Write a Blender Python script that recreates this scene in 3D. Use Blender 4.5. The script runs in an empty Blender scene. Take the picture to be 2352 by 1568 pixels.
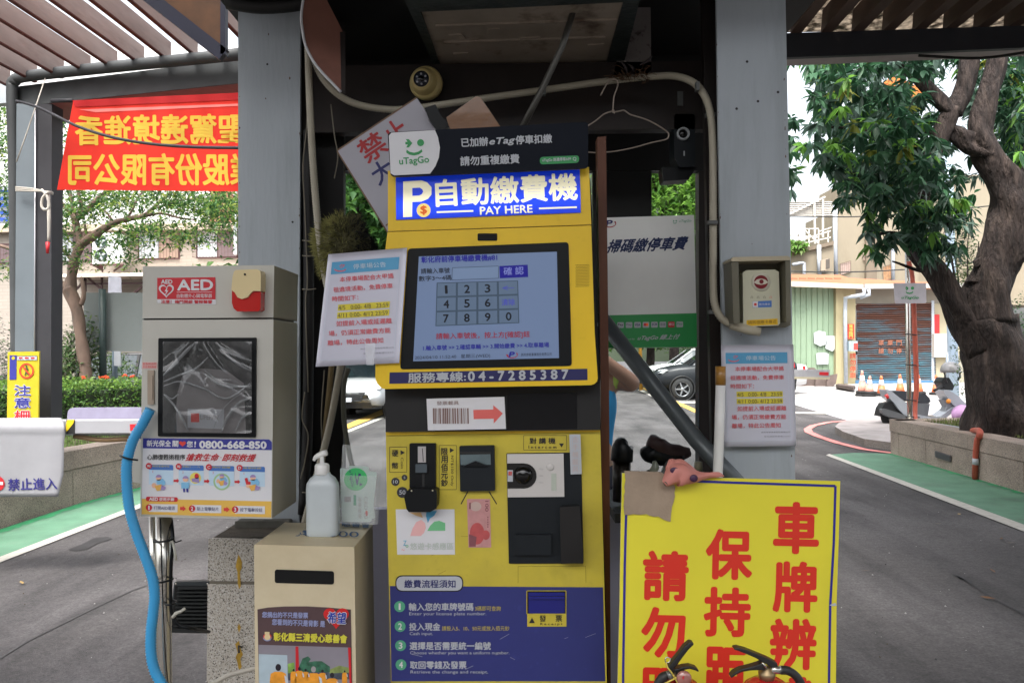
import bpy, math, random
import numpy as np
from mathutils import Vector as V, Matrix
random.seed(7); RNG = np.random.default_rng(7)
S = bpy.context.scene
# ------------------------------------------------------------------ camera
FPX = 1830.0                      # focal length in pixels of a 2352 px wide frame
CAMZ = 1.5; PITCH = math.radians(0.95); ROLL = math.radians(-0.80)
cd = bpy.data.cameras.new('camera'); cam = bpy.data.objects.new('camera', cd); S.collection.objects.link(cam)
cd.sensor_width = 36; cd.lens = 36 * FPX / 2352; cd.clip_start = .05; cd.clip_end = 900
CM = Matrix.Translation((0, 0, CAMZ)) @ Matrix.Rotation(math.pi/2 + PITCH, 4, 'X') @ Matrix.Rotation(ROLL, 4, 'Z')
cam.matrix_world = CM; S.camera = cam
cd.dof.use_dof = False
R3 = CM.to_3x3(); C0 = V((0, 0, CAMZ))
# ------------------------------------------------------------------ light
SUN_EL, SUN_AZ = math.radians(60), math.radians(200)      # azimuth clockwise from +Y: behind the camera
w = bpy.data.worlds.new('World'); S.world = w; w.use_nodes = True
nt = w.node_tree; bg = nt.nodes['Background']; sky = nt.nodes.new('ShaderNodeTexSky')
sky.sky_type = 'NISHITA'; sky.sun_disc = False; sky.sun_elevation = SUN_EL; sky.sun_rotation = SUN_AZ
sky.air_density = 1.0; sky.dust_density = 6.0; sky.ozone_density = 1.0
hs = nt.nodes.new('ShaderNodeHueSaturation'); hs.inputs['Saturation'].default_value = .30
nt.links.new(sky.outputs[0], hs.inputs['Color']); nt.links.new(hs.outputs[0], bg.inputs[0]); bg.inputs[1].default_value = .15
sd = bpy.data.lights.new('sun', 'SUN'); sd.energy = 1.05; sd.angle = math.radians(16); sd.color = (1, .965, .91)
so = bpy.data.objects.new('sun', sd); S.collection.objects.link(so)
dirv = V((math.sin(SUN_AZ)*math.cos(SUN_EL), math.cos(SUN_AZ)*math.cos(SUN_EL), math.sin(SUN_EL)))
so.rotation_euler = dirv.to_track_quat('Z', 'Y').to_euler(); so.location = (0, -5, 12)
S.view_settings.view_transform = 'Standard'; S.view_settings.look = 'None'; S.view_settings.gamma = 1
S.view_settings.exposure = 1.86; S.view_settings.use_curve_mapping = False
S.cycles.max_bounces = 8; S.cycles.diffuse_bounces = 4; S.cycles.transparent_max_bounces = 12
# ------------------------------------------------------------------ pixel -> place
def ray(px, py):
    return (R3 @ V(((px-1176)/FPX, (784-py)/FPX, -1))).normalized()
def at(px, py, Y):
    d = ray(px, py); return C0 + d*(Y/d.y)
def gr(px, py, z=0.0):
    d = ray(px, py); return C0 + d*((z-CAMZ)/d.z)
class Surf:
    """a plane in the place; P() turns a photo point into a point on it"""
    def __init__(s, Y, slope=0.0, tilt=0.0, x0=0.0, z0=1.5):
        # Y depth at (x0,z0); slope = dY/dX ; tilt = dY/dZ
        s.n = V((slope, -1, tilt)).normalized(); s.o = V((x0, Y, z0))
    @staticmethod
    def plane(o, n):
        s = Surf(1.0); s.o = V(o); s.n = V(n).normalized(); return s
    def P(s, px, py, lift=0.0):
        d = ray(px, py); o = s.o + s.n*lift
        return C0 + d*((o-C0).dot(s.n)/d.dot(s.n))
# ------------------------------------------------------------------ materials
def C(r, g, b, k=1.0):
    f = lambda c: ((c/255)/12.92 if c/255 <= .04045 else ((c/255+.055)/1.055)**2.4)*k
    return (f(r), f(g), f(b))
MATS = {}
def M(name, col, rough=.6, metal=0.0, var=.06, scale=9.0, bump=0.0, bscale=60.0, col2=None, c2scale=3.0, c2lo=.55, c2hi=.7,
      emit=None, es=0.0, alpha=1.0, trans=0.0, spec=.4, coat=0.0, stretch=(1,1,1)):
    if name in MATS: return MATS[name]
    m = bpy.data.materials.new(name); m.use_nodes = True; MATS[name] = m
    t = m.node_tree; N = t.nodes; L = t.links; b = N['Principled BSDF']
    b.inputs['Roughness'].default_value = rough; b.inputs['Metallic'].default_value = metal
    b.inputs['Specular IOR Level'].default_value = spec; b.inputs['Coat Weight'].default_value = coat
    b.inputs['Transmission Weight'].default_value = trans; b.inputs['Alpha'].default_value = alpha
    tc = N.new('ShaderNodeTexCoord'); mp = N.new('ShaderNodeMapping'); mp.inputs['Scale'].default_value = stretch
    L.new(tc.outputs['Object'], mp.inputs[0])
    n1 = N.new('ShaderNodeTexNoise'); n1.inputs['Scale'].default_value = scale; n1.inputs['Detail'].default_value = 5; n1.inputs['Roughness'].default_value = .6
    L.new(mp.outputs[0], n1.inputs['Vector'])
    mr = N.new('ShaderNodeMapRange'); mr.inputs['From Min'].default_value = .25; mr.inputs['From Max'].default_value = .75
    mr.inputs['To Min'].default_value = 1-var*2; mr.inputs['To Max'].default_value = 1+var*2
    L.new(n1.outputs['Fac'], mr.inputs['Value'])
    base = N.new('ShaderNodeRGB'); base.outputs[0].default_value = (*col, 1); src = base.outputs[0]
    if col2 is not None:
        n2 = N.new('ShaderNodeTexNoise'); n2.inputs['Scale'].default_value = c2scale; n2.inputs['Detail'].default_value = 6; n2.inputs['Roughness'].default_value = .65
        L.new(mp.outputs[0], n2.inputs['Vector'])
        r2 = N.new('ShaderNodeMapRange'); r2.inputs['From Min'].default_value = c2lo; r2.inputs['From Max'].default_value = c2hi
        L.new(n2.outputs['Fac'], r2.inputs['Value'])
        mx = N.new('ShaderNodeMix'); mx.data_type = 'RGBA'; L.new(r2.outputs[0], mx.inputs['Factor'])
        L.new(src, mx.inputs[6]); mx.inputs[7].default_value = (*col2, 1); src = mx.outputs[2]
    ml = N.new('ShaderNodeVectorMath'); ml.operation = 'SCALE'; L.new(src, ml.inputs[0]); L.new(mr.outputs[0], ml.inputs['Scale'])
    L.new(ml.outputs[0], b.inputs['Base Color'])
    if bump:
        n3 = N.new('ShaderNodeTexNoise'); n3.inputs['Scale'].default_value = bscale; n3.inputs['Detail'].default_value = 4
        L.new(mp.outputs[0], n3.inputs['Vector']); bp = N.new('ShaderNodeBump'); bp.inputs['Strength'].default_value = bump; bp.inputs['Distance'].default_value = .01
        L.new(n3.outputs['Fac'], bp.inputs['Height']); L.new(bp.outputs[0], b.inputs['Normal'])
    if emit is not None:
        b.inputs['Emission Color'].default_value = (*emit, 1); b.inputs['Emission Strength'].default_value = es
    return m
# ------------------------------------------------------------------ geometry collector
class G:
    def __init__(s): s.v = []; s.f = []; s.m = []; s.mats = []; s.sm = []
    def mi(s, m):
        if m not in s.mats: s.mats.append(m)
        return s.mats.index(m)
    def add(s, vs, fs, m, smooth=False):
        k = len(s.v); s.v.extend([tuple(p) for p in vs]); i = s.mi(m)
        for f in fs: s.f.append(tuple(k+q for q in f)); s.m.append(i); s.sm.append(smooth)
    def box(s, p0, p1, m):
        x0, y0, z0 = p0; x1, y1, z1 = p1
        s.add([(x0,y0,z0),(x1,y0,z0),(x1,y1,z0),(x0,y1,z0),(x0,y0,z1),(x1,y0,z1),(x1,y1,z1),(x0,y1,z1)],
              [(0,3,2,1),(4,5,6,7),(0,1,5,4),(1,2,6,5),(2,3,7,6),(3,0,4,7)], m)
        return s
    def prism(s, pts, ext, m, side=None):
        """pts: front outline, ext: vector to the back outline"""
        n = len(pts); a = [V(p) for p in pts]; b = [p+V(ext) for p in a]
        nn = V((0,0,0))
        for i in range(n): nn += (a[i]-a[0]).cross(a[(i+1) % n]-a[0])
        if nn.dot(V(ext)) > 0: a.reverse(); b.reverse()
        s.add(a+b, [tuple(range(n)), tuple(range(2*n-1, n-1, -1))], m)
        s.add(a+b, [(i, i+n, (i+1) % n+n, (i+1) % n) for i in range(n)], side or m)
        return s
    def bar(s, a, b, w, h, m, up=V((0,0,1))):
        a = V(a); b = V(b); d = (b-a).normalized(); r = d.cross(up)
        if r.length < 1e-4: r = d.cross(V((1,0,0)))
        r.normalize(); u = r.cross(d).normalized()
        q = [a - r*w/2 - u*h/2, a + r*w/2 - u*h/2, a + r*w/2 + u*h/2, a - r*w/2 + u*h/2]
        return s.prism(q, b-a, m)
    def tube(s, pts, r, m, seg=10, ridge=0.0, pitch=.006, cap=True, smooth=True, res=0, bump=0.0):
        pts = [V(p) for p in pts]
        if isinstance(r, (list, tuple)) and len(r) != len(pts):
            r = [float(q) for q in np.interp(np.linspace(0,1,len(pts)), np.linspace(0,1,len(r)), r)]
        if res:                                   # Catmull-Rom
            q = []; rr = []
            R = r if isinstance(r, (list, tuple)) else [r]*len(pts)
            E = [pts[0]*2-pts[1]]+pts+[pts[-1]*2-pts[-2]]
            for i in range(len(pts)-1):
                p0, p1, p2, p3 = E[i:i+4]
                for k in range(res):
                    t = k/res
                    q.append(.5*((2*p1)+(p2-p0)*t+(2*p0-5*p1+4*p2-p3)*t*t+(3*p1-p0-3*p2+p3)*t**3)); rr.append(R[i]*(1-t)+R[i+1]*t)
            q.append(pts[-1]); rr.append(R[-1]); pts = q; r = rr
        if not isinstance(r, (list, tuple)): r = [r]*len(pts)
        if ridge:
            L = [0]
            for i in range(1, len(pts)): L.append(L[-1]+(pts[i]-pts[i-1]).length)
            n = int(L[-1]/pitch*2); q = []; rr = []; j = 0
            for k in range(n+1):
                d = L[-1]*k/n
                while j < len(L)-2 and L[j+1] < d: j += 1
                t = (d-L[j])/max(1e-9, L[j+1]-L[j]); q.append(pts[j].lerp(pts[j+1], t)); rr.append((r[j]*(1-t)+r[j+1]*t)*(1-(ridge if k % 2 else 0)))
            pts, r = q, rr
        vs = []; n = len(pts); u = None
        for i, p in enumerate(pts):
            d = (pts[min(i+1, n-1)]-pts[max(i-1, 0)])
            d = d.normalized() if d.length > 1e-9 else V((0,0,1))
            if u is None: u = d.orthogonal().normalized()
            u = (u-d*u.dot(d)).normalized(); w_ = d.cross(u)
            for k in range(seg):
                a = 2*math.pi*k/seg
                rk = r[i]*(1+(bump*math.sin(3*a+i*.37)+bump*.6*math.sin(5*a-i*.23+1)+bump*.5*math.sin(2*a+i*.71) if bump else 0))
                vs.append(p+(u*math.cos(a)+w_*math.sin(a))*rk)
        fs = [(i*seg+k, i*seg+(k+1) % seg, (i+1)*seg+(k+1) % seg, (i+1)*seg+k) for i in range(n-1) for k in range(seg)]
        if cap: fs += [tuple(range(seg-1, -1, -1)), tuple((n-1)*seg+k for k in range(seg))]
        s.add(vs, fs, m, smooth); return s
    def lathe(s, o, prof, m, axis=V((0,0,1)), seg=24, sx=1.0, sy=1.0, smooth=True, xdir=None, cap=True):
        """prof: (radius, distance along axis)"""
        o = V(o); ax = V(axis).normalized(); u = V(xdir).normalized() if xdir else (V((1,0,0)) if abs(ax.x) < .9 else V((0,1,0)))
        u = (u-ax*u.dot(ax)).normalized(); w_ = ax.cross(u); vs = []
        for (r, h) in prof:
            for k in range(seg):
                a = 2*math.pi*k/seg; vs.append(o+ax*h+(u*math.cos(a)*sx+w_*math.sin(a)*sy)*r)
        n = len(prof)
        fs = [(i*seg+k, i*seg+(k+1) % seg, (i+1)*seg+(k+1) % seg, (i+1)*seg+k) for i in range(n-1) for k in range(seg)]
        if cap and prof[0][0] > 1e-5: fs.append(tuple(range(seg-1, -1, -1)))
        if cap and prof[-1][0] > 1e-5: fs.append(tuple((n-1)*seg+k for k in range(seg)))
        s.add(vs, fs, m, smooth); return s
    # ---- on a surface, in photo points
    def flat(s, sf, pts, m, lift=0.0):
        s.add([sf.P(x, y, lift) for x, y in pts], [tuple(range(len(pts)))], m); return s
    def slab(s, sf, pts, m, out=0.0, th=.01, side=None):
        return s.prism([sf.P(x, y, out) for x, y in pts], -sf.n*th, m, side)
    def line(s, sf, a, b, wpx, m, lift=0.0):
        ax, ay = a; bx, by = b; l = math.hypot(bx-ax, by-ay); nx, ny = -(by-ay)/l*wpx/2, (bx-ax)/l*wpx/2
        return s.flat(sf, [(ax+nx, ay+ny), (bx+nx, by+ny), (bx-nx, by-ny), (ax-nx, ay-ny)], m, lift)
    def frame(s, sf, q, wpx, m, lift=0.0):
        for i in range(4): s.line(sf, q[i], q[(i+1) % 4], wpx, m, lift)
        return s
    def text(s, sf, body, x0, y0, x1, y1, h, m, lift=.001, bold=.012, shear=0.0, up=None, mirror=False):
        vs, fs = glyphs(body, 0.0)
        dx, dy = x1-x0, y1-y0; l = math.hypot(dx, dy)
        ux, uy = (dy/l*h, -dx/l*h) if up is None else up
        # heavier strokes: the glyph again, a hair beside itself
        b = bold*h*1.0; offs = [(0,0)] if b < .12 else [(0,0),(b,0),(-b,0),(0,b),(0,-b)]+([(b*.7,b*.7),(-b*.7,-b*.7),(b*.7,-b*.7),(-b*.7,b*.7)] if h > 40 else [])
        ex, ey = dx/l, dy/l
        for i_, (ox, oy) in enumerate(offs):
            out = []
            for (u, v) in vs:
                if mirror: u = 1-u
                uu = u+shear*(v-.5)
                out.append(sf.P(x0+dx*uu+ux*v+ex*ox+ey*oy, y0+dy*uu+uy*v+ey*ox-ex*oy, lift+i_*.00004))
            s.add(out, fs, m)
        return s
    def build(s, name, parent=None, weld=False, **tags):
        me = bpy.data.meshes.new(name); off = V(parent['_o']) if parent is not None else V((0,0,0))
        vs = [(p[0]-off.x, p[1]-off.y, p[2]-off.z) for p in s.v]
        me.from_pydata(vs, [], s.f)
        for mt in s.mats: me.materials.append(mt)
        me.polygons.foreach_set('material_index', s.m); me.polygons.foreach_set('use_smooth', s.sm); me.update()
        o = bpy.data.objects.new(name, me); S.collection.objects.link(o)
        if parent is not None: o.parent = parent
        o['_o'] = tuple(off)
        for k, v_ in tags.items(): o[k] = v_
        return o
_GC = {}
def glyphs(body, bold):
    k = (body, round(bold, 4))
    if k not in _GC:
        c = bpy.data.curves.new('t', 'FONT'); c.body = body; c.resolution_u = 3; c.offset = bold
        o = bpy.data.objects.new('t', c); S.collection.objects.link(o); bpy.context.view_layer.update()
        me = bpy.data.meshes.new_from_object(o.evaluated_get(bpy.context.evaluated_depsgraph_get()))
        P = [(v.co.x, v.co.y) for v in me.vertices]; F = [tuple(p.vertices) for p in me.polygons]
        bpy.data.objects.remove(o); bpy.data.curves.remove(c); bpy.data.meshes.remove(me)
        xs = [p[0] for p in P]; ys = [p[1] for p in P]; x0, y0 = min(xs), min(ys); W, H = max(xs)-x0, max(ys)-y0
        _GC[k] = ([((x-x0)/W, (y-y0)/H) for x, y in P], F)
    return _GC[k]
def rnd(pts, r, n=4):
    out = []; N = len(pts)
    for i in range(N):
        p = V((*pts[i], 0)); a = V((*pts[i-1], 0)); b = V((*pts[(i+1) % N], 0))
        d1 = (a-p).normalized()*r; d2 = (b-p).normalized()*r
        for k in range(n+1):
            t = k/n; q = (p+d1)*(1-t)**2+p*2*t*(1-t)+(p+d2)*t*t; out.append((q.x, q.y))
    return out
def rect(x0, y0, x1, y1): return [(x0,y0),(x1,y0),(x1,y1),(x0,y1)]
def circ(cx, cy, rx, ry=None, n=24, a0=0, a1=2*math.pi):
    ry = rx if ry is None else ry
    full = abs(a1-a0) > 6.28
    return [(cx+rx*math.cos(a0+(a1-a0)*k/(n if full else n-1)), cy+ry*math.sin(a0+(a1-a0)*k/(n if full else n-1))) for k in range(n)]
def thing(name, loc, label, cat, group=None):
    o = bpy.data.objects.new(name, None); o.empty_display_size = .1; S.collection.objects.link(o); o.location = loc
    o['_o'] = tuple(loc); o['label'] = label; o['category'] = cat
    if group: o['group'] = group
    return o
def solo(g, name, label, cat, group=None):
    """a thing that is one mesh"""
    n = len(g.v); c = V((sum(p[0] for p in g.v)/n, sum(p[1] for p in g.v)/n, min(p[2] for p in g.v)))
    g.v = [(p[0]-c.x, p[1]-c.y, p[2]-c.z) for p in g.v]
    o = g.build(name, label=label, category=cat); o.location = c; o['_o'] = tuple(c)
    if group: o['group'] = group
    return o
def copy_tree(o, parent=None):
    c = o.copy(); S.collection.objects.link(c)
    if parent is not None: c.parent = parent
    for ch in list(o.children): copy_tree(ch, c)
    return c
def smooth_bevel(o, w_=.004, seg=2):
    b = o.modifiers.new('b', 'BEVEL'); b.width = w_; b.segments = seg; b.limit_method = 'ANGLE'; b.angle_limit = math.radians(40)
    b.harden_normals = False; return o
# ================================================================== SETTING
RD = V(((1252-1176)/FPX, 1, 0)).normalized()         # direction of the lanes
asphalt = M('asphalt', (.100,.093,.094), .85, var=.10, scale=2.2, bump=.8, bscale=200, col2=(.066,.061,.060), c2scale=1.1, c2lo=.40, c2hi=.70, stretch=(1.6,.45,1))
def grainy(m, layers):
    t = m.node_tree; b = t.nodes['Principled BSDF']; src = b.inputs['Base Color'].links[0].from_socket; tc = t.nodes.new('ShaderNodeTexCoord')
    for sc, lo, hi, a, z, *st in layers:
        n = t.nodes.new('ShaderNodeTexNoise'); mp = t.nodes.new('ShaderNodeMapping'); mp.inputs['Scale'].default_value = st[0] if st else (1,1,1); t.links.new(tc.outputs['Object'], mp.inputs[0]); n.inputs['Scale'].default_value = sc; n.inputs['Detail'].default_value = 4; t.links.new(mp.outputs[0], n.inputs['Vector'])
        r = t.nodes.new('ShaderNodeMapRange'); r.inputs['From Min'].default_value = lo; r.inputs['From Max'].default_value = hi; r.inputs['To Min'].default_value = a; r.inputs['To Max'].default_value = z; t.links.new(n.outputs['Fac'], r.inputs['Value'])
        v = t.nodes.new('ShaderNodeVectorMath'); v.operation = 'SCALE'; t.links.new(src, v.inputs[0]); t.links.new(r.outputs[0], v.inputs['Scale']); src = v.outputs[0]
    t.links.new(src, b.inputs['Base Color'])
grainy(asphalt, [(70,.3,.7,.72,1.3),(22,.35,.65,.86,1.12),(6,.6,.75,1,.72),(.7,.4,.65,.80,1.15),(1.7,.56,.7,1,.74),(2.6,.44,.66,1.04,.66,(1.1,.16,1)),(9,.55,.7,1,.84,(1,.12,1))])
street_m = M('street_concrete', (.34,.34,.35), .85, var=.06, scale=1.5, bump=.3, bscale=160)
paint_w = M('road_paint_white', (.44,.42,.375), .7, var=.10, scale=14, col2=(.28,.26,.24), c2scale=22, c2lo=.56, c2hi=.74)
paint_g = M('road_paint_green', (.105,.225,.145), .75, var=.12, scale=3, col2=(.10,.17,.12), c2scale=2.2, c2lo=.5, c2hi=.8, bump=.3, bscale=200)
paint_g2 = M('road_paint_green_edge', (.04,.27,.11), .75, var=.15, scale=9)
paint_y = M('road_paint_yellow', (.5,.32,.08), .75, var=.12, scale=5)
paint_r = M('road_paint_red', (.62,.22,.20), .75, var=.12, scale=5)
steel = M('pillar_paint_bluegrey', C(178,186,192,.88), .55, var=.04, scale=3, col2=C(156,164,168,.78), c2scale=3, c2lo=.5, c2hi=.75, bump=.12, bscale=40, stretch=(2.5,2.5,.35))
post_m = M('post_paint_left', C(138,150,158,.50), .55, var=.05, scale=3)
steel_dk = M('post_paint_dark', C(70,70,76,.5), .6, var=.08, scale=5)
beam_m = M('beam_paint_grey', C(96,100,102,.45), .6, var=.08, scale=4)
under_l = M('beam_underside_red', C(150,92,88,.8), .7, var=.12, scale=4)
under_r = M('beam_underside_grey', C(170,158,158,.8), .7, var=.08, scale=4)
slat_l = M('slat_wood_pinkish', C(190,168,158,.60), .7, var=.14, scale=3, stretch=(1,.25,1), bump=.2, bscale=30, col2=C(150,122,112,.6), c2scale=2.6, c2lo=.5, c2hi=.75)
slat_edge = M('slat_edge_oxide', C(96,40,30,.7), .7, var=.15, scale=6)
slat_r = M('slat_wood_brown', C(96,72,62,.5), .75, var=.15, scale=4, stretch=(1,.25,1))
black_w = M('kiosk_black', (.0065,.0055,.005), .6, var=.3, scale=4)
brown_w = M('kiosk_dark_brown', (.014,.008,.006), .55, var=.3, scale=5)
granite_w = M('washed_stone_wall', C(184,166,152,.72), .85, var=.10, scale=4, col2=C(120,112,104,.6), c2scale=120, c2lo=.5, c2hi=.62, bump=.6, bscale=220)
grainy(granite_w, [(90,.3,.7,.7,1.3),(1.3,.4,.7,.85,1.1)])
conc = M('concrete_cap', C(158,150,142,.55), .85, var=.14, scale=3, col2=C(105,98,90,.5), c2scale=60, c2lo=.5, c2hi=.65, bump=.5, bscale=150)
soil = M('soil', (.06,.045,.03), .95, var=.2, scale=8, bump=.6, bscale=60)
grass_m = M('grass_blade', (.10,.17,.035), .7, var=.3, scale=6)
moss = M('moss', (.05,.08,.02), .9, var=.3, scale=10, bump=.6, bscale=80)

g = G(); g.add([(-150,-40,0),(150,-40,0),(150,250,0),(-150,250,0)], [(0,1,2,3)], asphalt)
g.build('ground', kind='structure')
def sheet(name, pts, z, m):
    g = G(); g.add([(p[0], p[1], z) for p in pts], [tuple(range(len(pts)))], m); return g.build(name, kind='structure')
def xy(px, py): p = gr(px, py); return (p.x, p.y)
# public street on the right
sheet('street', [(6.6,13.6),(7.2,12.6),(60,9),(60,24.2),(8.1,24.2),(7.0,16.2)], .004, street_m)
pave_m = M('pavement_concrete', (.36,.345,.335), .9, var=.1, scale=1.2, bump=.3, bscale=80, col2=(.2,.19,.18), c2scale=.7, c2lo=.55, c2hi=.7)
g = G(); g.box((8.1,24.2,0),(60,38,.035), pave_m); g.build('pavement', kind='structure')
sheet('street_line', [xy(1800,917)+(0,), xy(2240,925)+(0,), xy(2240,928.5)+(0,), xy(1800,920.5)+(0,)], .008, paint_w)
sheet('street_line', [xy(1800,946)+(0,), xy(2040,949)+(0,), xy(2040,953)+(0,), xy(1800,949.5)+(0,)], .008, paint_w)
# lanes: white lines and green strips
def wob(a, n, amp): return [(p[0]+random.uniform(-amp, amp), p[1]) for p in a]
def strip(name, inner, outer, z, m): return sheet(name, inner+outer[::-1], z, m)
LL = [(-3.70,1.0),(-3.84,5.98),(-3.78,8.05),(-3.6,14)]; LW = [(-4.62,1.0),(-4.60,6.9),(-4.56,8.3),(-4.36,9.5),(-3.9,14)]
sheet('lane_line', [(x, y) for x, y in LL]+[(x-.115, y) for x, y in LL[::-1]], .008, paint_w)
sheet('green_strip', [(x-.1, y) for x, y in LL]+[(x+.02, y) for x, y in LW[::-1]], .004, paint_g)
g = G(); 
for i in range(60):
    y0 = 3+i*.14; x = np.interp(y0, [q[1] for q in LW], [q[0] for q in LW])
    g.add([(x,y0,.0075),(x+.05+random.random()*.09,y0,.0075),(x+.05+random.random()*.09,y0+.14,.0075),(x,y0+.14,.0075)],[(0,1,2,3)], paint_g2)
g.build('green_strip_edge', kind='structure')
RL = [(4.15,1.0),(4.24,6.6),(4.52,11.2),(4.55,11.5)]; RW = [(5.05,1.0),(5.27,8.2),(5.47,11.6)]
sheet('lane_line', [(4.0,1.0)]+[xy(2352,1206), xy(1905,1043), xy(1897,1043)][0:2]+[xy(1897,1046), xy(2352,1222),(3.85,1.0)], .008, paint_w)
a1, a2 = xy(1905,1044), xy(2352,1210)
sheet('green_strip', [(4.0,1.0), a2, a1, xy(1960,1040), xy(2046,1042), xy(2352,1133), (5.05,1.0)], .004, paint_g)
g = G(); b0, b1 = V((*xy(2046,1042),0)), V((*xy(2352,1133),0))
for i in range(40):
    t = i/40; p = b0.lerp(b1, t); q = b0.lerp(b1, t+1/40); wdt = .02+random.random()*.07
    g.add([(p.x,p.y,.0075),(q.x,q.y,.0075),(q.x-wdt,q.y,.0075),(p.x-wdt,p.y,.0075)],[(0,1,2,3)], paint_g2)
g.build('green_strip_edge', kind='structure')
# curved kerb island on the right, red line round it
g = G(); isl = [gr(x, y) for x, y in [(2060,1036),(1985,1025),(1935,1006),(1918,994),(1928,984),(1960,975),(2040,966),(2200,962),(2300,1000)]]
g.prism([p+V((0,0,.12)) for p in isl], V((0,0,-.12)), M('kerb_paving', (.30,.27,.26), .9, var=.15, scale=3, bump=.4, bscale=60), conc)
g.build('kerb_island', kind='structure')
def ribbon(name, pts, wd, z, m):
    q = [gr(x, y) for x, y in pts]; L, R = [], []
    for i, p in enumerate(q):
        d = (q[min(i+1, len(q)-1)]-q[max(i-1, 0)]).normalized(); n = V((-d.y, d.x, 0))*wd/2; L.append((p+n)[:2]); R.append((p-n)[:2])
    g = G()
    for i in range(len(q)-1): g.add([(*L[i],z),(*L[i+1],z),(*R[i+1],z),(*R[i],z)], [(0,1,2,3)], m)
    return g.build(name, kind='structure')
ribbon('red_line', [(2070,1044),(1985,1033),(1925,1018),(1880,1003),(1858,993),(1855,986),(1868,978),(1905,970),(1990,964),(2040,962)], .14, .012, paint_r)
# dark joints, patches and litter on the lanes
patch = M('asphalt_patch', (.030,.028,.029), .7, var=.15, scale=9); crumb = M('white_grit', (.30,.29,.28), .8)
def blob(pts, z=.005, m=patch, name='asphalt_patch'): return sheet(name, [xy(*p) for p in pts], z, m)
blob([(155,1262),(175,1266),(200,1262),(225,1248),(258,1238),(248,1233),(215,1236),(190,1250),(172,1256)])
blob([(2196,1326),(2212,1332),(2236,1341),(2233,1336),(2216,1325),(2200,1322)])
ribbon('asphalt_crack', [(2190,1320),(2235,1343),(2275,1372),(2330,1400),(2400,1440),(2440,1462)], .014, .005, patch)
ribbon('asphalt_crack', [(-20,1525),(60,1475),(130,1440),(220,1395),(300,1358),(345,1342)], .012, .005, M('crack_soft', (.062,.06,.06), .85, var=.2, scale=6))
g = G()
for i in range(420):
    x = random.choice([-1,1])*random.uniform(1.2,4.0); y = random.uniform(3.4,11); r = random.uniform(.002,.007)
    g.add([(x-r,y,.007),(x,y-r*1.5,.007),(x+r,y,.007),(x,y+r,.007),(x,y,.007+r)], [(0,1,4),(1,2,4),(2,3,4),(3,0,4)], random.choice([crumb, crumb, patch, soil]))
g.build('grit', kind='stuff')
random.seed(41)
leafm = [M('fallen_leaf', (.30,.20,.07), .7), M('fallen_leaf_brown', (.14,.07,.03), .7)]
for k, (x, y) in enumerate([(50,1337),(1640+640,1310),(2380,1410),(2268,1372),(2155,1202),(2300,1236),(2325,1246),(2100,1126),(2203,1180),(1990,1310),(2412,1360)]):
    p = gr(x, y, .012); a = random.random()*6; d = V((math.cos(a),math.sin(a),0))*.045; e = V((-d.y,d.x,0))*.3
    g = G(); g.add([p-d, p+e+V((0,0,.006)), p+d+V((0,0,.004)), p-e], [(0,1,2),(0,2,3)], leafm[k % 2])
    if x < 2352: solo(g, 'fallen_leaf', ['small dry leaf lying on the green strip by the left barrier','small dry leaf lying on the right lane'][min(k,1)], 'leaf', None if k == 0 else 'fallen leaves on the right lane')
# ------------------------------------------------------------------ planter walls (things made of stone slabs)
def planter(name, line, h, label, capw=.30, seg=1.2, inner=-1, cap=.19):
    """line: wall face foot points; stone slabs along it, a cap course on top"""
    o = thing(name, (line[0][0], line[0][1], 0), label, 'planter wall', None)
    for i in range(len(line)-1):
        a = V((*line[i], 0)); b = V((*line[i+1], 0)); d = (b-a); L = d.length; d.normalize(); nrm = V((-d.y, d.x, 0))*inner
        n = max(1, round(L/seg))
        for k in range(n):
            p = a+d*(L*k/n+.003); q = a+d*(L*(k+1)/n-.003)
            off = nrm*random.uniform(0,.003)
            g = G(); g.prism([p+off, q+off, q+off+V((0,0,h-cap-.008)), p+off+V((0,0,h-cap-.008))], nrm*(capw-.03), granite_w); g.build('stone_slab', o)
            g = G(); f = -nrm*.012; z0, z1 = V((0,0,h-cap)), V((0,0,h))
            g.prism([p+f+z0, q+f+z0, q+f+z1, p+f+z1], nrm*(capw+.012), granite_w); smooth_bevel(g.build('cap_stone', o), .012)
    return o
pl = planter('planter_wall', [(-4.62,1.2),(-4.62,7.0),(-4.58,8.3),(-4.36,9.6),(-3.95,12.0)], .57, 'speckled stone planter wall under the clipped hedge beside the green strip', inner=1)
c0, c1 = xy(2046,1042), xy(2352,1133)
dd = (V((*c1,0))-V((*c0,0))).normalized(); far = V((*c1,0))+dd*5
pr = planter('planter_wall', [c0, c1, (far.x, far.y)], .50, 'grey stone planter wall round the foot of the big tree', inner=1, cap=.17)
cc = V((*c0,0)); pside = cc+V((3.2,1.9,0)); 
g = G(); a = V((*c0,0)); e = V((7.9,.35,0)).normalized()*6
g.prism([a+V((.02,.02,0)), a+e, a+e+V((0,0,.5)), a+V((.02,.02,.5))], V((-.04,-.3,0))*1.0, granite_w); g.build('back_slab', pr)
g = G(); g.prism([V((c0[0]+.25,c0[1]-.1,.44)), V((c1[0]+.25,c1[1],.44)), V((far.x+.25,far.y,.44)), V((far.x+7,far.y,.44)), V((c0[0]+7,c0[1]+.2,.44))], V((0,0,-.4)), soil)
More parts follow.
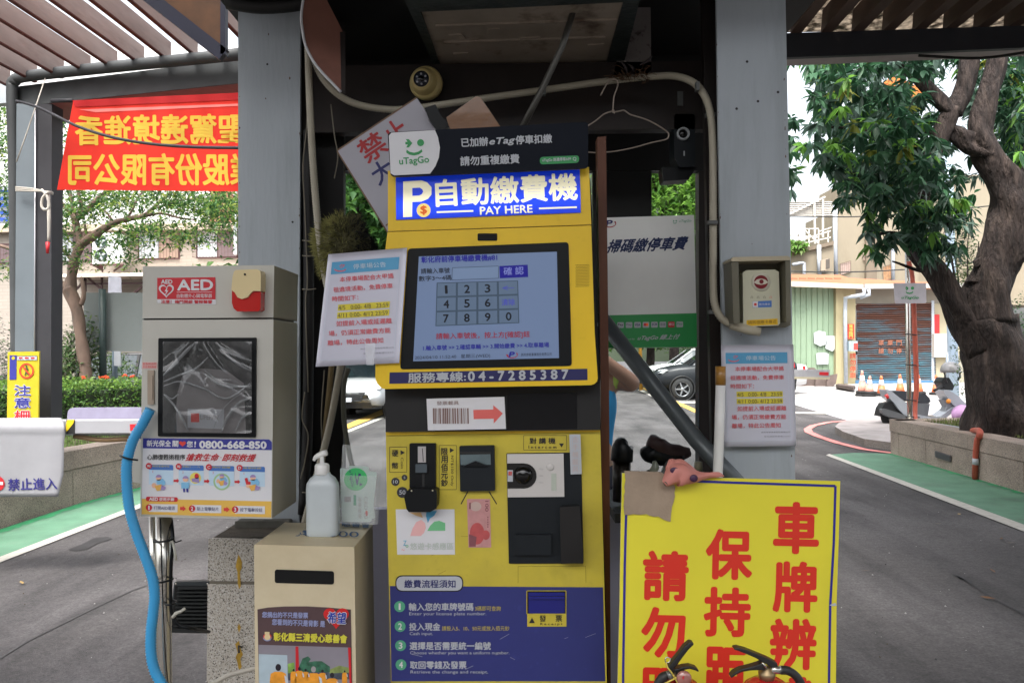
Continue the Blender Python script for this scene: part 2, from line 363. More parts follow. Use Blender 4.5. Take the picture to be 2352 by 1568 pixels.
# low mossy mound
g.build('planter_soil', kind='structure')
g = G(); n = 16
for i in range(n):
    for j in range(n): g.v.append((c0[0]+.3+4.2*i/n, c0[1]-.1-3.6*j/n + .2*i/n, .43+.13*math.sin(math.pi*i/n)*math.sin(math.pi*j/n)+random.uniform(0,.02)))
g.mi(moss)
for i in range(n-1):
    for j in range(n-1): g.f.append((i*n+j, i*n+j+1, (i+1)*n+j+1, (i+1)*n+j)); g.m.append(0); g.sm.append(True)
g.build('moss_mound', kind='structure')
g = G(); g.prism([V((-4.85,1.2,.5)), V((-4.85,7,.5)), V((-4.6,9.6,.5)), V((-4.2,12,.5)), V((-14,12.6,.5)), V((-14,1.2,.5))], V((0,0,-.45)), soil); g.build('planter_soil', kind='structure')
def blades(name, region, n, z, hgt, m, **k):
    g = G()
    for i in range(n):
        x, y = region(); h = hgt*random.uniform(.5,1.3); a = random.random()*6.28; dx, dy = math.cos(a)*.006, math.sin(a)*.006; lx, ly = random.uniform(-.03,.03), random.uniform(-.03,.03)
        g.add([(x-dx,y-dy,z),(x+dx,y+dy,z),(x+lx,y+ly,z+h)], [(0,1,2)], m)
    return g.build(name, kind='stuff')
blades('grass', lambda: (random.uniform(-7.5,-4.85) if True else 0, random.uniform(5.5,10.2)), 9000, .495, .07, grass_m)
blades('grass', lambda: (c0[0]+.35+random.random()*3.4, c0[1]-.1-random.random()*2.6), 7000, .47, .06, M('dry_grass', (.10,.12,.03), .8, var=.3, scale=5))
# ------------------------------------------------------------------ steel pillars of the pay kiosk
def hbeam(name, Y, x0, x1, y0, y1, x0b, x1b, label, foot=None):
    sf = Surf(Y); o = thing(name, sf.P((x0b+x1b)/2, y1), label, 'pillar')
    g = G(); g.slab(sf, [(x0,y0),(x1,y0),(x1b,y1),(x0b,y1)], steel, 0, .014); smooth_bevel(g.build('flange', o), .003)
    g = G(); g.slab(sf, [((x0+x1)/2-6,y0),((x0+x1)/2+6,y0),((x0b+x1b)/2+6,y1),((x0b+x1b)/2-6,y1)], steel, -.014, .17); g.build('web', o)
    g = G(); g.slab(sf, [(x0,y0),(x1,y0),(x1b,y1),(x0b,y1)], steel, -.184, .014); g.build('flange', o)
    return o, sf
hp1, SPL = hbeam('steel_pillar', 2.6, 547, 691, -260, 1228, 547, 686, 'blue grey steel pillar standing on the granite block behind the defibrillator cabinet')
hp2, SPR = hbeam('steel_pillar', 2.35, 1641, 1799, -260, 2050, 1680, 1846, 'blue grey steel pillar carrying the card reader with the eye emblem')
g = G()
for (x, y) in [(1716,142),(1787,212),(1692,250),(1741,233)]: g.flat(SPR, circ(x*1.0, y*1.0, 3.2, n=8), patch, .0015)
for (x, y) in [(614,148),(672,510),(590,700)]: g.flat(SPL, circ(x, y, 2.6, n=8), patch, .0015)
g.build('stain', hp2)
g = G(); random.seed(77); chip = M('paint_chip', (.12,.07,.045), .8, var=.3, scale=60)
def chips(sf, o, xa, xb, y0, y1, n):
    for k in range(n):
        g = G(); y = random.uniform(y0, y1); e = random.choice([0,1,2]); x = (xa+1.5 if e == 0 else xb-1.5 if e == 1 else random.uniform(xa+8, xb-8))+(y-y0)*(.02 if sf is SPR else 0); r = random.uniform(.9,2.6)
        P = [(x+r*random.uniform(.6,1.2)*math.cos(a)*(.6 if e < 2 else .8), y+r*random.uniform(.7,1.8)*math.sin(a)) for a in [j*math.pi/4 for j in range(8)]]; g.flat(sf, P, chip, .0006); g.build('paint_chip', o)
chips(SPL, hp1, 549, 689, 40, 590, 14); chips(SPR, hp2, 1644, 1800, 60, 1080, 22)
# ------------------------------------------------------------------ pay kiosk shell
ki = thing('pay_kiosk', (0.1,3.0,0), 'dark brown open pay kiosk with glass behind the yellow payment machine', 'kiosk')
def kb(name, p0, p1, m, bev=0):
    g = G(); g.box(p0, p1, m); o = g.build(name, ki); 
    if bev: smooth_bevel(o, bev)
    return o
kb('roof', (-.93,1.75,2.66),(1.02,3.45,2.80), black_w)
SK = Surf(3.10); SH = Surf(2.66)
def kpanel(name, q, m=black_w, out=0, th=.05, sf=SK):
    g = G(); g.slab(sf, q, m, out, th); return g.build(name, ki)
kpanel('upper_panel', rect(660,60,1660,392))
kpanel('upper_panel', rect(1392,393,1497,505))
kpanel('wall_panel', rect(600,393,788,1300))
kpanel('frame_post', rect(1605,393,1668,1300), brown_w, 0, .06)
kpanel('frame_post', rect(1362,393,1392,1300), black_w)
kpanel('header_beam', [(690,152),(1648,140),(1648,296),(690,305)], brown_w, 0, .05, SH)
kpanel('frame_post', [(687,-60),(790,-60),(788,1160),(683,1180)], black_w, -.02, .03, Surf(2.72))
kpanel('frame_post', [(1612,-60),(1643,-60),(1668,1100),(1637,1100)], brown_w, 0, .03, Surf(2.5))
white_b = M('lower_board_lavender', C(196,194,214,.75), .6, var=.05, scale=4)
kpanel('lower_panel', [(655,1171),(1470,1165),(1470,1700),(655,1700)], white_b, 0, .05, Surf(2.95))
g = G(); g.box((-.9,1.9,.15),(.95,3.3,.152), conc); g.build('floor_sheet', ki)
glass = M('window_glass', (.9,.95,.95), .03, trans=1.0, var=0, spec=.3); glass.node_tree.nodes['Principled BSDF'].inputs['IOR'].default_value = 1.02
g = G(); g.slab(Surf(3.09), rect(788,392,1362,1172), glass, 0, .006); g.slab(Surf(3.09), rect(1392,505,1605,1172), glass, 0, .006); g.slab(Surf(3.09), rect(1497,392,1605,503), glass, 0, .006)
g.build('glass_pane', ki)
g = G(); g.box((-.95,1.75,0),(1.0,3.5,.148), conc); smooth_bevel(g.build('kerb_platform', kind='structure'), .02)
# granite block under the left pillar
gran = M('terrazzo_granite', C(196,190,180,.88), .55, var=.05, scale=5, bump=.05, bscale=120)
t = gran.node_tree; b = t.nodes['Principled BSDF']; base = b.inputs['Base Color'].links[0].from_socket
tc = t.nodes.new('ShaderNodeTexCoord')
def speck(scale, thr, col, src, seed=0):
    vo = t.nodes.new('ShaderNodeTexVoronoi'); vo.inputs['Scale'].default_value = scale; t.links.new(tc.outputs['Object'], vo.inputs['Vector'])
    sep = t.nodes.new('ShaderNodeSeparateColor'); t.links.new(vo.outputs['Color'], sep.inputs[0])
    lt = t.nodes.new('ShaderNodeMath'); lt.operation = 'LESS_THAN'; lt.inputs[1].default_value = thr; t.links.new(sep.outputs[seed], lt.inputs[0])
    mx = t.nodes.new('ShaderNodeMix'); mx.data_type = 'RGBA'; t.links.new(lt.outputs[0], mx.inputs['Factor']); t.links.new(src, mx.inputs[6]); mx.inputs[7].default_value = (*col, 1)
    return mx.outputs[2]
s1 = speck(360, .11, (.06,.055,.05), base); s1 = speck(300, .14, (.58,.57,.54), s1, 1); s1 = speck(380, .12, (.26,.23,.19), s1, 2); t.links.new(s1, b.inputs['Base Color'])
gb = thing('granite_block', SPL.P(612,1568), 'speckled granite block with a rusty streak under the left steel pillar', 'stone block')
SG = Surf(2.42)
g = G(); g.slab(SG, [(479,1236),(700,1240),(700,1336),(477,1333)], gran, 0, .34); smooth_bevel(g.build('stone', gb), .012, 3)
g = G(); g.slab(SG, [(477,1341),(700,1344),(700,2000),(470,2000)], gran, .0, .34); smooth_bevel(g.build('stone', gb), .006, 3)
g = G(); g.slab(SG, [(481,1330),(700,1333),(700,1346),(481,1343)], M('mortar', C(150,142,128,.6), .9), -.004, .33); g.build('mortar_joint', gb)
ochre = M('rust_streak', C(196,158,62,.8), .8, var=.2, scale=30)
g = G()
g.flat(SG, [(548,1272),(556,1290),(555,1304),(551,1312),(553,1345),(549,1352),(546,1340),(545,1312),(541,1300),(544,1286)], ochre, .0012); g.build('rust_streak', gb)
g = G(); g.flat(SG, [(549,1430),(553,1440),(549,1452),(545,1440)], ochre, .0012); g.build('rust_streak', gb)
g = G(); g.flat(SG, [(540,1478),(549,1470),(553,1490),(558,1502),(552,1512),(555,1530),(549,1540),(545,1520),(541,1508),(546,1498)], ochre, .0012)
g.build('rust_streak', gb)
g = G(); sd_m = M('dusty_dirt', C(96,88,76,.5), .95, var=.2, scale=30, bump=.6, bscale=150)
z = SG.P(590,1236).z; xs = SG.P(486,1236).x
g.add([(xs,2.43,z+.002),(xs+.34,2.43,z+.002),(xs+.34,2.72,z+.002),(xs,2.72,z+.002)], [(0,1,2,3)], sd_m); g.build('dirt', gb)
g = G(); g.slab(Surf(2.56), [(540,1196),(664,1196),(664,1226),(540,1226)], M('pillar_footing', C(128,126,118,.5), .9, var=.15, scale=12), 0, .22); smooth_bevel(g.build('footing', hp1), .006)
g = G(); g.tube([SG.P(555,1485,.004), SG.P(548,1482,.02), SG.P(549,1498,.02)], .003, steel_dk); g.build('bolt', gb)
# ------------------------------------------------------------------ left canopy
ca = thing('canopy', at(78,965,7.95), 'grey steel canopy frame with pinkish wooden slats over the left lane', 'canopy')
SB0 = None
A0 = at(-140,196,8.15); A1 = at(60,186,8.1); A2 = at(560,133,7.25); A3 = at(900,100,6.8)
hgt = at(300,158,7.7).z; 
def pz(p, z): return V((p.x, p.y, z))
zt = (A1.z+A2.z)/2
bt = at(300,165,7.7); bb = at(300,228,7.7)
g = G(); 
g.prism([at(30,200,8.1), at(560,134,7.25), at(560,190,7.25), at(30,246,8.1)], V((.05,.16,0)), beam_m); o = g.build('beam', ca)
g = G(); g.prism([at(28,247,8.1), at(560,191,7.25), at(560,209,7.05+.25), at(110,242,8.0)], V((.04,.12,0.0)), under_l)
q0, q1 = at(30,246,8.1), at(560,190,7.25)
g = G(); g.add([q0+V((0,0,-.004)), q1+V((0,0,-.004)), q1+V((.10,.52,-.0)), q0+V((.1,.52,-.0))], [(0,1,2,3)], under_l)
g.add([q0+V((0,0,.01)), q1+V((0,0,.01)), q1+V((.10,.52,.014)), q0+V((.1,.52,.014))], [(0,3,2,1)], under_l); g.build('soffit', ca)
g = G(); g.tube([at(40,960,8.05), at(33,420,8.05), at(28,215,8.02), at(34,186,8.0), at(60,176,7.95), at(200,160,7.7), at(560,124,7.1)], .055, beam_m, seg=12, res=5); g.build('round_edge', ca)
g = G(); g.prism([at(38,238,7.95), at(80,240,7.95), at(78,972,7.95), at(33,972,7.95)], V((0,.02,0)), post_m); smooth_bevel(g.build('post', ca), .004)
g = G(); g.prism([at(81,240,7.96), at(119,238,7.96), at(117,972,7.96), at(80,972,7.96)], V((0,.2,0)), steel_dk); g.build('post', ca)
g = G(); g.tube([at(81,240,7.94), at(79,972,7.94)], .006, M('bare_metal_edge', (.6,.6,.62), .3, .6)); g.build('post_edge', ca)
g = G(); g.prism([at(-30,196,8.2), at(20,190,8.2), at(20,236,8.2), at(-30,240,8.2)], V((0,.1,0)), steel); g.build('beam', ca)
for i in range(26):
    # slats stand on edge above the beam and run along the lane towards the camera
    px = 20+i*61.5-430
    e = at(px, 182-(px-60)*.104, 8.1-max(px-60, -400)*.0017)
    L_ = 9.0
    top = .19
    p = V((e.x, e.y, zt+.02)) ; q = p-RD*L_
    g = G(); r = V((.0,0,0))
    w_ = .032
    g.prism([p+V((-w_/2,0,.004)), p+V((w_/2,0,.004)), p+V((w_/2,0,top)), p+V((-w_/2,0,top))], q-p, slat_l)
    g.prism([p+V((-w_/2-.002,-.01,0)), p+V((w_/2+.002,-.01,0)), p+V((w_/2+.002,-.01,.012)), p+V((-w_/2-.002,-.01,.012))], (q-p)*.998, slat_edge)
    if e.x < -1.25: g.build('slat', ca)
# ------------------------------------------------------------------ right canopy
cr = thing('canopy', at(1990,133,7), 'dark steel canopy with brown slats and grimy sheeting over the right lane', 'canopy')
g = G(); g.prism([at(1700,80,7.05), at(2500,54,6.9), at(2500,104,6.9), at(1700,137,7.05)], V((0,.05,0)), M('beam_paint_navy_grey', C(52,54,62,.55), .6, var=.08, scale=4)); smooth_bevel(g.build('beam', cr), .01)
g = G(); q0, q1 = at(1700,137,7.05), at(2500,104,6.9)
g.prism([q0+V((0,.051,.01)), q1+V((0,.051,.01)), q1+V((0,.24,.01)), q0+V((0,.24,.01))], V((0,0,.15)), under_r); g.build('soffit', cr)
zr = at(2000,72,7).z
poly = M('grimy_sheet', C(200,190,178,.8), .6, var=.3, scale=14, col2=C(110,100,90,.6), c2scale=9, c2lo=.45, c2hi=.6)
b = poly.node_tree.nodes['Principled BSDF']; b.inputs['Transmission Weight'].default_value = .0
tr = poly.node_tree.nodes.new('ShaderNodeBsdfTranslucent'); mxs = poly.node_tree.nodes.new('ShaderNodeMixShader'); mxs.inputs[0].default_value = .6
poly.node_tree.links.new(b.inputs['Base Color'].links[0].from_socket, tr.inputs[0])
poly.node_tree.links.new(b.outputs[0], mxs.inputs[1]); poly.node_tree.links.new(tr.outputs[0], mxs.inputs[2]); poly.node_tree.links.new(mxs.outputs[0], poly.node_tree.nodes['Material Output'].inputs[0])
g = G(); g.box((1.3,-3,zr+.24),(9.5,7.6,zr+.246), poly); g.build('sheeting', cr)
for i in range(27):
    px = 1620+i*70.0
    e = at(px, 80-(px-1700)*.032, 7.0); p = V((e.x, e.y+.02, zr+.0)); q = p-RD*9.5; w_ = .10
    if e.x < 1.35: continue
    g = G(); g.prism([p+V((-w_/2,0,0)), p+V((w_/2,0,0)), p+V((w_/2+.02,0,.2)), p+V((-w_/2+.02,0,.2))], q-p, slat_r); g.build('slat', cr)
g = G(); g.tube([at(2110,128,6.8), at(2250,134,6.8), at(2370,118,6.8), at(2420,108,6.8)], .012, black_w, res=5); solo(g, 'cable', 'dark cable sagging under the right canopy beam', 'cable')
# ------------------------------------------------------------------ painted eave brackets either side of the kiosk
navy = M('navy_trim', C(22,26,52,.7), .5, var=.1); eb = M('eave_brown', C(104,66,34,.55), .7, var=.25, scale=6)
for k, (tri, lab) in enumerate([([(300,-40),(515,-40),(515,128)], 'brown pointed eave panel with navy edges left of the kiosk roof'),
                                ([(1870,-40),(1800,-40),(1800,60)], 'brown pointed eave panel with navy edges right of the kiosk roof')]):
    sf = Surf(3.1); o = thing('eave_panel', sf.P(*tri[2]), lab, 'eave panel', 'eave panels beside the kiosk roof')
    g = G(); g.slab(sf, tri, eb, 0, .03); g.build('panel', o)
    g = G(); g.bar(sf.P(*tri[0]), sf.P(*tri[2]), .03, .05, navy); g.bar(sf.P(*tri[1]), sf.P(*tri[2]), .03, .02, navy); g.build('edge_trim', o)
# dark ledge across the head of the left pillar
g = G(); g.tube([at(522,6,2.5), at(600,16,2.5), at(690,8,2.5), at(720,-8,2.5)], .022, black_w, res=4); solo(g, 'drain_pipe', 'dark pipe crossing the head of the left steel pillar', 'pipe')
# ================================================================== PAYMENT MACHINE
yel = M('machine_yellow', C(240,200,42,.92), .38, var=.03, scale=5, coat=.15, bump=.02, bscale=200)
yel2 = M('machine_yellow_lower', C(226,206,72,.78), .42, var=.05, scale=4, col2=C(200,182,80,.72), c2scale=2.5, c2lo=.45, c2hi=.8)
navy_p = M('panel_navy', C(56,62,132,.75), .45, var=.03, scale=5)
navy_d = M('board_dark_navy', C(18,28,46,.4), .5, var=.04, spec=.12)
band_m = M('band_navy', C(44,44,100,.75), .45, var=.03)
blk = M('black_plastic', (.006,.007,.008), .4, var=.1, spec=.22)
blk2 = M('black_metal_panel', (.010,.013,.016), .45, var=.08, spec=.25)
glossb = M('black_gloss', (.005,.005,.005), .08, var=0, spec=.5)
white_p = M('white_print', C(225,225,228,.85), .5, var=.02)
pale = M('pale_print', C(196,200,206,.8), .5, var=.02)
ink = M('ink_black', (.02,.02,.02), .5, var=0)
green_p = M('print_green', C(58,160,92,.8), .5, var=.02)
teal_p = M('print_teal', C(92,178,140,.8), .5, var=.02)
ylw_p = M('print_yellow', C(214,196,80,.8), .5, var=.02)
red_p = M('print_red', C(220,70,62,.85), .5, var=.02)
ink_navy = M('ink_navy', C(40,46,110,.8), .5, var=0)
grainy(yel, [(3.5,.5,.7,1,.90),(45,.6,.75,1,.93)]); grainy(yel2, [(3,.5,.72,1,.86),(50,.6,.75,1,.92),(9,.62,.72,1,.85)]); grainy(navy_p, [(4,.5,.7,1,.88),(60,.62,.75,1,1.15)])
SM = Surf(1.985, -.055); SU = Surf(1.995, -.055); SHD = Surf(1.965, -.055); SL = Surf(2.06, -.055); SR_ = Surf(2.10, -.055)
pm = thing('payment_machine', (0,2.2,.15), 'yellow parking payment machine with touch screen and blue illuminated sign in the middle', 'payment machine')
def part(g, name, parent=None, bev=0, **k):
    o = g.build(name, parent or pm, **k)
    if bev: smooth_bevel(o, bev)
    return o
# carcass behind everything
g = G(); g.slab(SM, [(893,420),(1356,410),(1378,880),(884,888)], blk, -.05, .34); g.slab(SL, [(887,986),(1379,980),(1412,2060),(908,2060)], blk, -.03, .32); part(g, 'rear_casing')
# head
g = G(); g.slab(SU, [(891,392),(1353,384),(1358,516),(891,532)], yel, 0, .07); head = part(g, 'sign_housing', bev=.004)
g = G(); g.slab(SM, rnd([(891,533),(1358,517)],1,1)[1:2]+[(1358,518),(1366,766)]+[(1373,868),(1371,876),(1366,881),(1358,884)]+[(884,893),(876,891),(866,880),(862,868)]+[(863,760),(885,572),(890,534)], yel, 0, .09); scr = part(g, 'screen_housing', bev=.006)
g = G(); g.slab(SHD, rnd([(890,304),(1351,280),(1351,386),(897,406)], 10), navy_d, 0, .008); hb = part(g, 'header_board', bev=.002)
g = G(); g.flat(SHD, [(893,312),(899,305),(999,299),(1006,315),(1010.5,339),(1008,362),(1000,382),(988,399),(905,403),(897,398)], white_p, .001); part(g, 'white_field', hb)
def wink(g, sf, cx, cy, k, m, lift=.002, col=None):
    """arrow-eye, dot-eye and smile emblem, k = scale (1: 60 px wide)"""
    def q(p): return [(cx+x*k, cy+y*k) for x, y in p]
    g.flat(sf, q([(-19,-11),(-12,-11),(-4,-2),(-12,8),(-18,8),(-14,1),(-20,1),(-20,-5),(-15,-5)]), m, lift)
    g.flat(sf, circ(cx+15*k, cy-3*k, 8*k), m, lift)
    a = [(-17,13),(-10,18),(0,20),(10,17.5),(18,12)]; b = [(19,18),(11,24),(0,26.5),(-11,24.5),(-18,19.5)]
    for i in range(4): g.flat(sf, q([a[i], a[i+1], b[3-i], b[4-i]]), m, lift)
g = G(); wink(g, SHD, 951, 331, 1, green_p); part(g, 'emblem', hb)
g = G(); g.text(SHD, 'uTagGo', 918, 383, 986, 378, 20, green_p, .002, .02); part(g, 'lettering', hb)
g = G()
for s_, x0, y0, x1, y1, h, sh in [('已加辦',1060,338,1121,335,20,0),('eTag',1125,337,1182,333,19,.12),('停車扣繳',1185,332,1268,328,20,0),('請勿重複繳費',1058,381,1193,375,21,0)]:
    g.text(SHD, s_, x0, y0, x1, y1, h, pale, .0015, .028, sh)
part(g, 'lettering', hb)
g = G(); g.flat(SHD, rnd([(1240,361),(1330,357),(1330,374),(1240,378)], 8), green_p, .0015); part(g, 'search_pill', hb)
g = G(); g.text(SHD, 'uTagGo 路邊停車APP', 1246, 373, 1312, 370, 9, pale, .0025, .02); g.text(SHD, 'Q', 1316, 370.5, 1324, 370, 9, pale, .0025, .02); part(g, 'lettering', hb)
# illuminated sign: a tube lies behind the sheet, its band is brighter
def backlit(name, col, es, y0, half):
    m = M(name, col, .35, var=0, emit=col, es=1.0); t = m.node_tree; N, L = t.nodes, t.links
    tc = N.new('ShaderNodeTexCoord'); sp = N.new('ShaderNodeSeparateXYZ'); L.new(tc.outputs['Object'], sp.inputs[0])
    a = N.new('ShaderNodeMath'); a.operation = 'SUBTRACT'; L.new(sp.outputs[2], a.inputs[0]); a.inputs[1].default_value = y0
    xs = N.new('ShaderNodeMath'); xs.operation = 'MULTIPLY_ADD'; L.new(sp.outputs[0], xs.inputs[0]); xs.inputs[1].default_value = -.03; L.new(a.outputs[0], xs.inputs[2])
    c = N.new('ShaderNodeMath'); c.operation = 'ABSOLUTE'; L.new(xs.outputs[0], c.inputs[0])
    mr = N.new('ShaderNodeMapRange'); mr.interpolation_type = 'SMOOTHSTEP'; L.new(c.outputs[0], mr.inputs['Value']); mr.inputs['From Min'].default_value = 0; mr.inputs['From Max'].default_value = half
    mr.inputs['To Min'].default_value = es; mr.inputs['To Max'].default_value = es*.22
    L.new(mr.outputs[0], N['Principled BSDF'].inputs['Emission Strength']); return m
zc = SU.P(1120,466).z-.15; 
lb = backlit('lit_blue', C(16,52,190,.9), .55, zc, .045); lw = backlit('lit_white', C(228,222,190,.9), .36, zc, .05)
g = G(); g.slab(SU, [(909,408),(1331.5,389.5),(1334,488),(910,504.5)], lb, .004, .004); ls = part(g, 'lit_sign')
g = G()
g.text(SU, '自動繳費機', 1003, 474, 1326, 458, 60, lw, .0055, .03)
P_ = [(926,499),(926,417),(968,414.5),(981,419),(991,430),(991,447),(983,457),(968,463),(947,464),(946.5,498)]
g.flat(SU, P_, lw, .0055); g.flat(SU, [(947,432),(964,431),(970,435),(972,440),(969,446),(963,449),(947,450)], lb, .0062)
g.line(SU, (1003,487.5), (1087,484.5), 4, lw, .0055); g.line(SU, (1238,479), (1325,476), 4, lw, .0055)
g.text(SU, 'PAY HERE', 1103, 493, 1223, 488, 17.5, lw, .0055, .03); part(g, 'lettering', ls)
coin = M('lit_coin', C(236,206,120,.9), .4, var=0, emit=C(236,206,120,.9), es=.2)
g = G(); g.flat(SU, circ(973,483,16), coin, .0068); g.text(SU, '$', 966, 493, 980, 493, 20, M('coin_orange', C(230,110,40,.9), .5, var=0, emit=C(230,100,40), es=.1), .0075, .05); part(g, 'coin_emblem', ls)
g = G(); g.slab(SM, rnd(rect(1097,536,1142,553), 3), glossb, .0015, .01); part(g, 'sensor_window')
# screen
g = G(); g.slab(SM, rnd([(937,571),(1306,556),(1313.5,840),(919,848)], 8), blk, .002, .01); bz = part(g, 'screen_bezel', bev=.002)
def scrm(n, c, e=.125): return M('screen_'+n, tuple(v*.4 for v in c), .3, var=0, emit=c, es=e)
ls_bg = scrm('glow', C(122,142,178)); k_bg = scrm('key', C(104,124,150)); k_ln = scrm('key_line', C(74,92,112)); s_in = scrm('input', C(128,150,184))
s_bl = scrm('blue', C(34,30,150)); s_bk = scrm('black', (.015,.018,.03), .05); s_rd = scrm('red', C(165,40,56)); s_lt = scrm('light', C(140,150,220)); s_b2 = scrm('softblue', C(84,88,200))
g = G(); g.slab(SM, [(962,589),(1279,578),(1284,822),(949,829.5)], ls_bg, .003, .004); sc_ = part(g, 'screen', bz)
# the keypad and the words shown on the screen are print on it
g = G(); A = (1003,649); B = (1190,644); Cc = (1193,742); D = (1000,749)
def kp(u, v): return (A[0]*(1-u)*(1-v)+B[0]*u*(1-v)+Cc[0]*u*v+D[0]*(1-u)*v, A[1]*(1-u)*(1-v)+B[1]*u*(1-v)+Cc[1]*u*v+D[1]*(1-u)*v)
g.flat(SM, [kp(0,0),kp(1,0),kp(1,1),kp(0,1)], k_ln, .0036)
for r in range(3):
    for c in range(4):
        u0, u1, v0, v1 = c/4+.012, (c+1)/4-.012, r/3+.02, (r+1)/3-.02
        g.flat(SM, [kp(u0,v0),kp(u1,v0),kp(u1,v1),kp(u0,v1)], k_bg, .0042)
        s_ = '123←456清7890'[r*4+c]
        cx, cy = kp(c/4+.125, r/3+1/6)
        if s_ == '←': g.text(SM, '←', cx-14, cy+5, cx+14, cy+4.5, 9, s_b2, .005, .01)
        elif s_ == '清': g.text(SM, '清除', cx-15, cy+8, cx+15, cy+7, 15, s_b2, .005, .01)
        else: g.text(SM, s_, cx-(3 if s_ == '1' else 6), cy+9, cx+(2 if s_ == '1' else 6), cy+8.7, 18, s_bk, .005, .03)
g.frame(SM, [(1039,615),(1145,611),(1145,639),(1038,643)], 1.2, k_ln, .0038); g.flat(SM, [(1040,616),(1144,612),(1144,638),(1039,642)], s_in, .0036)
g.flat(SM, [(1147,611),(1212,608),(1213,636),(1148,639)], s_bl, .0042); g.text(SM, '確 認', 1157, 632, 1203, 630, 18, s_lt, .005, .012)
g.text(SM, '彰化府前停車場繳費機#81', 968, 604, 1142, 598, 14.5, s_bl, .005, .03)
g.text(SM, '請輸入車號', 967, 629, 1033, 627, 12.5, s_bk, .005, .015); g.text(SM, '數字3～4碼', 962, 646, 1037, 643, 12, s_bk, .005, .015)
g.text(SM, '請輸入車號後，按上方[確認]鈕', 1002, 781, 1217, 776, 16, s_rd, .005, .012)
g.text(SM, '1.輸入車號 >> 2.確認車輛 >> 3.開始繳費 >> 4.取車離場', 972, 805, 1261, 797, 11.5, s_bl, .005, .02)
g.text(SM, '2024/04/10 11:52:40   星期三(WED)', 953, 827, 1126, 822, 10.5, s_bk, .005, .008)
g.text(SM, '興邦停車事業股份有限公司', 1197, 818, 1267, 816, 7, s_bk, .005, .01)
def plogo(g, sf, cx, cy, k, b, r, lift):
    g.text(sf, 'P', cx-6*k, cy+6*k, cx+6*k, cy+5.6*k, 12*k, b, lift, .05, .25)
    pts = [(cx+14*k*math.cos(a), cy+9*k*math.sin(a)) for a in [math.radians(t) for t in range(-35,200,20)]]
    pin = [(cx+(11+1.5*math.cos(a))*k*math.cos(a)*.98, cy+1*k+(6)*k*math.sin(a)) for a in [math.radians(t) for t in range(-35,200,20)]]
    for i in range(len(pts)-1): g.flat(sf, [pts[i], pts[i+1], pin[i+1], pin[i]], r, lift)
plogo(g, SM, 1176, 814, .95, s_bl, s_rd, .005)
part(g, 'display_print', sc_)
g = G()
for i in range(9):
    for j in range(15): g.flat(SM, circ(1323+i*3.5+(1.7 if j % 2 else 0), 609+j*3.5-i*.1, 1.0, n=6), M('grille_hole', C(120,96,20,.4), .7, var=0), .0008)
part(g, 'speaker_grille', kind='stuff')
g = G(); g.slab(SM, [(895,855),(1349,846.5),(1349.5,872.5),(894,881)], band_m, .001, .002); bd = part(g, 'phone_band')
g = G(); g.text(SM, '服務專線:', 938, 878.5, 1070, 875, 21.5, pale, .002, .03); g.text(SM, '0 4 - 7 2 8 5 3 8 7', 1076, 874.5, 1305, 869.5, 21, pale, .002, .05); part(g, 'lettering', bd)
# recess
g = G(); g.slab(SM, [(884,886),(1378,880),(1379,987),(886,992)], M('recess_black', (.010,.010,.010), .6, var=.1), -.055, .02); part(g, 'recess_back')
g = G(); g.slab(SM, [(1165,905),(1325,902),(1326,984),(1166,987)], M('recess_window', (.003,.003,.004), .2, var=0), -.0535, .004); part(g, 'scanner_window')
g = G(); sfs = Surf(2.025, -.055); g.slab(sfs, [(979.6,915.5),(1158.5,911),(1162,984.5),(982.7,988)], white_p, .001, .0012); ns = part(g, 'barcode_notice')
g = G(); br_p = M('print_brown', C(150,120,112,.7), .6, var=0)
g.text(sfs, '發票載具', 1003, 930, 1054, 929, 9, br_p, .002, .01)
x = 994
while x < 1074:
    wd = random.choice([1.2,1.2,2.2,3.4]); g.flat(sfs, [(x,937),(x+wd,936.9),(x+wd+.8,972.5),(x+.8,972.7)], br_p, .002); x += wd+random.choice([1,1.6,2.6])
part(g, 'barcode_print', ns, kind='stuff')
g = G(); g.flat(sfs, [(1087,941),(1133,940),(1133,930),(1155,949),(1134,972),(1134,961),(1088,962)], M('print_salmon', C(232,110,104,.85), .5, var=.02), .002); part(g, 'arrow_print', ns)
# lower body
g = G(); g.slab(SL, [(886,990),(1378.6,983.5),(1394,1568),(1408,2060),(908,2060),(898,1568),(889,1163)], yel2, 0, .10); lo = part(g, 'lower_body', bev=.004)
g = G(); g.bar(SL.P(887,994,.004), SL.P(1378,987,.004), .006, .010, yel); part(g, 'ledge', lo)
g = G(); g.slab(SL, [(895.5,1345),(1385,1348),(1390,1563.5),(899,1563.5)], navy_p, .001, .002); ip = part(g, 'instruction_panel')
g = G(); g.slab(SL, rnd(rect(908,1320.6,1064,1358), 17, 6), ink, .0015, .002); g.slab(SL, rnd(rect(910.5,1323,1061.5,1355.5), 15.5, 6), pale, .0022, .002); g.text(SL, '繳費流程須知', 929, 1349, 1046, 1349, 18, ink_navy, .003, .02); part(g, 'heading_pill', ip)
g = G()
rows = [(918,1392,'1','輸入您的車牌號碼',1087,'3碼即可查詢',1091,1150,'Enter your license plate number.',1117),
        (919,1437.6,'2','投入現金',1011,'請投入5、10、50元或放入佰元鈔',1015,1170,'Cash input.',994),
        (920,1481.6,'3','選擇是否需要統一編號',1127,None,0,0,'Choose whether you want a uniform number.',1170),
        (921,1525.5,'4','取回零錢及發票',1071,None,0,0,'Retrieve the change and receipt.',1121)]
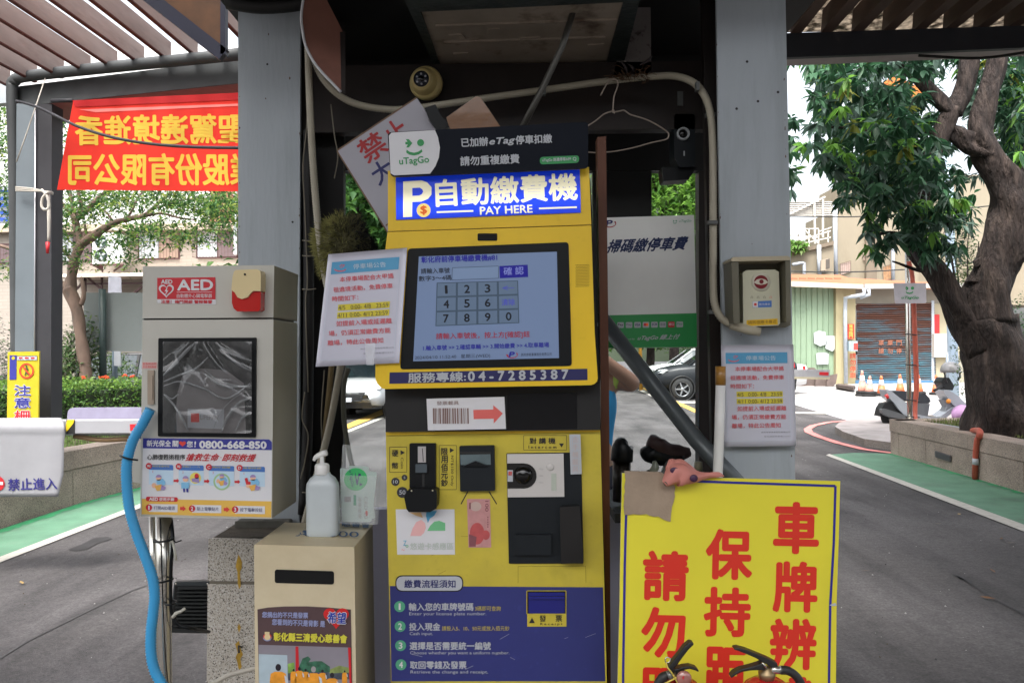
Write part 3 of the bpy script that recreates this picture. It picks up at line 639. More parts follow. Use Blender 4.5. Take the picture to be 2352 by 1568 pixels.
for cx, cy, n_, t1, x1, t2, xa, xb, t3, x3 in rows:
    g.flat(SL, circ(cx, cy, 12.5), teal_p, .0025); k_ = 1.8 if n_ == '1' else 4; g.text(SL, n_, cx-k_, cy+7, cx+k_, cy+7, 14, white_p, .0032, .03)
    g.text(SL, t1, cx+21, cy+9.5, x1, cy+9.5, 17.5, pale, .0025, .025)
    if t2: g.text(SL, t2, xa, cy+10, xb, cy+10, 11, ylw_p, .0025, .01)
    g.text(SL, t3, cx+22, cy+22, x3, cy+22, 9, pale, .0025, .008)
part(g, 'lettering', ip)
g = G(); seam = M('seam_line', C(150,130,40,.5), .7, var=0)
for a, b in [((1190,1338),(1190,1300)),((1190,1300),(1345,1299)),((1345,1299),(1346,1338))]: g.line(SL, a, b, .7, seam, .0005)
g.line(SM, (893,531.5), (1357,516), .9, seam, .0906-.09+.0006); part(g, 'seam', lo)
random.seed(8)
for k in range(16):
    x, y = random.uniform(900,1370), random.uniform(1010,1330) if k < 9 else random.uniform(1370,1560); a = random.uniform(-.6,.6); l = random.uniform(6,26)
    g = G(); g.line(SL, (x,y), (x+l*math.cos(a), y+l*math.sin(a)), .6, pale if k > 8 else seam, .0042 if k > 8 else .0004); part(g, 'scratch', lo)
# receipt slot
g = G(); g.slab(SL, rect(1209,1355,1301,1410), M('slot_void', (.004,.004,.005), .8), .0012, .001); g.frame(SL, rect(1210,1356,1300,1409), 1.6, yel2, .003); g.slab(SL, rect(1214,1360,1297,1408), M('flap_blue', C(40,44,140,.7), .25, var=.03), .004, .02); g.bar(SL.P(1214,1371,.008), SL.P(1297,1371,.008), .01, .006, MATS['flap_blue']); part(g, 'receipt_flap')
g = G(); g.slab(SL, rect(1211,1410,1301,1438), yel2, .003, .002); 
for q in [(1215,1430,1229,1430)]: g.flat(SL, [(1222,1417),(1228.5,1430),(1215,1430)], ink, .004)
g.text(SL, '發', 1239, 1427, 1254, 1427, 15, ink, .004, .015); g.text(SL, '票', 1276, 1427, 1291, 1427, 15, ink, .004, .015); g.text(SL, 'R e c e i p t', 1241, 1436, 1292, 1436, 6.5, ink, .004, .02); part(g, 'receipt_label')
E_ = lambda cx, cy: (886+cx*.2119, 997+cy*.2119)
def er(x0, y0, x1, y1): return [E_(x0,y0),E_(x1,y0),E_(x1,y1),E_(x0,y1)]
def et(g, s_, x0, y0, x1, y1, m, lift=.002, bold=.02, **k):
    a = E_(x0,y1); b = E_(x1,y1); g.text(SL, s_, *a, *b, (y1-y0)*.2119, m, lift, bold, **k)
g = G(); g.frame(SL, er(42,137,228,410), 1, ink, .001); et(g,'硬',68,172,135,240,ink); et(g,'幣',68,305,135,375,ink); g.flat(SL, [E_(160,172),E_(208,197),E_(160,224)], ink, .001)
p0, p1 = E_(163,250), E_(163,370); g.text(SL, 'Coin', *p0, *p1, 6, ink, .002, .01, up=(6,0)); part(g, 'coin_label')
g = G(); dkc = M('badge_dark', (.03,.03,.035), .5)
for cx, cy, r, s_ in [(203,468,32,'5'),(105,513,45,'10'),(180,628,60,'50')]:
    q = E_(cx,cy); g.flat(SL, circ(*q, r*.2119), dkc, .001); k = r*.55; et(g, s_, cx-k*(.5 if s_ == '5' else 1), cy-k*.7, cx+k*(.5 if s_ == '5' else 1), cy+k*.7, pale)
part(g, 'coin_badges')
g = G(); g.slab(SL, rnd(er(257,98,540,640), 3), blk, .012, .014); ca_ = part(g, 'coin_acceptor', bev=.002)
g = G(); g.slab(SL, [E_(*p) for p in [(250,590),(548,600),(556,660),(552,800),(480,842),(250,842),(225,810),(198,680)]], blk, .045, .046); part(g, 'coin_tray', ca_, bev=.005)
g = G(); g.slab(SL, er(348,132,435,305), M('silver', (.6,.58,.58), .3, .7, var=.02), .014, .003); g.line(SL, E_(397,152), E_(407,295), 1.6, ink, .0145); part(g, 'coin_slot', ca_)
g = G(); g.slab(SL, er(322,325,445,415), M('grey_key', C(92,104,112,.6), .5), .022, .01); g.slab(SL, er(395,418,420,600), ink, .0125, .002); part(g, 'return_lever', ca_, bev=.002)
g = G()
for c in [(280,612),(508,608)]: g = G(); g.lathe(SL.P(*E_(*c), .045), [(.0025,0),(.002,.0015),(0,.002)], M('screw_brass', (.7,.66,.5), .3, .8, var=0), axis=SL.n, seg=8); part(g, 'screw', ca_)
g = G(); g.frame(SL, er(580,120,766,598), 1, ink, .001)
for i, ch in enumerate('限用佰元鈔'): et(g, ch, 600, 150+i*84, 672, 226+i*84, ink)
g.flat(SL, [E_(695,145),E_(742,172),E_(695,200)], ink, .001); p0, p1 = E_(699,230), E_(699,560); g.text(SL, 'NT$100 Only', *p0, *p1, 7.5, ink, .002, .01, up=(7.5,0)); part(g, 'banknote_label')
g = G(); g.slab(SL, rnd([E_(797,128),E_(1176,122),E_(1184,612),E_(806,618)], 3), blk2, .016, .018); ba = part(g, 'banknote_acceptor', bev=.002)
g = G(); g.slab(SL, [E_(p[0],p[1]) for p in [(806,222),(1134,215),(1138,330),(1070,330),(970,288),(880,332),(812,332)]], M('slot_grey_green', C(120,138,142,.6), .3, var=.1, scale=30), .018, .003); g.slab(SL, er(803,190,1140,216), ink, .0175, .003); g.slab(SL, [E_(*p) for p in [(840,345),(970,290),(1110,345)]], blk, .026, .01); part(g, 'banknote_slot', ba)  # greenish grey slot face
g = G(); g.line(SL, E_(890,618), E_(815,755), 2.4, ink, .001); g.line(SL, E_(1118,618), E_(1203,755), 2.4, ink, .001); part(g, 'guide_lines')
# red banknote specimen, printed flat
nb = [M('note_pink', C(205,150,148,.85), .6, var=.06, scale=60), M('note_red', C(196,90,90,.85), .6, var=.08, scale=50), M('note_dark', C(140,84,90,.8), .6, var=.1, scale=60), M('note_cream', C(206,180,170,.85), .6)]
g = G(); g.slab(SL, [E_(880,700),E_(1130,700),E_(1143,1225),E_(897,1225)], nb[0], .0012, .0008)
g.flat(SL, circ(*E_(990,1075), 17, 25), nb[1], .0018); g.flat(SL, circ(*E_(1085,1090), 9, 11), nb[1], .0019); g.flat(SL, [E_(902,1080),E_(985,1110),E_(975,1215),E_(905,1215)], nb[2], .0022); g.flat(SL, circ(*E_(975,780), 13, 11), nb[3], .0018)
p0, p1 = E_(1078,720), E_(1078,835); g.text(SL, '100', *p0, *p1, 7.5, nb[2], .0024, .02, up=(7.5,0)); g.flat(SL, er(905,740,922,808), nb[2], .0024)
for i in range(5): g.flat(SL, er(1102,890+i*26,1112,906+i*26), nb[2], .0024)
part(g, 'banknote_sticker')
# touch card sticker with four petals
g = G(); g.slab(SL, [E_(108,812),E_(745,812),E_(750,1302),E_(124,1302)], white_p, .001, .0008); st = part(g, 'card_sticker')
def cm(n, c): return M('petal_'+n, c, .5, var=.02)
g = G()
g.flat(SL, [E_(*p) for p in [(265,1100),(290,1020),(330,950),(385,925),(425,960),(436,1010),(415,1065),(380,1100)]], cm('pink', C(240,186,184,.85)), .0018)
g.flat(SL, [E_(*p) for p in [(450,1045),(480,990),(525,945),(580,935),(645,960),(645,1043)]], cm('green', C(120,196,140,.85)), .0018)
g.flat(SL, [E_(*p) for p in [(456,960),(436,880),(440,835),(500,828),(556,830),(525,880),(480,910)]], cm('blue', C(84,166,206,.85)), .0018)
g.flat(SL, [E_(*p) for p in [(255,845),(380,845),(402,903),(330,880)]], cm('orange', C(226,186,130,.85)), .0018); part(g, 'petal_print', st)
g = G(); et(g, '悠遊卡感應區', 264, 1172, 735, 1250, M('ink_faint', C(196,206,196,.85), .5, var=0), .0018, .012); et(g, 'Z', 190,1150,225,1205, cm('blue2', C(120,190,214,.85)), .0018); et(g, 'o', 215,1195,245,1225, cm('green', None), .0018); et(g, '~', 170,1240,205,1262, cm('pink', None), .0018); part(g, 'lettering', st)
# intercom
g = G(); g.frame(SL, er(1495,12,1960,170), 1, ink, .001); et(g, '對 講 機', 1560,38,1838,102, ink); et(g, 'I n t e r c o m', 1548,122,1850,154, ink, bold=.03); g.flat(SL, [E_(1878,98),E_(1932,98),E_(1905,142)], ink, .001); part(g, 'intercom_label')
g = G(); g.slab(SL, rnd([E_(1308,205),E_(2118,196),E_(2145,1398),E_(1334,1400)], 3), blk2, .004, .01); itc = part(g, 'intercom_panel', bev=.002)
g = G(); g.slab(SL, [E_(1315,214),E_(1927,210),E_(1937,676),E_(1322,682)], M('intercom_white', C(212,208,204,.85), .4, var=.02), .010, .008); iw = part(g, 'intercom_plate', itc, bev=.0015)
g = G(); q = [E_(1316,315),E_(1500,313)]+circ(*E_(1500,450), 28.6, 28.8, n=14, a0=-math.pi/2, a1=math.pi/2)+[E_(1322,586)]
g.slab(SL, q, glossb, .0115, .003); g.lathe(SL.P(*E_(1490,440), .012), [(.024,0),(.021,.007),(.012,.012),(0,.014)], glossb, axis=SL.n, seg=24); part(g, 'camera_dome', itc)
g = G(); g.slab(SL, er(1320,388,1378,512), pale, .0125, .001); et(g, '請按', 1330,400,1368,445, red_p, .014, .02); part(g, 'press_label', itc); g = G(); g.lathe(SL.P(*E_(1782,352), .010), [(.0095,0),(.0095,.002),(.008,.003),(0,.003)], iw.data.materials[0], axis=SL.n); part(g, 'call_button', itc); g = G(); g.slab(SL, er(1795,425,1848,610), M('key_cream', C(196,204,190,.8), .4), .0115, .002); part(g, 'handset_key', itc)
g = G()
for y in (375,447,520): et(g, '◁))', 1655,y-10,1705,y+12, M('ink_grey', C(170,165,165,.8), .6), .012, .0)
part(g, 'icon_print', itc)
g = G(); g.slab(SL, er(1400,1090,1795,1308), blk2, .018, .014); part(g, 'card_reader', itc, bev=.003)
g = G(); g.slab(SL, [E_(1885,790),E_(2105,775),E_(2142,1396),E_(1900,1402)], glossb, .035, .034); part(g, 'barcode_reader', itc, bev=.008)
g = G(); g.slab(SL, [E_(1990,0),E_(2110,0),E_(2124,430),E_(2004,434)], pale, .0125, .001); sk = part(g, 'faded_sticker')
g = G()
for i, ch in enumerate('含手機載具'): et(g, ch, 2022, 25+i*80, 2090, 90+i*80, M('ink_faded_red', C(206,186,182,.8), .6), .0135, .0)
part(g, 'lettering', sk)
# ================================================================== DEFIBRILLATOR CABINET
cab = M('cabinet_offwhite', C(206,204,194,.8), .42, var=.02, scale=4, bump=.03, bscale=300, col2=C(190,186,172,.8), c2scale=1.6, c2lo=.5, c2hi=.85)
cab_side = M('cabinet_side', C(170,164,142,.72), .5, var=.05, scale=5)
aed_red = M('aed_red', C(206,44,54,.85), .45, var=.02)
SA = Surf(2.03)
ae = thing('defibrillator_cabinet', (SA.P(490,1190).x, 2.12, SA.P(490,1190).z), 'off white cabinet with dark window, AED sticker and first aid poster', 'cabinet')
def ap(g, name, parent=None, bev=0, **k): return part(g, name, parent or ae, bev, **k)
g = G(); g.slab(SA, [(328,612),(630,609),(628,729),(327,731)], cab, 0, .225, cab_side); ap(g, 'upper_case', bev=.003)
g = G(); g.slab(SA, [(330,731),(626,729),(625,735),(330,737)], ink, -.01, .20); ap(g, 'door_gap')
g = G(); g.slab(SA, [(327,735),(628,733),(625,1191),(322,1186)], cab, 0, .225, cab_side); door = ap(g, 'door', bev=.004)
g = G(); g.slab(SA, rnd([(363.5,776.3),(588,775),(587,1004),(362.5,1001.5)], 3), blk, .006, .008); wf = ap(g, 'window_frame', door, .002)
inn = [(374,784),(578.5,783),(578.5,995),(373.5,992.5)]
g = G(); g.slab(SA, inn, M('case_inside', (.025,.026,.024), .5, var=.3, scale=30), .0068, .001); ap(g, 'window_back', door)
g = G(); dv = M('device_grey', C(150,146,146,.75), .45, var=.08, scale=14)
g.flat(SA, [(406,992.5),(404,940),(408,900),(417,868),(430,852),(455,845),(520,850),(560,880),(565,995)], dv, .0082)
g.flat(SA, [(431,938.5),(515,939.5),(513,985),(430.5,982)], pale, .0086); ap(g, 'device', door)
g = G(); g.flat(SA, [(438.5,948.5),(457.5,948.5),(457.5,969),(438.5,969)], red_p, .009); g.text(SA, 'LIFEPAK', 460, 963, 502, 963.5, 11, M('ink_grey', None), .009, .02); ap(g, 'lettering', door)
# crumpled clear bag over the device
bagm = M('clear_bag', (.09,.093,.095), .10, var=.4, scale=6, spec=1.0, alpha=.40)
g = G(); n = 44; 
for i in range(n+1):
    for j in range(n+1):
        u, v = i/n, j/n; px = 374+204*u; py = 784+210*v
        h = .016*abs(math.sin(3.1*math.atan2(v+.12,u-.42)*2+1.2*v))**.5+.008*abs(math.sin(9*u*v+4*v-6*u))**.7+.004*math.sin(14*(u-.5)*(v+.3))
        g.v.append(tuple(SA.P(px, py, .0095+h*.9)))
g.mi(bagm)
for i in range(n):
    for j in range(n): g.f.append((i*(n+1)+j, i*(n+1)+j+1, (i+1)*(n+1)+j+1, (i+1)*(n+1)+j)); g.m.append(0); g.sm.append(True)
ap(g, 'clear_bag', door)
# pale bands stand in for the highlights on the bag's folds
glintm = M('plastic_fold', (.42,.44,.45), .16, var=.2, scale=30, spec=.9, alpha=.75)
g = G()
for pts, r in [([(375,862),(398,838),(428,806),(450,786)], 3.6), ([(376,876),(410,862),(450,846),(478,820)], 2.4), ([(498,786),(520,812),(548,836),(578,852)], 3.2), ([(470,858),(500,880),(530,888),(577,886)], 3.0), ([(376,886),(415,876),(470,893),(520,915),(575,880)], 2.2), ([(508,993),(524,955),(550,925),(577,912)], 3.6), ([(376,905),(400,930),(420,962),(432,990)], 2.6), ([(540,990),(556,960),(577,946)], 2.6),
               ([(490,985),(505,950),(530,920),(560,900)], .9), ([(470,850),(500,872),(540,885),(576,890)], 1.8), ([(378,905),(395,915),(410,905)],1.6)]:
    g.tube([SA.P(x, y, .017) for x, y in pts], [r*.0004, r*.0012, r*.0014, r*.0006][:len(pts)], glintm, seg=6, res=6)
ap(g, 'fold_highlights', door)
g = G(); g.slab(SA, rnd(rect(338.5,849.7,353,928.5), 2), M('handle_beige', C(176,160,142,.8), .4), .006, .008); g.slab(SA, rect(342,862,350,918), M('handle_beige', None), .009, .004); ap(g, 'door_handle', door, .001)
g = G(); g.slab(SA, rect(326,831.5,361,846.5), M('label_pink', C(226,190,186,.85), .5), .0012, .001); g.text(SA, '緊急時請開', 328, 838, 359, 838, 5.5, red_p, .002, .01); g.text(SA, '啟並通知警衛', 328, 845, 359, 845, 5.5, red_p, .002, .01); ap(g, 'pink_label', door)
# AED sticker
g = G(); g.slab(SA, rnd([(360.7,637.5),(495,636),(495.6,699.5),(361.5,696)], 2), white_p, .0012, .001); g.flat(SA, [(361,638),(494.7,636.4),(495,687.5),(361,687)], aed_red, .0018); st = ap(g, 'rescue_sticker')
g = G(); g.text(SA, 'AED', 370, 651.5, 395.6, 651.5, 9, white_p, .0025, .05); g.text(SA, 'AED', 408, 666, 488.5, 665.5, 23, white_p, .0025, .05)
g.line(SA, (406,671), (487,670.5), 1, white_p, .0025); g.text(SA, '自動體外心臟電擊器', 406, 684, 487, 683.5, 9, white_p, .0025, .01)
g.text(SA, '注意！箱門開啟 警報聲響', 370, 696.5, 487, 697, 8, aed_red, .0025, .03)
def heart(g, sf, cx, cy, w_, h_, m, lift):
    P = []
    for k in range(28):
        t = 2*math.pi*k/28; x = 16*math.sin(t)**3; y = 13*math.cos(t)-5*math.cos(2*t)-2*math.cos(3*t)-math.cos(4*t); P.append((cx+x*w_/32, cy-(y+2.5)*h_/29))
    g.flat(sf, P, m, lift)
heart(g, SA, 382, 669, 35, 31, white_p, .0025); heart(g, SA, 382, 668.5, 27, 23, aed_red, .0031)
g.flat(SA, [(385,658),(378,669),(382,669),(379,678),(387,667),(383,667)], white_p, .0037); ap(g, 'lettering', st)
# poster
K_ = lambda x, y: (313.8+x*.1413, 996.9+y*.1413)
def kt(g, s_, x0, y0, x1, y1, h, m, lift=.0022, bold=.02, **k): g.text(SA, s_, *K_(x0,y0), *K_(x1,y1), h*.1413, m, lift, bold, **k)
def kf(g, pts, m, lift=.002): g.flat(SA, [K_(*p) for p in pts], m, lift)
g = G(); g.slab(SA, [K_(*p) for p in [(105,60),(2155,80),(2200,125),(2190,1350),(80,1300)]], white_p, .0012, .001); po = ap(g, 'first_aid_poster', door)
ob = M('poster_orange', C(236,190,88,.85), .45, var=.02); sky_p = M('poster_sky', C(196,222,240,.85), .45, var=.02); blu_p = M('poster_blue', C(76,122,196,.85), .45, var=.02); nv = M('poster_navy', C(58,60,150,.85), .45, var=.02)
skin_p = M('poster_skin', C(240,190,160,.85), .5); vio = M('poster_violet', C(160,140,190,.85), .5); shb = M('poster_shirt', C(130,190,226,.85), .5); org = M('poster_amber', C(232,180,90,.85), .5)
g = G(); kf(g, [(105,62),(2155,82),(2198,126),(2198,256),(102,226)], nv); kf(g, [(84,1046),(2192,1088),(2188,1348),(80,1298)], ob)
pan = [(200,595,492),(685,1090,500),(1175,1585,510),(1675,2085,522)]
for k, (x0, x1, y0) in enumerate(pan):
    kf(g, [(x0,y0),(x1-14,y0+5),(x1,y0+20),(x1,y0+92),(x0,y0+82)], blu_p); kf(g, [(x0,y0+84),(x1,y0+94),(x1,y0+330),(x0,y0+320)], sky_p, .0019)
    cx, cy = x0-2, y0+22; g.flat(SA, circ(*K_(cx,cy), 7), aed_red, .0032); kt(g, '叫叫CD'[k], cx-22, cy+24, cx+22, cy+24, 44, white_p, .0038, .04)
    kt(g, ['確認意識呼吸','求救打一一九','胸外按壓','電擊除顫'][k], x0+55, y0+38, x1-60, y0+44, 30, ylw_p, .003, .0)
    kt(g, '1234'[k], x0+60, y0+132, x0+(66 if k == 0 else 76), y0+132, 36, red_p, .003, .0)
    if k == 2: g.flat(SA, circ(*K_(1385,770), 19.5), M('poster_leaf', C(168,204,150,.85), .5), .0024); g.flat(SA, circ(*K_(1385,770), 15.5), sky_p, .0028)
    if k == 1: g.flat(SA, circ(*K_(955,710), 13), M('poster_lemon', C(236,222,110,.85), .5), .0024); g.flat(SA, circ(*K_(975,680), 5, 6), aed_red, .003); kf(g, [(890,720),(1010,700),(1020,790),(900,770)], vio, .003)
    fx, fy = [(358,700),(795,720),(1385,680),(1890,700)][k]; S2 = .8 if k == 2 else 1
    g.flat(SA, circ(*K_(fx,fy+10), 6.5*S2, 6*S2), skin_p, .0034)
    g.flat(SA, circ(*K_(fx,fy), 6.8*S2, 6.5*S2, n=12, a0=math.pi, a1=2*math.pi), vio, .0038)
    if k == 1:
        kf(g, [(725,785),(860,785),(850,880),(725,880)], shb, .0034); kf(g, [(755,880),(785,880),(785,940),(760,940)], nv, .0034); kf(g, [(805,880),(835,880),(840,940),(812,940)], nv, .0034)
    else:
        kf(g, [(fx-40*S2,fy+45*S2),(fx+70*S2,fy+20*S2),(fx+112*S2,fy+80*S2),(fx+90*S2,fy+130*S2),(fx-20*S2,fy+110*S2)], shb, .0034)
        ax, ay = fx-70*S2, fy+(150 if k != 2 else 100)*1
        g.flat(SA, circ(*K_(ax-5,ay-20), 5.5*S2, 6*S2), skin_p, .0036); kf(g, [(ax,ay-10),(ax+120*S2,ay-40),(ax+100*S2,ay+60*S2),(ax+40*S2,ay+70*S2)], org, .0038); kf(g, [(ax+110*S2,ay-30),(ax+190*S2,ay+10),(ax+160*S2,ay+60*S2),(ax+95*S2,ay+50*S2)], vio, .0036)
    if k == 3: kf(g, [(1755,715),(1800,705),(1815,770),(1850,770),(1850,815),(1780,815)], aed_red, .004)
for x0, y0 in [(602,720),(1096,728),(1592,738)]:
    kf(g, [(x0,y0+15),(x0+52,y0+15),(x0+52,y0-2),(x0+92,y0+33),(x0+52,y0+68),(x0+52,y0+52),(x0,y0+52)], aed_red, .003)
g.flat(SA, rnd([K_(152,1012),K_(668,1022),K_(668,1095),K_(152,1085)], 4), aed_red, .0028)
for k, (x0, x1, y0) in enumerate([(200,665,1130),(900,1375,1145),(1600,2085,1160)]):
    kf(g, [(x0,y0),(x1,y0+8),(x1,y0+135),(x0,y0+127)], white_p, .0026); g.flat(SA, circ(*K_(x0,y0+60), 7.4), aed_red, .0034); kt(g, '123'[k], x0-(8 if k == 0 else 16), y0+92, x0+(8 if k == 0 else 16), y0+92, 62, white_p, .004, .06)
    kt(g, ['打開AED電源','貼上電擊貼片','按下電擊按鈕'][k], x0+80, y0+96, x1-42, y0+102, 64, ink_navy, .0034, .01)
    if k < 2: kf(g, [(x1+40,y0+50),(x1+85,y0+50),(x1+85,y0+28),(x1+138,y0+78),(x1+85,y0+122),(x1+85,y0+100),(x1+40,y0+100)], red_p, .003)
kt(g, 'AED', 205, 1074, 345, 1077, 50, white_p, .0036, .05); kt(g, '使用步驟', 365, 1080, 610, 1084, 52, white_p, .0036, .02)
ap(g, 'poster_print', po)
g = G(); kt(g, '新光保全', 165, 195, 555, 200, 100, white_p, .003, .03); kt(g, '關', 585, 200, 675, 202, 96, white_p, .003, .03); kt(g, '您', 815, 206, 910, 208, 96, white_p, .003, .03); kt(g, '!', 940, 206, 962, 206, 90, white_p, .003, .03, shear=.3)
kt(g, '0800-668-850', 1025, 222, 2105, 232, 112, white_p, .003, .07)
kt(g, '心肺復甦術程序', 170, 415, 785, 418, 92, ink, .003, .015); kt(g, '搶救生命', 812, 432, 1335, 436, 122, aed_red, .003, .02, shear=.1); kt(g, '．', 1362, 384, 1380, 384, 14, aed_red, .003, .02); kt(g, '即刻救援', 1405, 438, 1930, 444, 122, aed_red, .003, .02, shear=.1)
heart(g, SA, *K_(745,158), 16, 13, red_p, .003); ap(g, 'lettering', po)
# siren
def X6(x, y): return (516.9+x*.2531, 369.2+y*.2531)
g = G(); so_ = thing('alarm_siren', SA.P(557,715), 'cream and red alarm siren fixed to the top right of the defibrillator cabinet', 'alarm')
g.slab(SA, [X6(*p) for p in [(62,1168),(325,1180),(322,1350),(300,1366),(110,1366),(78,1340),(62,1290)]], M('siren_red', C(200,34,28,.8), .2, var=.03, coat=.4), .034, .033); part(g, 'lens', so_, .006)
g = G(); g.slab(SA, [X6(*p) for p in [(80,1005),(100,990),(290,985),(318,998),(326,1040),(322,1183),(255,1180),(228,1205),(205,1238),(150,1254),(112,1238),(88,1195),(56,1172),(68,1050)]], M('siren_cream', C(230,210,160,.85), .3, var=.02), .040, .039); part(g, 'cover', so_, .005)
g = G(); g.lathe(SA.P(*X6(180,1031), .041), [(.0028,0),(.0028,.0008),(0,.001)], ink, axis=SA.n, seg=10); part(g, 'screw', so_)
# supports
ss = M('stainless', (.55,.53,.48), .22, .85, var=.05, scale=6, stretch=(6,6,.5))
g = G(); sfp = Surf(2.12); g.tube([sfp.P(376,1180), sfp.P(375,1330), sfp.P(377,1568), sfp.P(380,2150)], .0200, ss, seg=20); part(g, 'pole', ae)
g = G(); g.tube([Surf(2.2).P(351,1180), Surf(2.2).P(352,1330), Surf(2.2).P(357,1568), Surf(2.2).P(362,2100)], .010, ss, seg=12); part(g, 'pole', ae)
# corrugated hose, ties and cables
hose = M('hose_blue', C(64,160,214,.9), .4, var=.04); sfh = Surf(2.0)
hp_ = [(345,940),(328,972),(305,1012),(292,1060),(291,1110),(298,1170),(314,1225),(334,1278),(350,1325),(355,1365),(352,1405),(347,1450),(347,1500),(356,1540),(374,1575),(400,1640)]
g = G(); g.tube([sfh.P(x, y) for x, y in hp_], [.0135]*len(hp_), hose, seg=16, res=8, ridge=.17, pitch=.0075); solo(g, 'corrugated_hose', 'bright blue corrugated hose looping down the left side of the defibrillator cabinet', 'hose')
g = G(); g.tube([sfp.P(393,1192,-.01), sfp.P(397,1240,.02), sfp.P(393,1300,.02), sfp.P(392,1380,.02), sfp.P(396,1410,.02), sfp.P(412,1434,.02), sfp.P(440,1442,.01), sfp.P(480,1450,-.1)], .0048, blk, seg=8, res=6); g.tube([sfp.P(368,1190,.02), sfp.P(371,1300,.025), sfp.P(376,1420,.025), sfp.P(380,1500,.025), sfp.P(386,1570,.02)], .0014, blk, seg=6, res=4); solo(g, 'power_cable', 'black power cable strapped to the stainless steel pole', 'cable')
for k, (cx, cy, wd, lab) in enumerate([(376,1238,26,'upper black cable tie round the steel pole with its long tail'), (372,1331,28,'black cable tie binding the blue hose to the steel pole'), (392,1383,15,'small black cable tie round the cable, lowest on the pole')]):
    g = G(); P = [sfp.P(cx+wd*math.cos(a)*.9, cy+5*math.sin(a)-.12*wd*math.cos(a), .024+.03*math.sin(a)) for a in [2*math.pi*t/20 for t in range(21)]]
    g.tube(P, .0027, blk, seg=6, cap=False); 
    if k == 0: g.tube([sfp.P(396,1236,.02), sfp.P(404,1245,.02), sfp.P(417,1240,.02)], .0018, blk, seg=6)
    solo(g, 'cable_tie', lab, 'cable tie')
g = G(); g.tube([sfh.P(276,1046,.0), sfh.P(284,1050,.017), sfh.P(300,1054,.018), sfh.P(316,1056,0)], .0026, blk, seg=6, res=4); solo(g, 'cable_tie', 'black cable tie round the blue hose near its top', 'cable tie')
wr = M('white_wrap', C(206,204,190,.85), .6)
g = G(); g.tube([sfp.P(395,1240,.03), sfp.P(401,1262,.03), sfp.P(404,1286,.03)], [.003,.003,.0042], wr, seg=8); solo(g, 'wire_end', 'white wrapped wire end hanging beside the top cable tie', 'wire end')
g = G(); g.tube([sfp.P(397,1417,.03), sfp.P(404,1408,.03), sfp.P(415,1404,.03), sfp.P(425,1396,.03)], [.005,.0045,.004,.004], wr, seg=8, bump=.15); solo(g, 'wire_end', 'white wrapped wire end lying across the black ribbed box', 'wire end')
cv = Surf(2.0); g = G(); g.tube([cv.P(480,1575), cv.P(520,1552), cv.P(560,1540), cv.P(592,1532)], .006, M('conduit_grey', C(178,172,160,.8), .5), seg=10, res=5); solo(g, 'grey_conduit', 'grey flexible conduit crossing the foot of the granite block', 'conduit')
g = G(); g.slab(SA, [(300,1012),(328,1008),(326,1110),(304,1106)], cab, -.05, .1); g.slab(SA, [(296,1008),(302,1008),(302,1108),(298,1104)], ink_navy, -.06, .08); part(g, 'side_box', ae, .003)
# ribbed black box on the granite block
fb = thing('ribbed_box', SG.P(440,1455), 'black ribbed metal box with corner screws fixed beside the granite block', 'metal box')
sfb = Surf(2.5); bm = M('cast_black', (.012,.014,.014), .5, var=.1)
g = G(); g.slab(sfb, rnd([(400,1336),(495,1334),(495,1452),(388,1450)], 4), M('cast_grey', (.035,.042,.045), .5, var=.1), 0, .02); g.slab(sfb, [(388,1442),(495,1444),(495,1454),(387,1452)], bm, .012, .02); part(g, 'case', fb, .002)
for i in range(11):
    y = 1349+i*8.6; x0 = 404-i*.9
    g = G(); g.slab(sfb, [(x0+4,y),(478,y),(478,y+4),(x0+3,y+4)], bm, .016, .016); part(g, 'rib', fb)
g = G(); g.slab(sfb, [(402,1345),(482,1345),(482,1440),(394,1440)], M('rib_gap', (.004,.004,.004), .8), .001, .001); part(g, 'back_plate', fb)
for x, y in [(404,1340),(477,1340),(393,1446),(448,1447)]:
    g = G(); g.lathe(sfb.P(x, y, .001), [(.0035,0),(.003,.002),(0,.0025)], ss, axis=sfb.n, seg=8); part(g, 'screw', fb)
# ================================================================== DONATION BOX
cream = M('box_cream', C(214,200,168,.85), .5, var=.04, scale=5, col2=C(196,178,140,.8), c2scale=2.2, c2lo=.45, c2hi=.8, bump=.03, bscale=120)
SD = Surf(1.98); zt_ = SD.P(700,1253).z
db = thing('donation_box', (SD.P(700,1253).x, 2.1, .148), 'cream metal donation box with dark slot and charity poster in front of the granite block', 'donation box')
g = G(); g.slab(SD, rnd([(583.6,1250),(813.6,1255.5),(818,1568),(826,2150),(594,2150),(586,1568)], 1.5, 2), cream, 0, .262); part(g, 'case', db, .004)
slot = [(631,1307),(767,1311),(767,1341.5),(631,1338)]
g = G(); g.slab(SD, rnd(slot, 6), M('slot_dark', (.003,.003,.003), .9), .0012, .001); part(g, 'slot', db)
ST = Surf.plane((0,0,zt_+.001), (0,0,1)); bl_i = M('ink_blue_wash', C(70,100,140,.8), .6, var=.3, scale=60)
g = G(); g.text(ST, '三清', 684, 1213, 722, 1214, 13, bl_i, .001, .03); g.text(ST, '慈善會', 785, 1208, 850, 1211, 12, bl_i, .001, .03); g.text(ST, '愛心零', 648, 1230, 716, 1231, 14, bl_i, .001, .03); g.text(ST, '000', 752, 1231, 824, 1233, 13, bl_i, .001, .0); part(g, 'lettering', db)
D_ = lambda x, y: (590.7+x*.1256, 1375.4+y*.1256)
plum = M('poster_plum', C(92,70,72,.8), .5, var=.06, scale=8)
g = G(); g.slab(SD, [D_(*p) for p in [(5,185),(200,150),(500,132),(900,130),(1300,150),(1712,188),(1735,1540),(1750,2600),(60,2600),(30,1540)]], plum, .0015, .001); dp = part(g, 'charity_poster', db)
g = G()
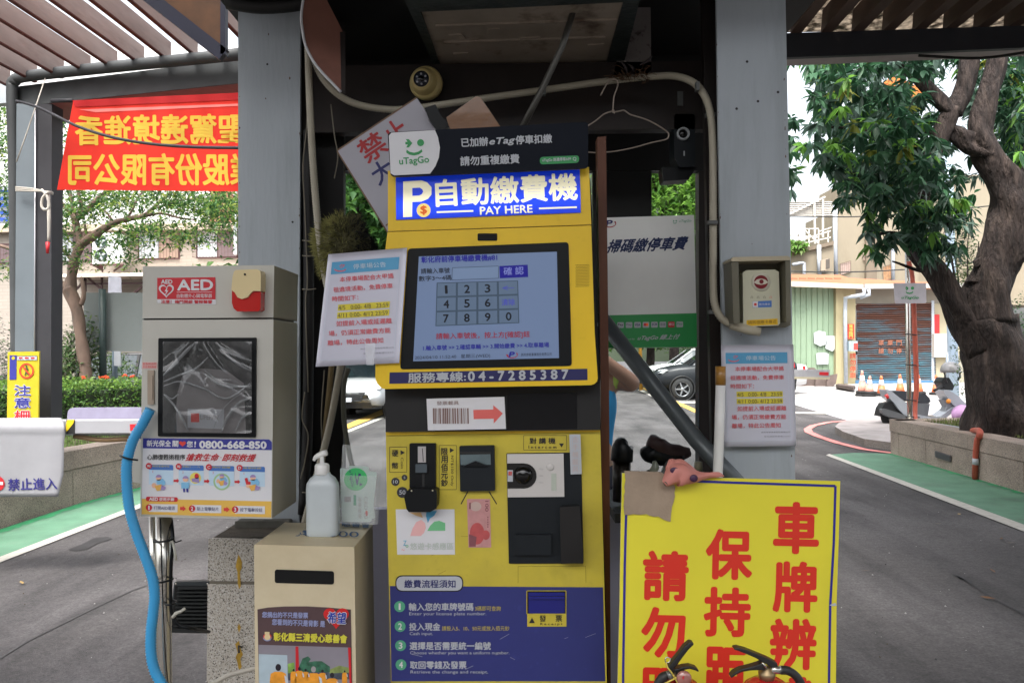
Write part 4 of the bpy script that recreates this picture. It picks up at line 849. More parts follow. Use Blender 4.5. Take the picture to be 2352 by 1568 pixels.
def df(pts, m, lift=.002): g.flat(SD, [D_(*p) for p in pts], m, lift)
df([(25,830),(1700,880),(1722,1540),(1735,2500),(45,2500)], M('photo_haze', C(156,150,160,.7), .5, var=.08, scale=6))
df([(30,1000),(550,1020),(560,1540),(560,2450),(45,2450)], M('photo_wall', C(178,196,206,.85), .5, var=.08, scale=12), .0024)
df([(560,1180),(680,1150),(690,1330),(565,1350)], M('photo_leaf', C(130,170,80,.85), .5, var=.3, scale=40), .0026)
df([(760,1250),(830,1080),(930,1040),(980,1090),(940,1150),(1050,1130),(1180,1130),(1330,1230),(1330,1330),(770,1330)], M('photo_tree', C(60,110,86,.8), .5, var=.4, scale=50), .0027)
df([(1330,1280),(1500,1210),(1690,1250),(1700,1340),(1320,1350)], M('photo_bush', C(140,156,90,.8), .5, var=.3, scale=40), .0026)
df([(560,1320),(1700,1330),(1705,1460),(570,1480)], M('photo_dark', C(84,92,104,.8), .5, var=.3, scale=40), .0024)
rp = M('photo_red', C(206,36,44,.85), .5); df([(700,860),(752,862),(765,1330),(705,1330)], rp, .003); df([(1660,880),(1712,884),(1724,1540),(1690,1540)], rp, .003)
vest = M('photo_vest', C(240,160,50,.85), .5, var=.1, scale=60); drk = M('photo_hair', C(40,34,44,.8), .5)
for x, y, k in [(385,1290,1.15),(770,1290,.55),(885,1310,.45),(1030,1320,1.0),(1195,1330,.5),(1370,1420,.85),(665,1310,.4),(1600,1330,.35)]:
    df([(x-120*k,y+60*k),(x-60*k,y+28*k),(x+60*k,y+28*k),(x+120*k,y+60*k),(x+135*k,y+240*k),(x+120*k,y+700*k),(x-130*k,y+700*k),(x-140*k,y+240*k)], vest, .0033); g.flat(SD, circ(*D_(x,y-40*k), 5.6*k, 7*k), drk if k != 1.0 else M('ink_grey', None), .0036)
    df([(x+95*k,y+80*k),(x+150*k,y+130*k),(x+165*k,y+240*k),(x+120*k,y+240*k)], M('photo_sleeve', C(206,212,222,.85), .5), .0038)
part(g, 'photo_print', dp)
g = G(); g.text(SD, '彰化縣三清愛心慈善會', 628.4, 1470.5, 796.7, 1476, 19, M('ink_lemon', C(222,214,70,.85), .5), .0045, .045)
blw = M('ink_periwinkle', C(150,156,196,.85), .5)
g.text(SD, '您捐出的不只是發票', 602, 1417, 707, 1419, 13, blw, .0045, .04); g.text(SD, '您看到的不只是背影 是', 624.6, 1434, 746, 1439, 14, blw, .0045, .04)
heart(g, SD, 772, 1420, 59, 49, M('ink_heart', C(214,40,40,.85), .5), .0045)
g.text(SD, '希望', 752, 1430, 794, 1432, 26, white_p, .006, .075); g.text(SD, '希望', 752.5, 1429.5, 793.5, 1431.5, 25, M('ink_royal', C(44,66,170,.85), .5), .0078, .02)
g.flat(SD, circ(614,1463,10,8.5), M('ink_periwinkle', None), .0045); g.flat(SD, circ(614,1461,9.5,7), red_p, .005); g.flat(SD, circ(614,1462,7), M('siren_cream', None), .0055); g.flat(SD, rect(608,1450,619,1456), M('siren_cream', None), .0055); part(g, 'lettering', dp)
# bottle on top
ctr = V((0,0,0)); byc = 2.10; bc = ST.P(742,1219); bc = at(742,1217,byc); bc.z = zt_+.001
bo = thing('pump_bottle', bc, 'translucent white hand sanitiser bottle with pump standing on the donation box', 'bottle')
milk = M('milky_plastic', (.62,.68,.70), .3, var=.04, trans=.25, spec=.5); wpl = M('white_plastic', (.75,.75,.73), .3, var=.02)
u = byc/FPX
H = lambda y: (1217-y)*u
g = G(); n = 28; prof = [(33,1219),(36,1216),(36.5,1200),(36.5,1112),(35,1100),(28,1088),(18,1080),(17,1076)]
def sq(ax, ay): 
    r = []
    for k in range(n):
        a = 2*math.pi*k/n; c_, s_ = math.cos(a), math.sin(a); e = .55; r.append((ax*abs(c_)**e*(1 if c_ > 0 else -1), ay*abs(s_)**e*(1 if s_ > 0 else -1)))
    return r
vs = []
for r, y in prof:
    for (x_, y_) in sq(r*u, r*u*.62): vs.append(bc+V((x_, y_, H(y))))
fs = [(i*n+k, i*n+(k+1) % n, (i+1)*n+(k+1) % n, (i+1)*n+k) for i in range(len(prof)-1) for k in range(n)]+[tuple(range(n-1,-1,-1)), tuple((len(prof)-1)*n+k for k in range(n))]
g.add(vs, fs, milk, True); part(g, 'bottle_body', bo)
g = G(); g.lathe(bc+V((-.001,0,H(1080))), [(.018,0),(.019,.002),(.019,H(1060)-H(1080)),(.016,H(1056)-H(1080)),(.006,H(1054)-H(1080)),(.0055,H(1040)-H(1080)),(.0035,H(1040)-H(1080))], wpl); part(g, 'cap', bo)
g = G(); hc = bc+V((.0005,0,H(1036))); g.tube([hc+V((.012,0,.006)), hc+V((0,0,.003)), hc+V((-.016,-.004,-.004)), hc+V((-.022,-.006,-.014))], [.0075,.0085,.006,.0035], wpl, seg=10, res=3); part(g, 'pump_head', bo)
# acrylic pocket with stickers
clr = M('acrylic', (.85,.88,.88), .05, var=0, trans=.0, alpha=.16, spec=.6); SC = Surf(2.16, 0, .12, 0, zt_); 
hd = thing('acrylic_pocket', (SC.P(822,1205).x, 2.16, zt_+.001), 'clear acrylic pocket of parking stickers standing behind the pump bottle', 'card holder')
g = G(); g.slab(SC, [(787,1021),(880,1024),(868,1204),(778,1200)], clr, 0, .002); g.slab(SC, [(781,1090),(866,1094),(862,1204),(778,1201)], clr, .03, .002); g.slab(SC, [(787,1021),(789,1021),(780,1200),(778,1200)], clr, .03, .03); part(g, 'pocket', hd)
crd = M('card_pale_green', C(196,214,208,.85), .5, var=.04, scale=20)
for i, (q, lab) in enumerate([([(781,1074),(866,1084),(853,1198),(786,1198)], 'pale green sticker card with the round winking emblem in the acrylic pocket'), ([(800,1069),(846,1071),(862,1190),(812,1196)], 'rear pale green sticker card partly hidden in the acrylic pocket')]):
    g = G(); g.slab(SC, rnd(q, 5), crd, .018-.006*i, .001)
    if i == 0:
        o = thing('sticker_card', SC.P(*q[2]), lab, 'card'); part(g, 'card', o)
        g = G(); g.flat(SC, circ(817,1100,27,26), M('card_green', C(60,196,110,.85), .5), .019); g.text(SC, 'uTagGo', 800, 1080, 806, 1118, 8, ink_navy, .020, .02, up=(8,0)); g.flat(SC, circ(826,1090,3.2), ink_navy, .02); g.text(SC, ')', 816, 1084, 816.5, 1114, 8, ink_navy, .02, .05, up=(8,0)); g.flat(SC, [(826,1108),(834,1112),(826,1116)], ink_navy, .02)
        g.flat(SC, rect(791,1140,806,1152), M('ink_grey', None), .02); g.flat(SC, rect(812,1136,818,1160), teal_p, .02); g.text(SC, '停車優惠', 822, 1140, 822.5, 1190, 8, M('ink_grey', None), .02, .0, up=(8,0)); g.text(SC, 'CRD 20', 836, 1140, 836.5, 1190, 8, M('ink_grey', None), .02, .0, up=(8,0)); g.flat(SC, circ(842,1178,3,6), red_p, .02); part(g, 'card_print', o)
    else: solo(g, 'sticker_card', lab, 'card')
# ================================================================== PAPER NOTICES
paper = M('laminated_paper', C(222,222,236,.82), .22, var=.015, scale=5, spec=.5, coat=.2)
hdr_b = M('notice_blue', C(96,172,214,.85), .35, var=.05, scale=6); ink_r = M('ink_notice_red', C(230,104,112,.85), .5, var=0); ink_w = M('ink_pale_blue', C(214,230,240,.85), .5, var=0)
hl = M('highlighter', C(230,214,70,.88), .4, var=.04, scale=10); ink_b = M('ink_brown_grey', C(110,100,70,.8), .5, var=0); ink_g = M('ink_grey_small', C(140,140,150,.8), .5, var=0)
def notice(sf, quad, label, edge=None):
    TL, TR, BR, BL = quad
    def q(u, v): return (TL[0]*(1-u)*(1-v)+TR[0]*u*(1-v)+BR[0]*u*v+BL[0]*(1-u)*v, TL[1]*(1-u)*(1-v)+TR[1]*u*(1-v)+BR[1]*u*v+BL[1]*(1-u)*v)
    o = thing('paper_notice', sf.P(*BL), label, 'notice', 'laminated car park notices')
    n = 14; g = G()
    for a in (0, 1):
        for j in range(n+1):
            for i in range(n+1): g.v.append(tuple(sf.P(*q(i/n, j/n), .0005-.0012*a)))
    g.mi(paper); N1 = (n+1)*(n+1)
    for i in range(n):
        for j in range(n):
            k = j*(n+1)+i; g.f.append((k,k+1,k+n+2,k+n+1)); g.f.append((N1+k+n+1,N1+k+n+2,N1+k+1,N1+k)); g.m += [0,0]; g.sm += [True,True]
    for i in range(n):
        for (k, k2) in ((i,i+1),(i*(n+1),(i+1)*(n+1)),(n*(n+1)+i,n*(n+1)+i+1),(i*(n+1)+n,(i+1)*(n+1)+n)): g.f.append((k,k2,N1+k2,N1+k)); g.m.append(0); g.sm.append(False)
    sheet_ = part(g, 'paper_sheet', o)
    g = G(); L = .0016
    def gflat(u0, v0, u1, v1, m, l):
        for k in range(12): a, b = u0+(u1-u0)*k/12, u0+(u1-u0)*(k+1)/12; g.flat(sf, [q(a,v0),q(b,v0),q(b,v1),q(a,v1)], m, l)
    gflat(.06, .074, .91, .182, hdr_b, L)
    def tx(s_, u0, u1, v, h, m, b=.012, l=.0026, sh=0): 
        a, b_ = q(u0, v), q(u1, v); g.text(sf, s_, *a, *b_, h*math.dist(TL, BL), m, l, b, sh)
    tx('停車場公告', .34, .75, .152, .046, ink_w, .01)
    a = q(.17,.13); 
    for i in range(7):
        t0, t1 = math.radians(20+i*20), math.radians(40+i*20); W_ = math.dist(TL, TR)
        g.flat(sf, [(a[0]+W_*.085*math.cos(t0), a[1]+W_*.05*math.sin(t0)), (a[0]+W_*.085*math.cos(t1), a[1]+W_*.05*math.sin(t1)), (a[0]+W_*.075*math.cos(t1), a[1]+W_*.035*math.sin(t1)), (a[0]+W_*.075*math.cos(t0), a[1]+W_*.035*math.sin(t0))], ink_r, .0022)
    tx('ク', .16, .23, .13, .03, ink_r, .03)
    tx('本停車場配合大甲媽', .185, .855, .257, .046, ink_r); tx('祖遶境活動，免費停車', .117, .855, .345, .046, ink_r); tx('時間如下：', .117, .44, .427, .046, ink_r)
    gflat(.195, .457, .833, .512, hl, L); gflat(.195, .526, .833, .58, hl, L)
    tx('4/5   0:00- 4/8   23:59', .205, .82, .506, .038, ink_b, .01); tx('4/11 0:00- 4/12 23:59', .205, .82, .574, .038, ink_b, .01)
    tx('如提前入場或延遲離', .2, .875, .65, .048, ink_r); tx('場，仍須正常繳費方能', .12, .87, .734, .048, ink_r); tx('離場，特此公告周知', .12, .79, .818, .048, ink_r)
    tx('興邦停車事業股份有限公司', .52, .92, .868, .013, ink_g, 0); tx('彰化府前停車場113.4.3', .56, .92, .91, .013, ink_g, 0)
    for (A_, B_) in ((q(.055,.06),q(.915,.06)),(q(.915,.06),q(.93,.945)),(q(.055,.06),q(.05,.945)),(q(.05,.945),q(.93,.945))): g.line(sf, A_, B_, .5, ink_w, L)
    part(g, 'notice_print', sheet_); return o
class Curl:
    """the head of the machine, the sheet easing away from it to the left"""
    n = SM.n
    def P(s, px, py, lift=0.0):
        k = max(0, (885-px))/160; return SM.P(px, py, .010+lift+.030*k*k+.004*math.sin(k*5+py*.01)*k)
notice(Curl(), [(754,584),(935,569),(917,833.3),(725,842)], 'crinkled white notice taped over the left edge of the payment machine screen')
tape = M('clear_tape', (.8,.82,.86), .1, var=.05, alpha=.35, spec=.8)
g = G(); g.slab(Surf(1.93, -.055), [(838,790),(862,788),(858,838),(842,838)], tape, 0, .0004); solo(g, 'tape_strip', 'strip of clear tape on the crinkled notice beside the screen', 'tape')
notice(Surf(2.315), [(1655.8,792.9),(1822.5,791.2),(1829.2,1023.4),(1663,1026)], 'flat white notice on the right steel pillar under the card reader')
# ================================================================== CARD READER ON THE RIGHT PILLAR
W6 = lambda x, y: (1569.2+x*.3355, 507.7+y*.3355)
def wq(*p): return [W6(*a) for a in p]
hood = M('reader_hood', C(120,116,98,.7), .45, var=.05, scale=6); rd_c = M('reader_cream', C(206,204,178,.85), .4, var=.02)
cdr = thing('card_reader', SPR.P(1745,752), 'olive hooded card reader with red eye emblem on the right steel pillar', 'card reader')
S1 = Surf(2.33); 
g = G(); g.slab(S1, wq((345,262),(725,248),(735,712),(700,728),(400,726),(340,690)), hood, 0, .01); part(g, 'back_plate', cdr)
g = G(); g.slab(S1, wq((330,262),(378,256),(388,700),(345,700)), hood, .075, .085); part(g, 'hood_side', cdr, .003)
g = G(); g.slab(S1, wq((700,250),(732,246),(738,690),(706,694)), hood, .075, .085); part(g, 'hood_side', cdr, .003)
g = G(); g.slab(S1, wq((325,262),(345,246),(715,238),(735,250),(730,268),(335,276)), M('hood_lip', C(196,184,156,.8), .4), .08, .09); part(g, 'hood_top', cdr, .002)
g = G(); g.slab(S1, wq((408,352),(436,336),(628,332),(655,348),(664,700),(650,714),(430,722),(412,704)), rd_c, .045, .05); rf = part(g, 'reader_face', cdr, .004)
g = G(); c_ = W6(533,417); ri = M('reader_ivory', C(220,216,196,.85), .35); dr = M('reader_red', C(130,24,34,.8), .3)
g.lathe(S1.P(*c_, .045), [(.0275,0),(.0265,.003),(0,.003)], ri, axis=S1.n, seg=32); g.flat(S1, circ(*c_, 16.2, 15.6), dr, .0487)
g.flat(S1, [(c_[0]-17,c_[1]+1),(c_[0]-9,c_[1]-6),(c_[0],c_[1]-8),(c_[0]+9,c_[1]-6),(c_[0]+17,c_[1]+1),(c_[0]+9,c_[1]+5),(c_[0],c_[1]+6.5),(c_[0]-9,c_[1]+5)], ri, .0492); g.flat(S1, circ(c_[0]+1,c_[1]-1,5), dr, .0497); part(g, 'eye_emblem', rf)
g = G(); 
for i in range(4): g.text(S1, '凸', *W6(462+i*43,528), *W6(478+i*43,528), 5, ink if i < 3 else red_p, .0455, .0)
g.slab(S1, wq((475,550),(605,544),(606,588),(476,592)), blu_p, .0457, .0005); g.flat(S1, wq((476,551),(512,549),(512,589),(477,590)), white_p, .0462); g.flat(S1, circ(*W6(494,570),3.2), red_p, .0467); g.text(S1, '新光保全', *W6(520,578), *W6(596,576), 5.5, white_p, .0465, .02)
g.slab(S1, wq((434,678),(646,666),(648,708),(434,718)), M('reader_tape', C(230,186,40,.88), .4), .0457, .0005); g.text(S1, '請將感應卡靠近', *W6(445,706), *W6(640,698), 8, M('ink_olive', C(150,110,30,.8), .5), .0465, .01); part(g, 'label_print', rf)
# ================================================================== CONDUITS AND CABLES
con = M('conduit_cream', C(186,178,158,.75), .5, var=.05, scale=12)
def cable(pts, r, m, name, label, cat, res=6, seg=8, **k):
    g = G(); g.tube(pts, r, m, seg=seg, res=res, **k); return solo(g, name, label, cat)
P2 = lambda Y, *p: [at(x, y, Y) for x, y in p]
cable([at(702,-30,2.5), at(702,60,2.5), at(716,120,2.5), at(745,185,2.5), at(800,232,2.52), at(880,251,2.55), at(960,248,2.56), at(1100,228,2.56), at(1250,207,2.57), at(1400,186,2.56), at(1500,176,2.54), at(1555,176,2.5), at(1600,196,2.45), at(1628,245,2.4), at(1637,330,2.38), at(1638,500,2.36), at(1638,640,2.34), at(1642,700,2.33), at(1662,735,2.32), at(1700,752,2.3), at(1738,762,2.3)], .0118, con, 'flexible_conduit', 'long cream ribbed conduit sweeping under the roof to the card reader', 'conduit', ridge=.13, pitch=.008, seg=12)
cable(P2(2.48, (706,60),(712,250),(722,420),(735,560),(750,650),(775,740),(783,820),(772,900),(752,1000),(728,1090),(700,1200)), .0115, con, 'flexible_conduit', 'cream ribbed conduit dropping behind the left notice to the sanitiser bottle', 'conduit', ridge=.13, pitch=.008, seg=12)
cable(P2(2.5, (800,845),(790,885),(790,960),(800,1030),(812,1080)), .008, M('conduit_grey2', C(120,120,104,.6), .5), 'grey_conduit', 'thin grey conduit running down beside the ribbed conduit left of the machine', 'conduit')
for k, (q, lab) in enumerate([(((701,100),(706,260),(696,380),(700,480),(706,640),(702,700),(708,900)), 'thin pale wire hanging down the inner edge of the left steel pillar'), (((760,240),(768,310),(776,360),(768,410)), 'thin wire looping on the dark post left of the tilted board'),
                          (((700,900),(694,960),(708,1000),(700,1060),(690,1100)), 'thin wire bowing out beside the defibrillator cabinet'), (((745,850),(738,960),(742,1040),(738,1100)), 'thin faint wire hanging right of the defibrillator cabinet')]):
    cable(P2(2.58-.02*k, *q), .0022, M('wire_pale', C(150,142,124,.6), .6), 'thin_wire', lab, 'wire', seg=6)
cable(P2(2.6, (709,300),(709,700),(706,1000),(696,1180)), .017, black_w, 'black_pipe', 'black pipe running down beside the left steel pillar', 'pipe', seg=12)
for i, y in enumerate((552,587,664,1130)):
    lab = ['top cable tie on the black pipe, above the duster', 'second cable tie on the black pipe, beside the duster', 'third cable tie on the black pipe, beside the notice', 'lowest cable tie on the black pipe, beside the bottle'][i]
    g = G(); g.tube([at(694,y,2.57), at(709,y+1,2.565), at(726,y-1,2.57)], .002, M('wire_pale', None), seg=6, res=4); solo(g, 'cable_tie', lab, 'cable tie')
for (x, y, lab) in [(1250,207,'grey clip on the ribbed conduit above the machine'), (1603,197,'grey clip where the ribbed conduit bends by the hanger'), (1633,262,'grey clip on the ribbed conduit at the top of the right pillar'), (1638,510,'grey clip on the ribbed conduit midway down the right pillar'), (1640,716,'grey clip on the ribbed conduit just above its end')]:
    Y = 2.56 if x < 1300 else 2.42 if y < 300 else 2.35
    g = G(); g.slab(Surf(Y-.016), rect(x-11, y-4, x+11, y+4) if x > 1610 else rect(x-4, y-10, x+4, y+10), M('clip_grey', C(110,112,110,.6), .5), 0, .02); solo(g, 'conduit_clip', lab, 'clip')
g = G(); g.tube([at(1678,745,2.29), at(1718,757,2.29), at(1745,762,2.29)], [.0135,.0145,.013], M('conduit_sleeve', C(190,182,160,.8), .5), seg=12); solo(g, 'conduit_sleeve', 'cream tape sleeve at the end of the conduit under the card reader', 'sleeve')
# ================================================================== UNDER THE ROOF
dc = thing('dome_camera', at(979,194,2.58), 'yellowed dome camera with black lens ring above the machine', 'camera'); iv = M('old_ivory', C(206,186,126,.85), .4, var=.05, scale=10)
ax = V((-.12,-1,-.1)).normalized()
g = G(); g.lathe(at(981,194,2.64), [(.054,0),(.055,.02),(.05,.035),(.0,.036)], iv, axis=ax, seg=32); part(g, 'base', dc)
g = G(); g.lathe(at(976,190,2.62), [(.046,.0),(.044,.022),(.036,.042),(.029,.052),(.0265,.040)], iv, axis=ax, seg=32, cap=False); g.lathe(at(976,190,2.62), [(.030,.050),(.030,.054),(.026,.053)], iv, axis=ax, seg=32, cap=False); part(g, 'eyeball', dc)
g = G(); g.lathe(at(976,190,2.62), [(.0265,.0),(.0265,.05),(0,.051)], M('lens_grey', (.03,.035,.045), .15), axis=ax, seg=32); part(g, 'lens', dc)
lc = at(976,190,2.62)+ax*.0515; uu = ax.cross(V((0,0,1))).normalized(); ww = uu.cross(ax)
g = G()
for k in range(6): g.lathe(lc+uu*.016*math.cos(k*math.pi/3+.5)+ww*.016*math.sin(k*math.pi/3+.5), [(.0038,0),(.002,.0015),(0,.002)], M('led_lens', (.45,.45,.5), .2), axis=ax, seg=10)
g.lathe(lc, [(.0095,0),(.008,.002),(0,.0022)], glossb, axis=ax, seg=16); part(g, 'infrared_leds', dc)
# round sign seen obliquely
rs = thing('round_sign', at(760,100,2.4), 'back of a round reddish sign with white rim hanging by the left pillar', 'sign')
rim = [(702,-30),(695,10),(692,40),(694,65),(702,105),(719,140),(740,167),(762,190),(783,212)]
g = G(); sfr = Surf(2.42, .35, 0, -.55); sback = M('sign_back_red', C(150,100,84,.7), .6, var=.12, scale=6, col2=C(130,80,66,.6), c2scale=2)
g.slab(sfr, rim+[(787,208),(788,75),(776,50),(735,-30)], sback, 0, .004); part(g, 'plate', rs)
g = G(); g.tube([sfr.P(x, y, .001) for x, y in rim], .0042, white_p, seg=8, res=4); part(g, 'rim', rs)
g = G(); g.slab(sfr, [(781,74),(793,72),(793,214),(784,210)], brown_w, .002, .01); part(g, 'hanger_strip', rs)
# lamp tray under the roof
lt = thing('ceiling_tray', at(1190,90,2.4), 'grimy white ceiling tray in a grey metal frame under the roof', 'ceiling tray'); zc_ = at(1195,158,2.72).z
def zp(px, py, z=None): return gr(px, py, zc_ if z is None else z)
tp = M('tray_white', C(168,154,138,.7), .6, var=.12, scale=5, col2=C(120,100,84,.6), c2scale=7, c2lo=.56, c2hi=.7, bump=.3, bscale=12); tf = M('tray_frame', C(70,80,78,.45), .5, .3, var=.2, scale=20, bump=.3, bscale=40)
inn_ = [zp(966,28), zp(1432,6), zp(1392,148), zp(1016,164)]; out_ = [zp(922,-14), zp(1480,-40), zp(1432,150), zp(1004,168)]
g = G(); g.prism([p+V((0,0,.006)) for p in inn_], V((0,0,.02)), tp); tray = part(g, 'panel', lt)
g = G()
for i in range(4):
    j = (i+1) % 4; g.prism([inn_[i], inn_[j], out_[j], out_[i]], V((0,0,.05)), tf)
part(g, 'frame', lt)
for a, b in [((1020,100),(1390,88)), ((1000,62),(1418,48))]:
    g = G(); g.bar(zp(*a)+V((0,0,.004)), zp(*b)+V((0,0,.004)), .008, .008, tp); part(g, 'rib', tray)
for q in [((1030,84),(1062,82),(1070,92),(1040,95)), ((1195,90),(1240,88),(1236,104),(1190,104)), ((1120,70),(1150,68),(1150,84),(1118,84)), ((1040,126),(1075,124),(1076,134),(1046,136)), ((1350,106),(1388,104),(1386,108),(1352,110))]:
    g = G(); g.prism([zp(*p)+V((0,0,.002)) for p in q], V((0,0,.006)), tp); part(g, 'patch', tray, .002)
g = G(); g.slab(Surf(2.66), [(1436,-30),(1494,-30),(1496,160),(1484,172),(1440,168),(1408,176),(1424,110),(1440,60)], M('plaster_board', C(146,138,134,.6), .8, var=.1, scale=10, col2=C(100,90,84,.5), c2scale=40, c2lo=.55, c2hi=.65), 0, .03); solo(g, 'plaster_board', 'mottled pale board hanging beside the ceiling tray', 'board')
g = G(); sfn = Surf(2.54); twg = M('twig', (.10,.05,.022), .8, var=.2)
random.seed(5)
for i in range(46):
    x, y = random.uniform(1410,1490), random.uniform(158,186); a = random.uniform(0,6.28); l = random.uniform(14,38)
    g.tube([sfn.P(x,y,random.uniform(-.02,.03)), sfn.P(x+math.cos(a)*l*.5+random.uniform(-6,6), y+math.sin(a)*l*.3-random.uniform(0,8), random.uniform(0,.04)), sfn.P(x+math.cos(a)*l, y+math.sin(a)*l*.5, random.uniform(-.02,.03))], [.0016,.0012,.0006], twg, seg=5, res=2)
for q in [(1470,150,1498,128),(1440,170,1424,140),(1455,165,1440,146)]: g.tube([sfn.P(q[0],q[1],.02), sfn.P((q[0]+q[2])/2+5,(q[1]+q[3])/2,.03), sfn.P(q[2],q[3],.02)], [.0025,.005,.001], M('dry_leaf', (.04,.03,.03), .7), seg=6, res=3)
o = solo(g, 'bird_nest', 'tangle of dry twigs on the conduit below the pale board', 'nest'); o['kind'] = 'stuff'
g = G(); g.tube(P2(2.3, (1332,-20),(1290,110),(1240,215),(1196,300)), .0095, M('rod_grey', C(104,102,96,.55), .4, .4), seg=12); solo(g, 'metal_rod', 'grey rod slanting from the roof to behind the machine header', 'rod')
# tilted prohibition board, tape, card
bt_ = thing('tilted_board', at(860,440,2.4), 'tilted white board with red characters wedged behind the machine header', 'board'); sft = Surf(2.38, 0, 0)
g = G(); g.slab(sft, [(776,347),(958,226),(1110,460),(928,592)], M('board_white', C(190,188,198,.75), .4, var=.04, scale=4), 0, .006); part(g, 'board', bt_)
g = G(); wd = M('board_edge', C(150,120,96,.6), .7)
for a, b in [((776,347),(958,226)),((776,347),(928,592))]: g.bar(sft.P(*a, -.003), sft.P(*b, -.003), .004, .008, wd)
part(g, 'edge', bt_)
g = G(); g.line(sft, (886,518), (925,492), 3, wd, .001); g.text(sft, '禁', 846, 378, 896, 344, 56, M('ink_board_red', C(190,44,48,.8), .5), .001, .02); g.text(sft, '止', 902, 338, 944, 310, 52, MATS['ink_board_red'], .001, .02); g.text(sft, '大', 872, 428, 912, 402, 50, ink_navy, .001, .02); part(g, 'lettering', bt_)
g = G(); g.slab(Surf(2.355), [(975,248),(1000,240),(1014,268),(1038,290),(1004,300),(986,276)], blk, 0, .02); solo(g, 'black_bracket', 'black bracket behind the header board beside the white board', 'bracket')
g = G(); g.slab(Surf(2.32), [(1025,270),(1094,221),(1104,224),(1112,236),(1150,292),(1034,298)], M('cardboard_taped', C(150,96,40,.65), .3, var=.1, scale=12, coat=.3, bump=.2, bscale=30), 0, .01); solo(g, 'cardboard', 'brown taped cardboard corner sticking up behind the header board', 'cardboard')
# wire hanger
hg = M('hanger_wire', C(176,160,146,.7), .35, .3, var=.05)
Q = lambda x, y: (1015.4+x*.2531, y*.2531)
g = G(); g.tube([at(*Q(*p), 2.5) for p in [(1440,866),(1470,805),(1500,755),(1530,722),(1570,722),(1594,750),(1588,800),(1562,870),(1554,940),(1550,1010)]], .0022, hg, seg=8, res=3)
g.tube([at(*Q(*p), 2.5) for p in [(1550,1010),(1505,1022),(1460,1042),(1400,1092),(1320,1145),(1200,1230),(1180,1300),(1210,1360),(1330,1384),(1480,1382),(1600,1368),(1750,1338),(1900,1296),(2020,1270),(2050,1250),(2056,1220),(2040,1195),(1960,1140),(1850,1085),(1720,1045),(1690,1030),(1650,1003),(1600,1012),(1545,1020)]], .0022, hg, seg=8, res=3)
for i in range(3): g.tube([at(*Q(1540+i*6,1000+i*9),2.495), at(*Q(1562+i*4,1008+i*9),2.495)], .003, hg, seg=8)
solo(g, 'coat_hanger', 'bare wire coat hanger hooked on the conduit right of the machine', 'hanger')
# black plate camera on the kiosk
bc_ = thing('plate_camera', at(1572,320,2.7), 'black box camera with pale lens ring hanging inside the kiosk', 'camera'); sb_ = Surf(2.66)
g = G(); g.slab(sb_, rnd([(1549,262),(1596,262),(1597,382),(1560,384),(1549,360)], 5), blk2, 0, .09); g.slab(sb_, [(1540,245),(1600,245),(1600,270),(1545,272)], blk, -.01, .09); g.slab(sb_, [(1520,384),(1600,384),(1582,412),(1524,416)], blk, -.02, .07); part(g, 'case', bc_, .004)
g = G(); g.slab(sb_, rect(1556,210,1569,243), M('clip_grey', None), .01, .004); part(g, 'bracket', bc_)
g = G(); g.lathe(sb_.P(1568,309,0), [(.0215,0),(.0215,.012),(.016,.014),(.015,.008)], M('lens_ring', C(190,194,196,.8), .3), axis=sb_.n, seg=28); part(g, 'lens_ring', bc_)
g = G(); g.lathe(sb_.P(1568,309,0), [(.015,0),(.0145,.010),(.008,.014),(0,.015)], glossb, axis=sb_.n, seg=24); part(g, 'lens', bc_); g = G(); g.slab(sb_, rect(1570,347,1573,358), pale, .001, .001); part(g, 'status_light', bc_)
# feather duster
dusm = [M('duster_olive', (.22,.21,.07), .9, var=.3, scale=20), M('duster_dark', (.075,.07,.03), .9, var=.3, scale=20), M('duster_black', (.008,.008,.007), .9)]
du = thing('duster', at(790,580,2.5), 'olive feather duster head standing behind the crinkled notice', 'duster')
g = G(); random.seed(11); cdu = at(790,572,2.5)
for i in range(5200):
    a, b = random.uniform(0,6.283), math.acos(random.uniform(-1,1)); d = V((math.sin(b)*math.cos(a), math.sin(b)*math.sin(a), math.cos(b)))
    R_ = .100*random.uniform(.78,1.02); R_ *= 1+.12*math.sin(3*a+4*b)
    c = cdu+V((d.x*R_*.92, d.y*R_*.6, d.z*R_*1.05)); dd_ = (d+V((random.uniform(-.5,.5),random.uniform(-.5,.5),random.uniform(-.5,.5)-.2))).normalized()*.020; s2 = dd_.cross(V((0,1,0))).normalized()*.0016
    k = d.x+random.uniform(-.35,.35); g.add([c-s2, c+s2, c+dd_], [(0,1,2)], dusm[0 if k < -.05 else 1 if k < .45 else 2])
part(g, 'feathers', du, kind='stuff')
g = G(); g.tube([cdu, cdu+V((-.04,.02,-.3)), cdu+V((-.09,.03,-.75))], .009, M('duster_cane', C(150,130,90,.6), .6), seg=8); part(g, 'handle', du)
g = G(); g.lathe(cdu+V((0,0,-.07)), [(0,0),(.06,.02),(.085,.06),(.085,.1),(.055,.14),(0,.155)], dusm[1], seg=16, sy=.6); part(g, 'core', du)
